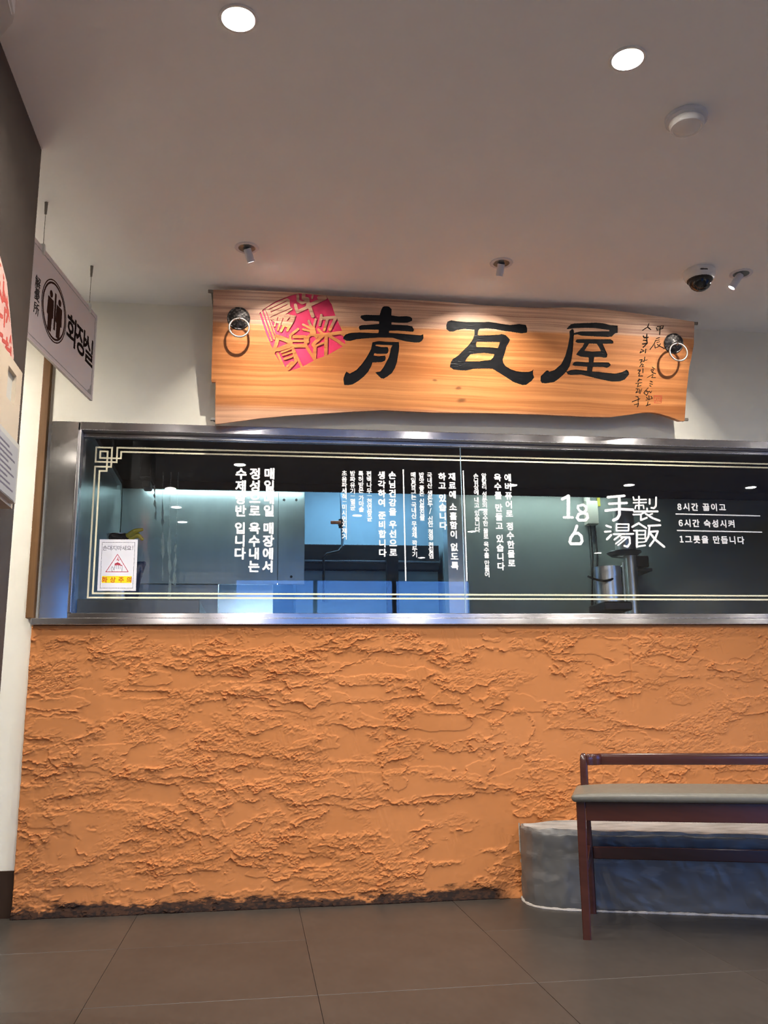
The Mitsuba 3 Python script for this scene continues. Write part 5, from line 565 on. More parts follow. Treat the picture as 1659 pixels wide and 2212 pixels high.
# the carved red seal: sunk ground, characters left standing
ZS = zoomed(560, 620, 8.295); SPX = 3.58 / 1950 * 1.03 / 8.295
ground = Polygon(ZS([(90, 385), (300, 255), (560, 150), (740, 103), (900, 108), (1060, 150), (1205, 163), (1300, 310), (1365, 510), (1480, 765), (1545, 1010), (1500, 1062), (1230, 1215), (1030, 1290), (770, 1430), (530, 1510), (440, 1450), (280, 1200), (120, 830), (0, 470)])).intersection(outline.buffer(-0.002))
def left_standing(pts, w): return LineString(ZS(pts)).buffer(w * SPX / 2, quad_segs=3)
block_a = Polygon(ZS([(100, 395), (300, 280), (505, 195), (545, 235), (552, 352), (592, 368), (592, 405), (480, 480), (660, 515), (612, 640), (545, 745), (215, 600), (190, 540)]))
cuts = [([(175, 400), (480, 255)], 15), ([(210, 450), (500, 315)], 15), ([(205, 540), (590, 368)], 13), ([(480, 488), (600, 410)], 12), ([(335, 548), (270, 710)], 17), ([(430, 562), (335, 780)], 17), ([(545, 555), (470, 640), (385, 800)], 20), ([(640, 530), (500, 790)], 8), ([(215, 597), (255, 590)], 14)]
wood = unary_union([block_a.difference(unary_union([left_standing(*c) for c in cuts]))] + [left_standing(p, w) for p, w in (
    ([(300, 600), (275, 700)], 34), ([(385, 600), (330, 770)], 40), ([(480, 620), (390, 790)], 46), ([(600, 560), (505, 775)], 46),
    ([(690, 150), (695, 245), (770, 285), (880, 240), (860, 330)], 48), ([(800, 112), (790, 200), (870, 215)], 62), ([(965, 120), (945, 200)], 34), ([(870, 335), (1030, 265), (1185, 195)], 62), ([(885, 300), (960, 520)], 66), ([(648, 320), (680, 445), (880, 350)], 56), ([(1060, 190), (1180, 180)], 50),
    ([(785, 672), (930, 745)], 42), ([(885, 608), (950, 760)], 46), ([(1010, 580), (965, 750)], 42), ([(785, 758), (960, 800)], 40), ([(955, 760), (965, 830)], 110), ([(970, 810), (1022, 900)], 46), ([(930, 850), (872, 890), (870, 985)], 48), ([(1112, 505), (1095, 620), (1080, 680)], 48), ([(1110, 560), (1400, 540)], 58), ([(1225, 560), (1162, 770)], 48), ([(1360, 570), (1262, 770)], 52), ([(1060, 760), (1130, 830)], 46),
    ([(1010, 870), (1250, 845), (1500, 812)], 62), ([(1200, 850), (1192, 1220)], 62), ([(1160, 850), (960, 1030), (1000, 1080), (990, 1290)], 60), ([(1010, 1055), (1150, 1002)], 40), ([(1250, 875), (1400, 960), (1560, 1075)], 58), ([(1480, 840), (1560, 900)], 40),
    ([(695, 752), (552, 868), (560, 990), (640, 1180), (758, 1425)], 46), ([(620, 890), (820, 890), (835, 1050), (985, 1285)], 56), ([(600, 965), (790, 965)], 40), ([(640, 1055), (815, 1050)], 66),
    ([(320, 890), (440, 930), (560, 985)], 84), ([(330, 930), (255, 1165)], 66), ([(300, 1130), (520, 1030), (600, 1040)], 50), ([(330, 1190), (440, 1440), (520, 1475), (655, 1330), (590, 1060)], 46), ([(345, 1130), (540, 1070)], 46), ([(400, 1170), (570, 1105)], 34), ([(420, 1220), (600, 1160)], 34), ([(450, 1290), (640, 1225)], 40), ([(500, 1420), (590, 1340)], 40), ([(40, 440), (222, 960)], 26), ([(95, 430), (270, 930)], 34), ([(130, 410), (300, 880)], 18))])
wood = wood.intersection(ground)
recess = ground.difference(wood).buffer(0)
chars = [round_off(g) for g in (CHQ, CHW, CHU)]
sunk = unary_union(chars + [recess.buffer(0)])
face = outline.difference(sunk)
put(sb + "__board", cat(SP.solid(face, -0.006, 0.0), SP.solid(outline, -0.042, -0.006)), "cedar")
for g, nm in zip(chars, ("first (from the left)", "second, the middle one", "third, the one at the right")):
    say(put(sb + "__carved_character", SP.solid(g, -0.0060, -0.0028), "black_paint"), "carved black painted character, " + nm)
say(put(sb + "__seal_ground", SP.solid(recess, -0.0060, -0.0052), "seal_red"), "sunk magenta red ground of the large carved seal")
ZI = zoomed(1360, 690, 11.06); IPX = 3.58 / 1950 * 1.15 / 11.06
INK = [([(460, 100), (430, 180), (310, 260)], 20), ([(445, 195), (500, 240)], 28), ([(415, 350), (405, 420), (420, 570), (320, 670)], 26), ([(330, 400), (350, 440), (440, 430)], 30), ([(330, 500), (410, 505)], 26), ([(310, 590), (420, 570)], 30), ([(280, 715), (340, 755), (250, 800), (270, 760)], 20), ([(385, 710), (375, 800)], 24),
       ([(240, 970), (300, 960), (260, 1040)], 22), ([(270, 1010), (420, 965)], 14), ([(365, 905), (340, 1010)], 22), ([(300, 1050), (240, 1135)], 18), ([(280, 1080), (330, 1080), (290, 1135), (340, 1130)], 14), ([(200, 1215), (260, 1210), (210, 1290)], 22), ([(320, 1180), (315, 1270)], 20), ([(240, 1290), (220, 1355), (310, 1350)], 20),
       ([(230, 1425), (200, 1480)], 28), ([(230, 1440), (285, 1440)], 20), ([(140, 1530), (290, 1510)], 14), ([(215, 1530), (185, 1610)], 18), ([(200, 1600), (270, 1580)], 16), ([(150, 1660), (210, 1660), (150, 1755), (205, 1725)], 18), ([(240, 1670), (225, 1760)], 18), ([(290, 1660), (248, 1775)], 16), ([(225, 1710), (270, 1700)], 12),
       ([(150, 1840), (195, 1845), (210, 1890)], 18), ([(60, 1970), (245, 1895)], 18), ([(205, 1900), (205, 2010)], 18), ([(110, 2040), (215, 2010), (185, 2090)], 18),
       ([(640, 190), (655, 260)], 18), ([(660, 170), (810, 155), (790, 220), (655, 258)], 18), ([(665, 212), (795, 195)], 16), ([(730, 170), (718, 360)], 22), ([(640, 460), (715, 435)], 20), ([(625, 500), (570, 610), (485, 720)], 18), ([(610, 510), (715, 490)], 14), ([(640, 555), (720, 535)], 14), ([(600, 600), (612, 685), (700, 640), (735, 580)], 16), ([(660, 600), (740, 650), (830, 700)], 20),
       ([(540, 1140), (600, 1190)], 16), ([(520, 1200), (570, 1200), (545, 1270), (510, 1215), (520, 1200)], 15), ([(540, 1270), (620, 1295)], 20), ([(420, 1390), (560, 1310)], 14), ([(560, 1330), (530, 1390), (620, 1390)], 16), ([(490, 1475), (545, 1495)], 18), ([(480, 1535), (545, 1550)], 16), ([(480, 1585), (512, 1600)], 18),
       ([(440, 1640), (380, 1700), (340, 1760), (410, 1815), (440, 1740), (400, 1700)], 15), ([(390, 1735), (480, 1715)], 15), ([(480, 1720), (500, 1760), (530, 1710)], 15), ([(410, 1870), (432, 1892)], 22), ([(460, 1820), (465, 1920)], 18), ([(510, 1835), (540, 1882)], 16), ([(390, 1930), (540, 1890)], 16), ([(440, 1970), (420, 2050), (490, 2028)], 18), ([(390, 2062), (490, 2032)], 16)]
say(put(sb + "__inscription", SP.solid(unary_union([LineString(ZI(p)).buffer(w * IPX / 2, quad_segs=3) for p, w in INK]), 0.0002, 0.0008), "ink"), "small handwritten black inscription in two columns")
STP = [[(590, 1825), (762, 1820), (755, 1998), (588, 1995), (590, 1825)], [(610, 1850), (680, 1840)], [(640, 1900), (610, 1950), (620, 1980)], [(650, 1880), (660, 1970)], [(700, 1890), (740, 1880), (735, 1960), (700, 1950), (705, 1890)], [(680, 1860), (740, 1850)]]
put(sb + "__stamp", SP.solid(unary_union([LineString(ZI(p)).buffer(10 * IPX / 2) for p in STP]), 0.0002, 0.0008), "stamp_red")
# wall brackets at the corners
for p, d in (((461, 628), -1), ((1499, 697), 1), ((466, 905), -1), ((1478, 905), 1)):
    q = SP.px([p])[0]; c = SP.o + SP.ex * q[0] + SP.ey * q[1]
    y1 = WALL if p[1] < 800 else c[1] + 0.03
    put(sb + "__bracket", cat(cyl((c[0] + d * 0.006, c[1] + 0.01, c[2]), (c[0] + d * 0.006, y1, c[2]), 0.0045, 10), rbox(c[0] + min(d, 0) * 0.022, c[0] + max(d, 0) * 0.022, c[1] + 0.002, c[1] + 0.014, c[2] - 0.006, c[2] + 0.006, 0.002)), "cable_metal", smooth=30)
# ring pulls
def ring_pull(plate, pr, ring, rr, name):
    q = SP.px([plate])[0]; o = SP.o + SP.ex * q[0] + SP.ey * q[1]
    prof = [(0, 0), (pr, 0), (pr, 0.002), (pr * 0.93, 0.0042), (pr * 0.86, 0.0030), (pr * 0.80, 0.0046), (pr * 0.45, 0.0085), (pr * 0.30, 0.0125), (0, 0.0135)]
    k = say(put(sb + "__ring_pull", xform(lathe(prof, 48), o + SP.en * 0.0004, SP.ex, SP.ey, SP.en), "aged_iron", smooth=40), name)
    reach = 0.040
    for a in range(5):
        t = 2 * math.pi * (a + 0.25) / 5
        c = o + SP.ex * math.cos(t) * pr * 0.68 + SP.ey * math.sin(t) * pr * 0.68 + SP.en * 0.0045
        s = trimesh.creation.icosphere(subdivisions=2, radius=0.0036); s.apply_translation(c); put(k + "__rivet", s, "aged_iron", smooth=True)
    top = at_y(ring[0], ring[1], o[1] - reach)                    # centre of the ring
    hole = np.array([top[0], top[1], top[2] + rr])
    put(k + "__staple", tube([o + SP.en * 0.006 + np.array([0, 0, 0.003]), o * 0.45 + hole * 0.55 + np.array([0, 0, 0.006]), hole + np.array([0, -0.003, 0.006]), hole + np.array([0, -0.006, 0.0]), hole + np.array([0, -0.001, -0.006]), o * 0.5 + hole * 0.5 + np.array([0, 0, -0.006])], 0.0026, 8), "silver", smooth=True)
    t = np.linspace(0, 2 * np.pi, 73)[:-1]
    R = rr + 0.0006 * np.sin(t * 24)
    put(k + "__ring", tube(np.stack([top[0] + R * np.sin(t), np.full_like(t, top[1]), top[2] + R * np.cos(t)], 1), 0.0040, 12, True), "silver", smooth=True)
ring_pull((515.6, 688.1), 0.0475, (516.7, 707.5), 0.0405, "round iron ring pull at the left end")
ring_pull((1455, 742), 0.0455, (1465.5, 760.5), 0.0405, "round iron ring pull at the right end")

# ------------------------------------------------------------------ ceiling: downlights, spot lamps, camera, detector, sign
def disc_down(c, r, n=40):
    a = np.arange(n) * 2 * np.pi / n
    v = np.vstack([np.c_[c[0] + r * np.cos(a), c[1] + r * np.sin(a), np.full(n, c[2])], [c]])
    return v, np.stack([(np.arange(n) + 1) % n, np.arange(n), np.full(n, n)], -1)
SEEN = [(-0.074, 2.025, "round white ceiling downlight, glowing, near the top of the picture, left one"), (0.984, 2.044, "round white ceiling downlight, glowing, between the left downlight and the smoke detector")]
MORE = [(-0.144, 1.247), (1.995, 0.82), (2.939, 0.90), (3.981, 0.91), (-0.70, 0.49), (-0.71, -0.19), (-0.71, -0.82), (0.885, -0.41), (1.98, -0.08), (2.115, -1.08), (1.89, -2.68), (3.88, -2.24), (2.04, 2.03), (-1.55, 2.95), (-1.55, 3.40)]  # the last one is added to brighten the corridor wall
trim = [(0.0425, 0.0), (0.0425, -0.0035), (0.049, -0.0035), (0.0515, -0.001), (0.0515, 0.0), (0.0425, 0.0)]
for i, (x, y, *lab) in enumerate(SEEN + MORE):
    k = thing("downlight", lab[0] if lab else "round white ceiling downlight out of the picture", "downlight", None if lab else "other downlights")
    put(k + "__trim_ring", xform(lathe(trim, 48), (x, y, CEIL - 0.0002), (1, 0, 0), (0, 1, 0), (0, 0, 1)), "white_plastic", smooth=30)
    scene[k + "__lamp"] = mikit.ply(disc_down((x, y, CEIL - 0.0012), 0.0422), "white_plastic", emitter={"type": "area", "radiance": rgb(DOWN * WARM)})
    scene[k + "__beam"] = {"type": "spot", "to_world": T().look_at(origin=[x, y, CEIL - 0.005], target=[x, y, 0], up=[1, 0, 0]), "intensity": rgb(DOWNI * WARM), "cutoff_angle": 76.0, "beam_width": 38.0}
def spot_lamp(base, tip, label, power=1.0, cut=57.0):
    k = thing("spot_lamp", label, "spotlight", None)
    b, t = np.asarray(base, float), np.asarray(tip, float); d = (t - b) / np.linalg.norm(t - b)
    prof = [(0.030, 0.018), (0.030, 0.0), (0.044, -0.003), (0.047, -0.001), (0.047, 0.0), (0.032, 0.018), (0, 0.018)]
    put(k + "__ring", xform(lathe([(0.0325, 0.0), (0.0325, -0.003), (0.044, -0.003), (0.047, -0.0005), (0.047, 0), (0.0325, 0)], 40), (b[0], b[1], CEIL - 0.0002), (1, 0, 0), (0, 1, 0), (0, 0, 1)), "lamp_white", smooth=30)
    put(k + "__socket", xform(lathe([(0.0325, -0.001), (0.026, -0.0015), (0.0, -0.0012)], 40), (b[0], b[1], CEIL - 0.0004), (1, 0, 0), (0, 1, 0), (0, 0, 1)), "shelf_steel", smooth=30)
    M = trimesh.geometry.align_vectors([0, 0, 1], d); L = np.linalg.norm(t - b)
    body = lathe([(0, 0.004), (0.0145, 0.004), (0.0145, L), (0.0128, L), (0.0128, L - 0.006), (0, L - 0.006)], 32)
    body.apply_transform(M); body.apply_translation(b); put(k + "__tube", body, "lamp_white", smooth=30)
    a = np.arange(24) * 2 * np.pi / 24; r = 0.0125; q = L - 0.0035
    v = np.vstack([np.c_[r * np.cos(a), r * np.sin(a), np.full(24, q)], [[0, 0, q]]]); f = np.stack([np.arange(24), (np.arange(24) + 1) % 24, np.full(24, 24)], -1)
    v = v @ M[:3, :3].T + b
    scene[k + "__lens"] = mikit.ply((v, f), "white_plastic", emitter={"type": "area", "radiance": rgb(LENS * power * WARM)})
    o = b + d * (L + 0.001)
    scene[k + "__beam"] = {"type": "spot", "sampling_weight": 2.0, "to_world": T().look_at(origin=o.tolist(), target=(o + d).tolist(), up=[1, 0.1, 0]), "intensity": rgb(SPOTI * power * WARM), "cutoff_angle": cut, "beam_width": 22.0}
spot_lamp((-0.064, 3.209, CEIL), at_y(542.5, 566, 3.233), "small adjustable spot lamp over the left part of the signboard")
spot_lamp((0.944, 3.218, CEIL), at_y(1078.7, 596, 3.243), "small adjustable spot lamp over the middle of the signboard")
spot_lamp((1.957, 3.196, CEIL), (1.957 - 0.037, 3.196 + 0.020, CEIL - 0.0560), "small adjustable spot lamp with its lit lens showing, right of the dome camera", 0.9)

def ceiling_lathe(key, prof, x, y, mat, n=48): return put(key, xform(lathe(prof, n), (x, y, CEIL - 0.0003), (1, 0, 0), (0, 1, 0), (0, 0, 1)), mat, smooth=40)
dc = thing("dome_camera", "white dome security camera with black dome on the ceiling beside the right spot lamp", "security camera")
cx, cy = 1.772, 3.195
ceiling_lathe(dc + "__base", [(0, 0), (0.062, 0), (0.064, -0.006), (0.063, -0.020), (0.058, -0.034), (0.051, -0.040), (0, -0.040)], cx, cy, "white_plastic")
ceiling_lathe(dc + "__collar", [(0.051, -0.0395), (0.051, -0.043), (0.046, -0.046), (0.0, -0.046)], cx, cy, "black_matte")
t = np.linspace(0, np.pi / 2, 14); ceiling_lathe(dc + "__dome", [(0.045 * math.cos(q), -0.045 - 0.042 * math.sin(q)) for q in t], cx, cy, "black_gloss")
put(dc + "__vent", rbox(cx - 0.026, cx + 0.004, cy - 0.0640, cy - 0.058, CEIL - 0.024, CEIL - 0.020, 0.001), "black_matte")
sd = thing("smoke_detector", "round white smoke detector on the ceiling below the right downlight", "smoke detector")
sx, sy = 1.262, 2.265
ceiling_lathe(sd + "__base", [(0, 0), (0.062, 0), (0.063, -0.004), (0.062, -0.013), (0.057, -0.016), (0, -0.016)], sx, sy, "lamp_white")
ceiling_lathe(sd + "__chamber", [(0.050, -0.0155), (0.052, -0.022), (0.050, -0.032), (0.047, -0.036), (0.042, -0.037), (0.040, -0.0355), (0.030, -0.039), (0, -0.041)], sx, sy, "white_plastic")
el = thing("ceiling_box", "white plastic ceiling fixture cut off by the upper left corner of the picture", "ceiling fixture")
tip = [at_z(x, y, CEIL - 0.05) for x, y in ((0, 82), (27, 50), (31, 32), (24, 0))]
pl = [tuple(tip[0][:2]), tuple(tip[1][:2]), tuple(tip[2][:2]), tuple(tip[3][:2]), (tip[3][0] - 0.002, tip[3][1] - 0.12), (tip[3][0] - 0.17, tip[3][1] - 0.12), (tip[0][0] - 0.15, tip[0][1] - 0.01)]
g = Polygon(pl).convex_hull
def prism(g, z0, z1): m = extrude(g, z1 - z0); m.apply_translation((0, 0, z0)); return m
put(el + "__body", prism(g, CEIL - 0.05, CEIL - 0.0004), "white_plastic"); put(el + "__lid", prism(g.buffer(-0.006), CEIL - 0.054, CEIL - 0.05), "white_plastic")

# hanging toilet sign
A = np.array([-0.754, 2.958]); Bv = np.array([-0.676, 3.430]); d = (Bv - A) / np.linalg.norm(Bv - A)
ts = thing("toilet_sign", "pale hanging toilet sign with a round two figure emblem, left of the signboard", "hanging sign")
HP = Plane((A[0], A[1], zc(1.0)), (d[0], d[1], 0), (0, 0, 1))
S0, S1, HZ0, HZ1 = -0.075, 0.562, 0.214, 0.569
panel = sbox(S0, HZ0, S1, HZ1)
put(ts + "__panel", HP.solid(panel, -0.008, 0.0), "sign_acrylic")
put(ts + "__edge", HP.solid(panel.buffer(0.003, join_style="mitre").difference(panel.buffer(-0.0002)), -0.009, 0.0012), "sign_edge")
fl_ = panel.buffer(-0.014, join_style="mitre"); put(ts + "__border", HP.solid(fl_.difference(fl_.buffer(-0.0035, join_style="mitre")), 0.0003, 0.0008), "sign_line")
put(ts + "__border_corner", HP.solid(Polygon([(S1 - 0.014, HZ0 + 0.014), (S1 - 0.014, HZ0 + 0.060), (S1 - 0.030, HZ0 + 0.048), (S1 - 0.032, HZ0 + 0.034), (S1 - 0.052, HZ0 + 0.026), (S1 - 0.056, HZ0 + 0.014)]), 0.0003, 0.0009), "sign_line")
ZH = lambda pts: HP.px([(x / 4.423, 420 + y / 4.423) for x, y in pts])
cc = ZH([(517, 1118)])[0]
def ring2(r0, r1): return Point(*cc).buffer(r1, quad_segs=24).difference(Point(*cc).buffer(r0, quad_segs=24))
figs = []
for s0 in (ZH([(490, 950)])[0], ZH([(570, 1040)])[0]):
    k = 0.0128; x, y = s0
    figs += [Point(x, y).buffer(k), Polygon([(x - 1.7 * k, y - 1.5 * k), (x + 1.7 * k, y - 1.5 * k), (x + 2.0 * k, y - 6.2 * k), (x + 1.2 * k, y - 6.4 * k), (x + 1.0 * k, y - 10.4 * k), (x - 0.9 * k, y - 10.4 * k), (x - 1.1 * k, y - 6.4 * k), (x - 1.9 * k, y - 6.2 * k)]).buffer(0.003)]
figs.append(LineString(ZH([(533, 950), (515, 1295)])).buffer(0.0065, cap_style="flat"))
put(ts + "__emblem", HP.solid(unary_union([ring2(0.096, 0.103), ring2(0.108, 0.112)] + figs), 0.0003, 0.0010), "sign_brown")
def along(s, size, bold, cs): return unary_union([affinity.translate(glyph(c, size, bold), *ZH([p])[0]) for c, p in zip(s, cs)])
say(put(ts + "__lettering", HP.solid(along("화장실", 0.122, 1.3, [(690, 1288), (775, 1380), (848, 1476)]), 0.0003, 0.0010), "ink"), "dark Korean lettering reading 화장실")
say(put(ts + "__lettering", HP.solid(along("解憂所", 0.047, 0.0, [(362, 835), (354, 950), (347, 1085)]), 0.0003, 0.0010), "ink"), "small dark characters reading 解憂所")
for s in (0.012, 0.474):
    p = A + d * s; z1 = zc(1.0) + HZ1
    put(ts + "__clamp", rbox(p[0] - 0.007, p[0] + 0.007, p[1] - 0.008, p[1] + 0.008, z1 - 0.022, z1 + 0.014, 0.002), "bright_steel", smooth=30)
    put(ts + "__wire", cyl((p[0], p[1], z1 + 0.012), (p[0], p[1], CEIL - 0.035), 0.0011, 8), "cable_metal")
    put(ts + "__ceiling_plug", cyl((p[0], p[1], CEIL - 0.045), (p[0], p[1], CEIL - 0.0003), 0.0042, 14, 0.0062), "cable_metal", smooth=30)

# wall box with a leaflet pocket on the dark wall end
wbx = thing("wall_dispenser", "beige wall box with red printed arched top, on the dark wall at the left edge", "dispenser")
xf = -0.652
DP = Plane((xf, 0, 0), (0, 1, 0), (0, 0, 1))
def D2(pts): return DP.px(pts)
far = float(D2([(48, 805), (27, 1100)])[:, 0].mean()); z1 = float(D2([(48, 805)])[0, 1]); z0 = float(D2([(27, 1100)])[0, 1]); near = far - 0.40
slot = [(26, 815), (39, 836), (38, 842), (24, 862)]
sy0, sz0, sy1, sz1 = far - 0.135, z1 - 0.115, far - 0.055, z1 - 0.030
facep = sbox(near, z0, far, z1).difference(sbox(sy0, sz0, sy1, sz1))
put(wbx + "__body", cat(DP.solid(facep, -0.012, 0.0), bx(-0.6998, xf - 0.012, near, far, z0, z1)), "beige_plastic")
put(wbx + "__slot", bx(xf - 0.0118, xf - 0.010, sy0, sy1, sz0, sz1), "grey_plastic")
put(wbx + "__pocket", bx(xf, xf + 0.012, near + 0.02, far - 0.018, z0 + 0.01, z0 + 0.17), "grey_plastic")
put(wbx + "__leaflet", bx(xf + 0.0122, xf + 0.0135, near + 0.035, far - 0.035, z0 + 0.012, z0 + 0.155), "leaflet")
TPP = Plane((-0.672, 0, 0), (0, 1, 0), (0, 0, 1))
ttop = TPP.px([(30, 770), (27, 740), (22, 680), (15, 610), (0, 552)])
arch = Polygon([tuple(p) for p in ttop] + [(ttop[-1, 0] - 0.10, ttop[-1, 1] + 0.05), (ttop[-1, 0] - 0.22, ttop[-1, 1] + 0.03), (near, z1 - 0.03), (ttop[0, 0], z1 - 0.03)]).buffer(0)
put(wbx + "__header", TPP.solid(arch, -0.0275, 0.0), "pink_print")
rngp = np.random.default_rng(8); rs = []
for k in range(120):
    p = np.array([rngp.uniform(near, ttop[0, 0]), rngp.uniform(z1 + 0.01, z1 + 0.30)]); a = rngp.choice([0.2, 1.2, 1.7, 2.6]); l = rngp.uniform(0.02, 0.06)
    rs.append(LineString([p, p + l * np.array([math.cos(a), math.sin(a)])]).buffer(0.0055))
put(wbx + "__print", TPP.solid(unary_union(rs).intersection(arch.buffer(-0.012)), 0.0002, 0.0008), "red_print")

for k in range(9):
    zz = z0 + 0.030 + 0.013 * k
    put(wbx + "__leaflet_line", bx(xf + 0.0135, xf + 0.0139, near + 0.06, far - 0.06 - 0.03 * ((k * 7) % 3), zz, zz + 0.005), "print_grey")
# ------------------------------------------------------------------ cement plinth and bench
TH = math.radians(-22.0); BU = np.array([math.cos(TH), math.sin(TH), 0.0]); BV = np.array([-BU[1], BU[0], 0.0]); BO = np.array([1.074, 3.036, 0.0])
def bw(u, v, z=0.0): return BO + BU * u + BV * v + np.array([0, 0, z])
cp = thing("cement_plinth", "low grey cement plinth with a rounded corner along the orange wall behind the bench", "plinth")
foot = [(-0.272, 0.66), (-0.262, 0.60), (-0.250, 0.555), (-0.232, 0.515), (-0.205, 0.478), (-0.165, 0.452), (-0.10, 0.437), (0.04, 0.433), (0.286, 0.440), (0.616, 0.445), (1.7, 0.445)]
fw = [tuple(bw(u, v)[:2]) for u, v in foot]
fp = Polygon(fw + [(fw[-1][0], 3.738), (fw[0][0], 3.738)]).buffer(0)
mm = extrude(fp, 0.272)
man = manifold3d.Manifold(manifold3d.Mesh(vert_properties=np.asarray(mm.vertices, np.float32), tri_verts=np.asarray(mm.faces, np.uint32))).refine_to_length(0.013)
q = man.to_mesh(); V = np.array(q.vert_properties[:, :3], float); Fc = np.array(q.tri_verts)
tm = trimesh.Trimesh(V, Fc, process=True); V = tm.vertices.copy()
inner = np.array(fp.buffer(-0.012).centroid.coords[0])
c3 = lambda s: np.c_[V[:, 0] * s, V[:, 1] * s, V[:, 2] * s]
top = np.clip((V[:, 2] - 0.22) / 0.06, 0, 1)
nrm = tm.vertex_normals
amt = 0.010 * (meshkit.fbm(c3(9), 4, 3) - 0.5) + 0.004 * (meshkit.fbm(c3(26), 3, 5) - 0.5) + 0.003 * (np.abs(meshkit.fbm(c3(14) + 5, 3, 9) - 0.5) < 0.04)
flat = (V[:, 2] > 0.002) & (V[:, 1] < 3.728)
V = V + nrm * (amt * flat)[:, None]
V[:, 2] += flat * top * 0.006 * (meshkit.fbm(np.c_[V[:, 0] * 3, V[:, 1] * 22, V[:, 1] * 0], 3, 4) - 0.5) - 0.010 * top * np.clip((V[:, 0] - 1.2) / 1.2, 0, 1)
tm = trimesh.Trimesh(V, tm.faces, process=False); trimesh.smoothing.filter_taubin(tm, iterations=4)
tm.vertices[:, 2] = np.maximum(tm.vertices[:, 2], 0.0)
put(cp + "__body", tm, "cement", smooth=50)
# pale skim coat on top, its front edge torn
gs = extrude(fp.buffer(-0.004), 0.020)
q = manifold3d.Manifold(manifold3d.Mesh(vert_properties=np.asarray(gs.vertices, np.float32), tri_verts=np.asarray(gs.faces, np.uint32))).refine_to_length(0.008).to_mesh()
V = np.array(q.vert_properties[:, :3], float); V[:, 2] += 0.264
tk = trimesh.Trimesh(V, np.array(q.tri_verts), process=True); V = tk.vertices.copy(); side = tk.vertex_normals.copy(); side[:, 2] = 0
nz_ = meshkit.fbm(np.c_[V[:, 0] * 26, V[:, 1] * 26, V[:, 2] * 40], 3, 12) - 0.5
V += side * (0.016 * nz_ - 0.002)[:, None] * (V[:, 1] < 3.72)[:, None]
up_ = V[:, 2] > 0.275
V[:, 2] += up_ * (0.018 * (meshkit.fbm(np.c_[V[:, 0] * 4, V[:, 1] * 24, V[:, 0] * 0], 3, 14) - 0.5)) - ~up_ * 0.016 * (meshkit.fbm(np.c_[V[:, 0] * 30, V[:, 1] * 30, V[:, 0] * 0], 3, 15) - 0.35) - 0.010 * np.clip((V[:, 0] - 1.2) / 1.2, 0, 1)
put(cp + "__top_skim", trimesh.Trimesh(V, tk.faces, process=False), "skim", smooth=40)
def bead(pts, r, seed):
    p = np.asarray(pts, float); L = np.r_[0, np.cumsum(np.linalg.norm(np.diff(p, axis=0), axis=1))]; s = np.arange(0, L[-1], 0.006)
    pp = np.stack([np.interp(s, L, p[:, k]) for k in range(3)], 1)
    n = meshkit.fbm(np.c_[s * 45, s * 0, s * 0 + seed], 3, seed)
    pp[:, 1] -= 0.004 * (n - 0.5)
    return tube(pp, r * (0.45 + 1.2 * n), 7)
put(cp + "__mortar_line", bead([bw(u - 0.002, v - 0.005, 0.002) for u, v in foot], 0.0055, 3), "mortar", smooth=40)
put(cp + "__mortar_edge", bead([bw(-0.273, 0.655, z) for z in np.linspace(0.0, 0.285, 30)], 0.0028, 5), "mortar", smooth=40)

bn = thing("bench", "dark red-brown wooden bench with a low back rail and a grey-olive padded seat", "bench")
BL = 1.24
def bpart(key, m, mat="bench_wood", smooth=30):
    return put(bn + "__" + key, xform(m, BO, BU, BV, np.array([0, 0, 1.0])), mat, smooth=smooth)
def prism_leg(sections):
    """leg from (z, u0, u1, v0, v1) sections"""
    vs, fs = [], []
    for z, u0, u1, v0, v1 in sections:
        c = 0.003
        vs += [(u0 + c, v0, z), (u1 - c, v0, z), (u1, v0 + c, z), (u1, v1 - c, z), (u1 - c, v1, z), (u0 + c, v1, z), (u0, v1 - c, z), (u0, v0 + c, z)]
    n = len(sections)
    for i in range(n - 1):
        for k in range(8):
            a, b = i * 8 + k, i * 8 + (k + 1) % 8
            fs += [(a, b, b + 8), (a, b + 8, a + 8)]
    for base, order in ((0, -1), ((n - 1) * 8, 1)):
        for k in range(1, 7):
            t = (base, base + k, base + k + 1)
            fs.append(t if order > 0 else t[::-1])
    return trimesh.Trimesh(vs, fs, process=False)
for u in (0.0, BL - 0.052):
    bpart("leg", prism_leg([(0.0, u - 0.012, u + 0.014, 0.0, 0.028), (0.20, u - 0.012, u + 0.016, 0.0, 0.034), (0.428, u - 0.010, u + 0.020, 0.0, 0.038)]))
for u in (0.0, BL - 0.052):
    bpart("leg", prism_leg([(0.0, u - 0.004, u + 0.022, 0.392, 0.420), (0.20, u - 0.006, u + 0.023, 0.380, 0.414), (0.43, u - 0.007, u + 0.021, 0.366, 0.402), (0.50, u - 0.006, u + 0.022, 0.372, 0.402), (0.545, u - 0.005, u + 0.022, 0.378, 0.402), (0.560, u - 0.003, u + 0.020, 0.383, 0.401), (0.568, u + 0.002, u + 0.015, 0.388, 0.398)]), smooth=45)
bpart("apron", rbox(0.0205, BL - 0.063, 0.003, 0.022, 0.368, 0.4285, 0.0025)); bpart("apron", rbox(0.0215, BL - 0.060, 0.372, 0.390, 0.372, 0.4285, 0.0025))
for u in (0.003, BL - 0.052):
    bpart("side_rail", rbox(u - 0.004, u + 0.012, 0.0385, 0.3655, 0.375, 0.4285, 0.0025)); bpart("side_stretcher", rbox(u - 0.001, u + 0.015, 0.0345, 0.381, 0.205, 0.240, 0.0025))
bpart("long_stretcher", rbox(0.0235, BL - 0.060, 0.384, 0.404, 0.192, 0.234, 0.003))
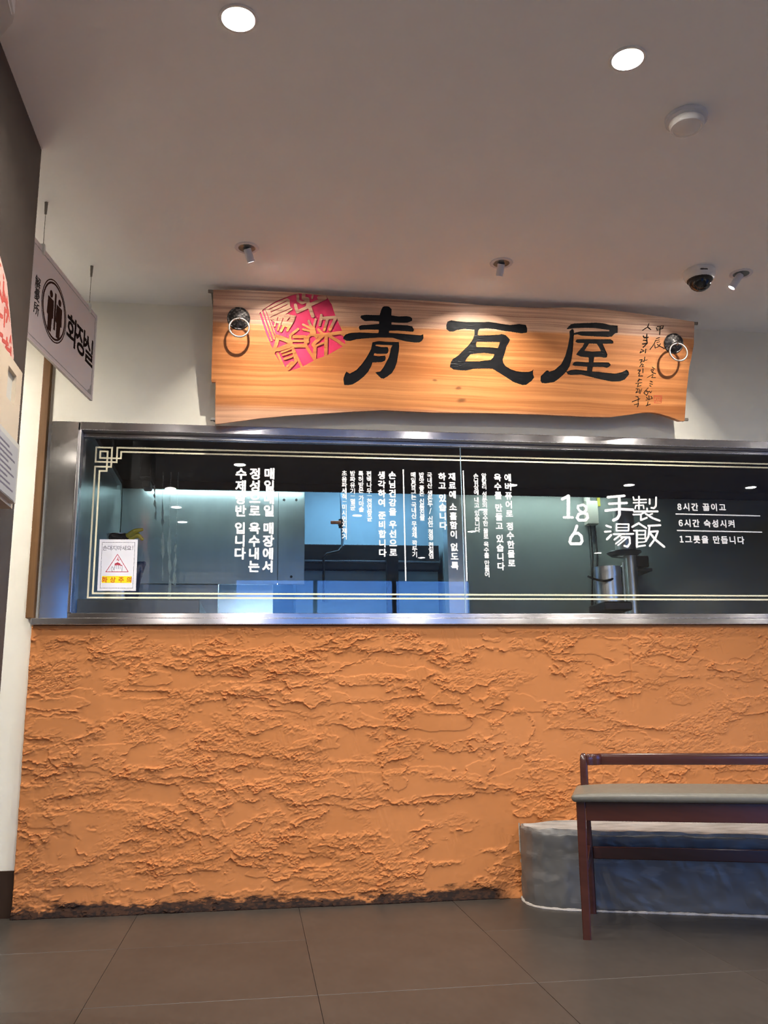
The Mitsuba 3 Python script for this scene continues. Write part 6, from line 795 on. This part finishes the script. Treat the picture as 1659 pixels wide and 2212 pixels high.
t = np.linspace(0, 1, 40); ru = np.r_[0.021 + 0.045 * np.sin(t * np.pi / 2), np.linspace(0.075, BL - 0.121, 60), BL - 0.112 + 0.045 * np.sin(t * np.pi / 2)]
rv = np.r_[0.386 + 0.034 * (1 - np.cos(t * np.pi / 2)), np.full(60, 0.420), 0.420 - 0.034 * (1 - np.cos(t * np.pi / 2))]
sec = np.array([(-0.010, -0.020), (-0.006, -0.0215), (0.006, -0.0215), (0.010, -0.020), (0.0115, 0.0), (0.010, 0.014), (0.006, 0.0195), (0.0, 0.021), (-0.006, 0.0195), (-0.010, 0.014), (-0.0115, 0.0)])
P = np.stack([ru, rv, np.full_like(ru, 0.5455)], 1); tg = np.gradient(P, axis=0); tg /= np.linalg.norm(tg, axis=1, keepdims=True); nr = np.stack([-tg[:, 1], tg[:, 0], 0 * tg[:, 0]], 1)
ns = len(sec); vv = (P[:, None] + sec[None, :, :1] * nr[:, None] + sec[None, :, 1:] * np.array([0, 0, 1.0])).reshape(-1, 3)
ff = [(i * ns + k, i * ns + (k + 1) % ns, (i + 1) * ns + (k + 1) % ns, (i + 1) * ns + k) for i in range(len(P) - 1) for k in range(ns)]
ff = [t for a, b, c, d_ in ff for t in ((a, b, c), (a, c, d_))] + [(0, k, k + 1) for k in range(1, ns - 1)] + [((len(P) - 1) * ns, (len(P) - 1) * ns + k + 1, (len(P) - 1) * ns + k) for k in range(1, ns - 1)]
rail = trimesh.Trimesh(vv, ff, process=False); rail.fix_normals(); bpart("back_rail", rail, smooth=35)
# padded seat: crowned, with soft rolled edges
n1, n2 = 120, 40
def cushion(u0, u1, v0, v1, z0, z1, r):
    m = rbox(u0, u1, v0, v1, z0, z1, r, 3)
    mf = manifold3d.Manifold(manifold3d.Mesh(vert_properties=np.asarray(m.vertices, np.float32), tri_verts=np.asarray(m.faces, np.uint32))).refine_to_length(0.02).to_mesh()
    V = np.array(mf.vert_properties[:, :3], float); a = 2 * (V[:, 0] - u0) / (u1 - u0) - 1; b = 2 * (V[:, 1] - v0) / (v1 - v0) - 1
    k = np.clip((V[:, 2] - (z0 + z1) / 2) / ((z1 - z0) / 2), 0, 1)
    V[:, 2] += k * 0.010 * (1 - a ** 8) * (1 - b ** 4)
    V[:, 2] -= k * 0.006 * (a ** 12)
    return trimesh.Trimesh(V, np.array(mf.tri_verts), process=False)
say(bpart("seat", cushion(-0.024, BL + 0.0, -0.022, 0.362, 0.429, 0.458, 0.0135), "seat_vinyl", True), "grey-olive vinyl padded seat")

# ------------------------------------------------------------------ kitchen behind the panes
KY = 5.50                         # back wall
def kp(x, y, depth=KY): return at_y(x, y, depth)
HZ = zc(1.345)                    # underside of the hood
put(struct("wall_kitchen_left", "pale steel clad side wall inside the kitchen at the left"), bx(-0.95, -0.83, 3.93, 6.9, 0, CEIL), "kitchen_steel")
XA, XB, XC = kp(658, 1160)[0], kp(985, 1160)[0], kp(1005, 1160)[0]
ZP = kp(560, 1262)[2]             # lower edge of the steel wall panel
x470 = kp(470, 1290)[0]
put(struct("wall_kitchen", "steel clad back wall inside the kitchen"), cat(bx(-0.83, x470, KY + 0.03, KY + 0.15, 0, CEIL), bx(XC, 5.0, KY + 0.03, KY + 0.15, 0, CEIL), bx(x470, XA, KY + 0.03, KY + 0.15, ZP + 0.02, CEIL)), "kitchen_steel")
put(struct("wall_kitchen_rear", "blue lit rear wall of the kitchen recess"), bx(x470 - 0.3, XC + 0.3, 6.75, 6.9, 0, CEIL), "kitchen_blue")
put(struct("wall_kitchen_right"), cat(bx(4.9, 5.1, 3.93, KY + 0.15, 0, CEIL), bx(XC, XC + 0.1, KY + 0.15, 6.75, 0, CEIL)), "kitchen_grey")
put(struct("ceiling_kitchen"), bx(-0.95, 5.1, 3.95, 6.9, CEIL, CEIL + 0.06), "hood_steel")
wp = thing("wall_panel", "tall brushed steel sheet panel with rivets on the kitchen back wall", "steel panel")
x600 = kp(600.5, 1160)[0]
put(wp + "__sheet", rbox(-0.825, x600 - 0.001, KY, KY + 0.028, ZP, HZ - 0.004, 0.002), "kitchen_steel"); put(wp + "__sheet", rbox(x600 + 0.001, XA, KY, KY + 0.028, ZP, HZ - 0.004, 0.002), "kitchen_steel")
for p in ((613.6, 1080), (629, 1246), (640, 1080)):
    c = kp(*p, KY); put(wp + "__rivet", cyl((c[0], KY - 0.004, c[2]), (c[0], KY + 0.001, c[2]), 0.008, 12), "black_matte")
rp = thing("wall_panel", "dim grey-green steel sheet panel on the kitchen back wall, right of the blue recess", "steel panel")
x1272 = kp(1275, 1200)[0]
put(rp + "__sheet", rbox(XC, x1272, KY, KY + 0.028, 0.3, HZ - 0.004, 0.002), "kitchen_grey"); put(rp + "__sheet", rbox(x1272 + 0.004, 4.85, KY, KY + 0.028, 0.3, HZ - 0.004, 0.002), "kitchen_grey")
es = thing("steel_post", "vertical pale steel post at the right edge of the blue kitchen recess", "post")
put(es, rbox(kp(966, 1200)[0], XC - 0.002, KY - 0.02, KY + 0.10, 0.0, HZ - 0.002, 0.003), "bright_steel", smooth=30)
hd = thing("kitchen_hood", "large dark kitchen exhaust hood seen from below behind the glass", "exhaust hood")
put(hd + "__underside", bx(-0.80, 4.85, 4.10, KY - 0.20, HZ, HZ + 0.30), "hood_steel"); put(hd + "__rear_lip", bx(-0.80, 4.85, KY - 0.20, KY - 0.188, HZ - 0.049, HZ + 0.30), "hood_steel"); put(hd + "__side_lip", bx(-0.828, -0.80, 4.10, KY - 0.188, HZ - 0.030, HZ + 0.30), "shelf_steel")
hl = thing("strip_lamp", "hidden strip lamp behind the rear lip of the kitchen hood", "lamp")
def lamp_box(key, x0, x1, y0, y1, z, power, col):
    v = np.array([(x0, y0, z), (x1, y0, z), (x1, y1, z), (x0, y1, z)], float)
    scene[key] = mikit.ply((v, np.array([(0, 2, 1), (0, 3, 2)])), "white_plastic", emitter={"type": "area", "radiance": rgb(np.array(col) * power)})
lamp_box(hl + "__tube", -0.70, XA, KY - 0.165, KY - 0.125, HZ + 0.025, KITCHEN * 3.6, (0.72, 1.0, 1.02))
put(hl + "__housing", bx(-0.72, XA, KY - 0.1885, KY - 0.110, HZ + 0.027, HZ + 0.055), "white_plastic")
h2 = thing("strip_lamp", "hidden strip lamp over the right part of the kitchen", "lamp")
lamp_box(h2 + "__tube", XC + 0.05, XC + 1.0, KY - 0.165, KY - 0.125, HZ + 0.025, KITCHEN * 2.8, (0.78, 1.0, 0.93)); put(h2 + "__housing", bx(XC + 0.03, XC + 1.02, KY - 0.1885, KY - 0.110, HZ + 0.027, HZ + 0.055), "white_plastic")
h3 = thing("added_recess_lamp", "added bluish lamp over the kitchen recess, in place of back door daylight", "lamp")  # unseen lamp added in place of daylight from a back door
lamp_box(h3 + "__diffuser", XA + 0.1, XB - 0.1, 5.85, 6.45, CEIL - 0.002, KITCHEN * 0.9, (0.42, 0.82, 1.2)); put(h3 + "__frame", bx(XA + 0.08, XB - 0.08, 5.83, 6.47, CEIL - 0.0015, CEIL - 0.0002), "white_plastic")
# bright opening under the panel: white sheet and unseen lamp added to make it
wb = thing("added_white_sheet", "white sheet added to make the bright opening under the steel panel", "board")
c0, c1 = kp(470, 1322, 5.9), kp(590, 1264, 5.9)
put(wb, rbox(c0[0], c1[0], 5.90, 5.93, 0.0, c1[2] + 0.03, 0.004), "paper")
h4 = thing("added_opening_lamp", "added unseen lamp brightening the opening under the steel panel", "lamp")  # added lamp, brightens the sheet in the opening
lamp_box(h4 + "__tube", x470, XA, KY + 0.10, KY + 0.14, ZP + 0.018, KITCHEN * 5.5, (0.62, 0.92, 1.15)); put(h4 + "__housing", bx(x470, XA, KY + 0.09, KY + 0.149, ZP + 0.0185, ZP + 0.0199), "white_plastic")
# dark equipment band and shelf of the recess
ck = thing("range_unit", "dark cooking range unit along the back of the kitchen recess", "range")
y0 = 6.2
a0, a1 = kp(640, 1175, y0), kp(985, 1232, y0)
put(ck + "__body", rbox(a0[0], XC - 0.03, y0, y0 + 0.5, a1[2], a0[2], 0.004), "black_matte"); put(ck + "__rail", rbox(a0[0], XC - 0.03, y0 - 0.04, y0 - 0.025, kp(700, 1216, y0)[2], kp(700, 1212, y0)[2], 0.002), "shelf_steel")
lw = kp(985, 1335, y0)
put(ck + "__front", rbox(a0[0], XC - 0.03, y0 + 0.05, y0 + 0.5, 0.0, a1[2] - 0.001, 0.004), "kitchen_blue")
pc = thing("equipment_post", "dark vertical post in the middle of the kitchen recess", "post")
b0, b1 = kp(836, 1335, 6.1), kp(859, 1200, 6.1)
put(pc, rbox(b0[0], b1[0], 6.07, 6.13, 0.0, b1[2], 0.004), "black_matte")
gp = thing("gas_pipe", "thin pale vertical gas pipe with an orange valve handle in the kitchen recess", "gas pipe")
e0, e1 = kp(735, 1068, 6.15), kp(740, 1176, 6.15)
put(gp + "__pipe", cyl((e1[0], 6.15, e1[2] - 0.01), (e0[0], 6.15, CEIL), 0.010, 14), "pale_blue", smooth=30)
v0 = kp(737, 1130, 6.13); put(gp + "__valve", cyl((v0[0], 6.10, v0[2]), (v0[0], 6.19, v0[2]), 0.017, 16), "black_matte", smooth=30); put(gp + "__valve_body", cyl((v0[0], 6.15, v0[2] - 0.03), (v0[0], 6.15, v0[2] + 0.03), 0.016, 16), "black_matte", smooth=30)
v1 = kp(714, 1129, 6.10); put(gp + "__handle", rbox(v1[0], v0[0] - 0.004, 6.085, 6.098, v1[2] - 0.012, v1[2] + 0.012, 0.005), "orange_plastic", smooth=30)
hz = kp(699, 1205, 6.1); put(gp + "__hose", tube([(e1[0], 6.15, e1[2] - 0.01), (e1[0] - 0.03, 6.13, e1[2] - 0.05), (hz[0] + 0.02, 6.11, hz[2] + 0.03), (hz[0], 6.1, hz[2]), (hz[0], 6.1, hz[2] - 0.3)], 0.008, 8), "black_matte", smooth=True)
# right part: switch box, tag, machine, pot
sw = thing("switch_box", "grey wall switch box with a conduit and two hanging cables, behind the number 18", "switch box")
s0, s1 = kp(1262, 1136), kp(1284, 1086)
put(sw + "__box", rbox(s0[0], s1[0], KY - 0.06, KY - 0.0005, s0[2], s1[2], 0.006), "grey_plastic", smooth=30)
cnd = kp(1264, 1080); put(sw + "__conduit", cyl((cnd[0], KY - 0.03, s1[2] - 0.002), (cnd[0], KY - 0.03, HZ - 0.03), 0.016, 16), "grey_plastic", smooth=30); put(sw + "__connector", cyl((cnd[0], KY - 0.03, s1[2] - 0.001), (cnd[0], KY - 0.03, s1[2] + 0.04), 0.022, 16), "grey_plastic", smooth=30)
for xx in (1276, 1286):
    c = kp(xx, 1136, KY - 0.02); e = kp(xx + 3, 1330, KY - 0.02)
    put(sw + "__cable", tube([(c[0], KY - 0.012, c[2] + 0.02), (c[0] + 0.004, KY - 0.012, c[2] - 0.2), (e[0], KY - 0.012, e[2])], 0.005, 8), "black_matte", smooth=True)
tg_ = thing("yellow_tag", "small yellow strip tag hanging near the grey switch box", "tag")
q0, q1 = kp(1289.5, 1094), kp(1295, 1074); put(tg_, rbox(q0[0], q1[0], KY - 0.008, KY - 0.003, q0[2], q1[2], 0.001), "yellow_rubber")
mc = thing("steel_urn", "tall steel cylinder urn on a dark tray with a pole below, behind the large characters", "urn")
MY = 5.2
def col(x0, x1, yb, yt, depth): a, b = kp(x0, yb, depth), kp(x1, yt, depth); return (a[0] + b[0]) / 2, abs(b[0] - a[0]) / 2, a[2], b[2]
ux, ur, uz0, uz1 = col(1331, 1366, 1192, 1104, MY)
put(mc + "__cylinder", xform(lathe([(0, 0), (ur, 0), (ur, uz1 - uz0), (ur * 0.93, uz1 - uz0 + 0.012), (0, uz1 - uz0 + 0.014)], 40), (ux, MY, uz0), (1, 0, 0), (0, 1, 0), (0, 0, 1)), "bright_steel", smooth=40)
tx, tr, tz0, tz1 = col(1313, 1383, 1204, 1192, MY)
put(mc + "__tray", xform(lathe([(0, 0), (tr * 0.75, 0), (tr, 0.020), (tr * 0.98, 0.026), (0, 0.024)], 40), (tx, MY, uz0 - 0.026), (1, 0, 0), (0, 1, 0), (0, 0, 1)), "shelf_steel", smooth=40)
hx, hr, hz0, hz1 = col(1358, 1374, 1340, 1205, MY)
put(mc + "__pole", cyl((hx, MY, 0.0), (hx, MY, uz0 - 0.02), hr, 24), "bright_steel", smooth=30)
put(mc + "__side_pipe", cyl((kp(1352, 1300, MY)[0], MY + 0.03, 0.0), (kp(1350, 1215, MY)[0], MY + 0.03, kp(1350, 1213, MY)[2]), 0.008, 14), "bright_steel", smooth=30)
b2 = kp(1378, 1214, MY); put(mc + "__bracket", rbox(b2[0] - 0.03, b2[0] + 0.06, MY - 0.03, MY + 0.05, b2[2] - 0.035, b2[2] + 0.035, 0.008), "black_matte", smooth=30)
cl = thing("kitchen_cloth", "pale cloth lying behind the pole under the steel urn", "cloth")
g0, g1 = kp(1336, 1229, 5.36), kp(1388, 1214, 5.36)
nxc = 14; gxx, gyy = np.meshgrid(np.linspace(g0[0], g1[0], nxc), np.linspace(5.32, 5.44, 8)); gzz = g0[2] + (g1[2] - g0[2]) * (0.35 + 0.65 * meshkit.fbm(np.stack([gxx * 14, gyy * 14, gxx * 0], -1), 3, 6)) * np.clip(1.4 - 1.1 * np.abs(2 * (gxx - g0[0]) / (g1[0] - g0[0]) - 1), 0.1, 1)
jj = np.arange(nxc * 8).reshape(8, nxc)
ct = trimesh.Trimesh(np.r_[np.stack([gxx, gyy, gzz], -1).reshape(-1, 3), np.stack([gxx, gyy, np.full_like(gxx, g0[2])], -1).reshape(-1, 3)], [t for a, b, c, d_ in np.stack([jj[:-1, :-1], jj[:-1, 1:], jj[1:, 1:], jj[1:, :-1]], -1).reshape(-1, 4) for t in ((a, b, c), (a, c, d_), (a + nxc * 8, c + nxc * 8, b + nxc * 8), (a + nxc * 8, d_ + nxc * 8, c + nxc * 8))], process=False)
put(cl, ct, "paper", smooth=True)
sh = thing("kitchen_shelf", "thin steel shelf carrying the cloth at the right part of the kitchen", "shelf"); put(sh, rbox(g0[0] - 0.03, g1[0] + 0.04, 5.31, KY - 0.0005, g0[2] - 0.02, g0[2] - 0.0005, 0.002), "shelf_steel")
pt = thing("stock_pot", "steel pail with a dark wire handle, left of the steel pole", "pail")
PY0 = 4.80
pxc, pr_, pz0, pz1 = col(1289, 1339, 1304, 1226, PY0)
put(pt + "__body", xform(lathe([(0, 0), (pr_ * 0.94, 0), (pr_ * 0.97, 0.01), (pr_ * 0.97, pz1 - pz0 - 0.06), (pr_, pz1 - pz0 - 0.055), (pr_, pz1 - pz0), (pr_ * 0.96, pz1 - pz0), (pr_ * 0.93, 0.012), (0, 0.012)], 44), (pxc, PY0, pz0), (1, 0, 0), (0, 1, 0), (0, 0, 1)), "bright_steel", smooth=35)
put(pt + "__lid", xform(lathe([(0, 0.012), (pr_ * 0.6, 0.010), (pr_ * 0.955, 0.0), (0, 0)], 44), (pxc, PY0, pz1 - 0.012), (1, 0, 0), (0, 1, 0), (0, 0, 1)), "shelf_steel", smooth=35)
hh = [kp(x, y, PY0 - pr_ - 0.008) for x, y in ((1281, 1241), (1284, 1247), (1292, 1253), (1305, 1255), (1320, 1252), (1334, 1245), (1339, 1238))]
hh[0][1] += pr_; hh[-1][1] += pr_; hh[1][1] += pr_ * 0.5; hh[-2][1] += pr_ * 0.5
put(pt + "__handle", tube(hh, 0.006, 8), "black_matte", smooth=True)
put(pt + "__stand", rbox(pxc - pr_ * 1.05, pxc + pr_ * 1.1, PY0 - 0.12, PY0 + 0.12, pz0 - 0.05, pz0 - 0.0005, 0.01), "black_matte", smooth=30)
ks = thing("kitchen_counter", "dark kitchen counter behind the glass, just above the window sill", "counter")
put(ks, rbox(-0.825, x470 - 0.03, 4.3, KY - 0.002, 0.0, zc(0.52) , 0.004), "shelf_steel")
p3 = thing("stock_pot", "steel stock pot behind the burn warning notice, low at the left of the glass", "pot")
sx_, sr_, sz_0, sz_1 = col(222, 286, 1330, 1176, 4.62)
put(p3 + "__body", xform(lathe([(0, 0), (sr_, 0), (sr_, sz_1 - sz_0), (sr_ * 1.03, sz_1 - sz_0 + 0.004), (sr_ * 0.95, sz_1 - sz_0), (sr_ * 0.93, 0.01), (0, 0.01)], 44), (sx_, 4.62, zc(0.52) + 0.001), (1, 0, 0), (0, 1, 0), (0, 0, 1)), "bright_steel", smooth=35)
# rubber gloves draped over the pot
gl = thing("rubber_glove", "yellow and black rubber glove bunched up above the burn warning notice", "glove")
def blob(pts, mat, key):
    hull = []
    ms = []
    for (a, ra), (b, rb) in zip(pts[:-1], pts[1:]):
        s1_ = trimesh.creation.icosphere(subdivisions=2, radius=ra); s1_.apply_translation(a); s2_ = trimesh.creation.icosphere(subdivisions=2, radius=rb); s2_.apply_translation(b)
        ms.append(trimesh.convex.convex_hull(np.vstack([s1_.vertices, s2_.vertices])))
    mf = manifold3d.Manifold()
    for m in ms: mf = mf + manifold3d.Manifold(manifold3d.Mesh(vert_properties=np.asarray(m.vertices, np.float32), tri_verts=np.asarray(m.faces, np.uint32)))
    q = mf.refine_to_length(0.012).to_mesh(); t = trimesh.Trimesh(np.array(q.vert_properties[:, :3]), np.array(q.tri_verts)); trimesh.smoothing.filter_taubin(t, iterations=6)
    t.vertices += t.vertex_normals * (0.008 * (meshkit.fbm(t.vertices * 30, 3, 2) - 0.5))[:, None]
    return put(key, t, mat, smooth=True)
GY = 4.55
k2 = lambda x, y, r, dy=0.0: (kp(x, y, GY + dy), r)
blob([k2(244, 1160, 0.020), k2(258, 1161, 0.020), k2(276, 1160, 0.018)], "black_matte", gl + "__cuff")
blob([k2(274, 1160, 0.016), k2(290, 1148, 0.014, -0.03), k2(306, 1144, 0.008, -0.03)], "yellow_rubber", gl + "__palm")
blob([k2(280, 1162, 0.014), k2(298, 1156, 0.012), k2(307, 1164, 0.009)], "yellow_rubber", gl + "__finger")
bl = thing("blue_bag", "dark blue shiny bag peeking out right of the burn warning notice", "bag")
blob([(kp(284, 1300, GY - 0.14) + np.array([0, 0, 0.02]), 0.03), k2(286, 1250, 0.040, -0.14), k2(301, 1224, 0.026, -0.14), k2(310, 1218, 0.012, -0.14)], "navy_rubber", bl)
du = thing("duct_elbow", "dark hanging duct box under the hood behind the upper left of the glass", "duct")
d0, d1 = kp(305, 1033, 4.7), kp(334, 960, 4.7)
put(du + "__box", rbox(d0[0], d1[0], 4.62, 4.8, HZ - 0.16, HZ - 0.0005, 0.01), "hood_steel", smooth=30); put(du + "__cap", rbox(d0[0] + 0.01, d1[0] - 0.008, 4.66, 4.76, HZ - 0.20, HZ - 0.1605, 0.01), "black_matte", smooth=30)

for k, (x0, y0_, x1, y1_, w, nm) in enumerate([(333, 1042, 337, 1125, 0.007, "first"), (351, 1082, 352, 1255, 0.010, "second"), (366, 1120, 366, 1318, 0.011, "third"), (380, 1152, 377, 1268, 0.009, "fourth")]):  # whitish strips stand in for streaks of lamp glare on the glass
    ps = thing("glare_streak", f"narrow whitish strip imitating a streak of lamp glare on the glass, {nm} from the left", "glare streak", "lamp glare streaks")
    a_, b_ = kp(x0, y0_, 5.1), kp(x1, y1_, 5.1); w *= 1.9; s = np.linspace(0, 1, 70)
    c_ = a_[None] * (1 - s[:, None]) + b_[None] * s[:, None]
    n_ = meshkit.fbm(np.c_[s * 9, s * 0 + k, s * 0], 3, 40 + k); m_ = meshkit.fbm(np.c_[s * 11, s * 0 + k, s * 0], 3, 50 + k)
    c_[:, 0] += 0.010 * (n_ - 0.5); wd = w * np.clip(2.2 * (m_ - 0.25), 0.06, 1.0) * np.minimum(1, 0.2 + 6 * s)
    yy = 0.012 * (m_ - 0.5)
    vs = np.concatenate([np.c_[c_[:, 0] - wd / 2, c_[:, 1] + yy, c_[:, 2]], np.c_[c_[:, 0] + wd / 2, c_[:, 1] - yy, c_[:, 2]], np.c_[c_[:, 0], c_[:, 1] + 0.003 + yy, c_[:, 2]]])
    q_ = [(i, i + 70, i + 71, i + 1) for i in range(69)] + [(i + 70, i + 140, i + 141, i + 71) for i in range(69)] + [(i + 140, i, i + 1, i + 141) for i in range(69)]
    put(ps + "__strip", (vs, np.array(q_)), "glare_white", smooth=True); put(ps + "__string", cyl(c_[1], (c_[1][0], 5.1, HZ), 0.0005, 6), "glare_white")
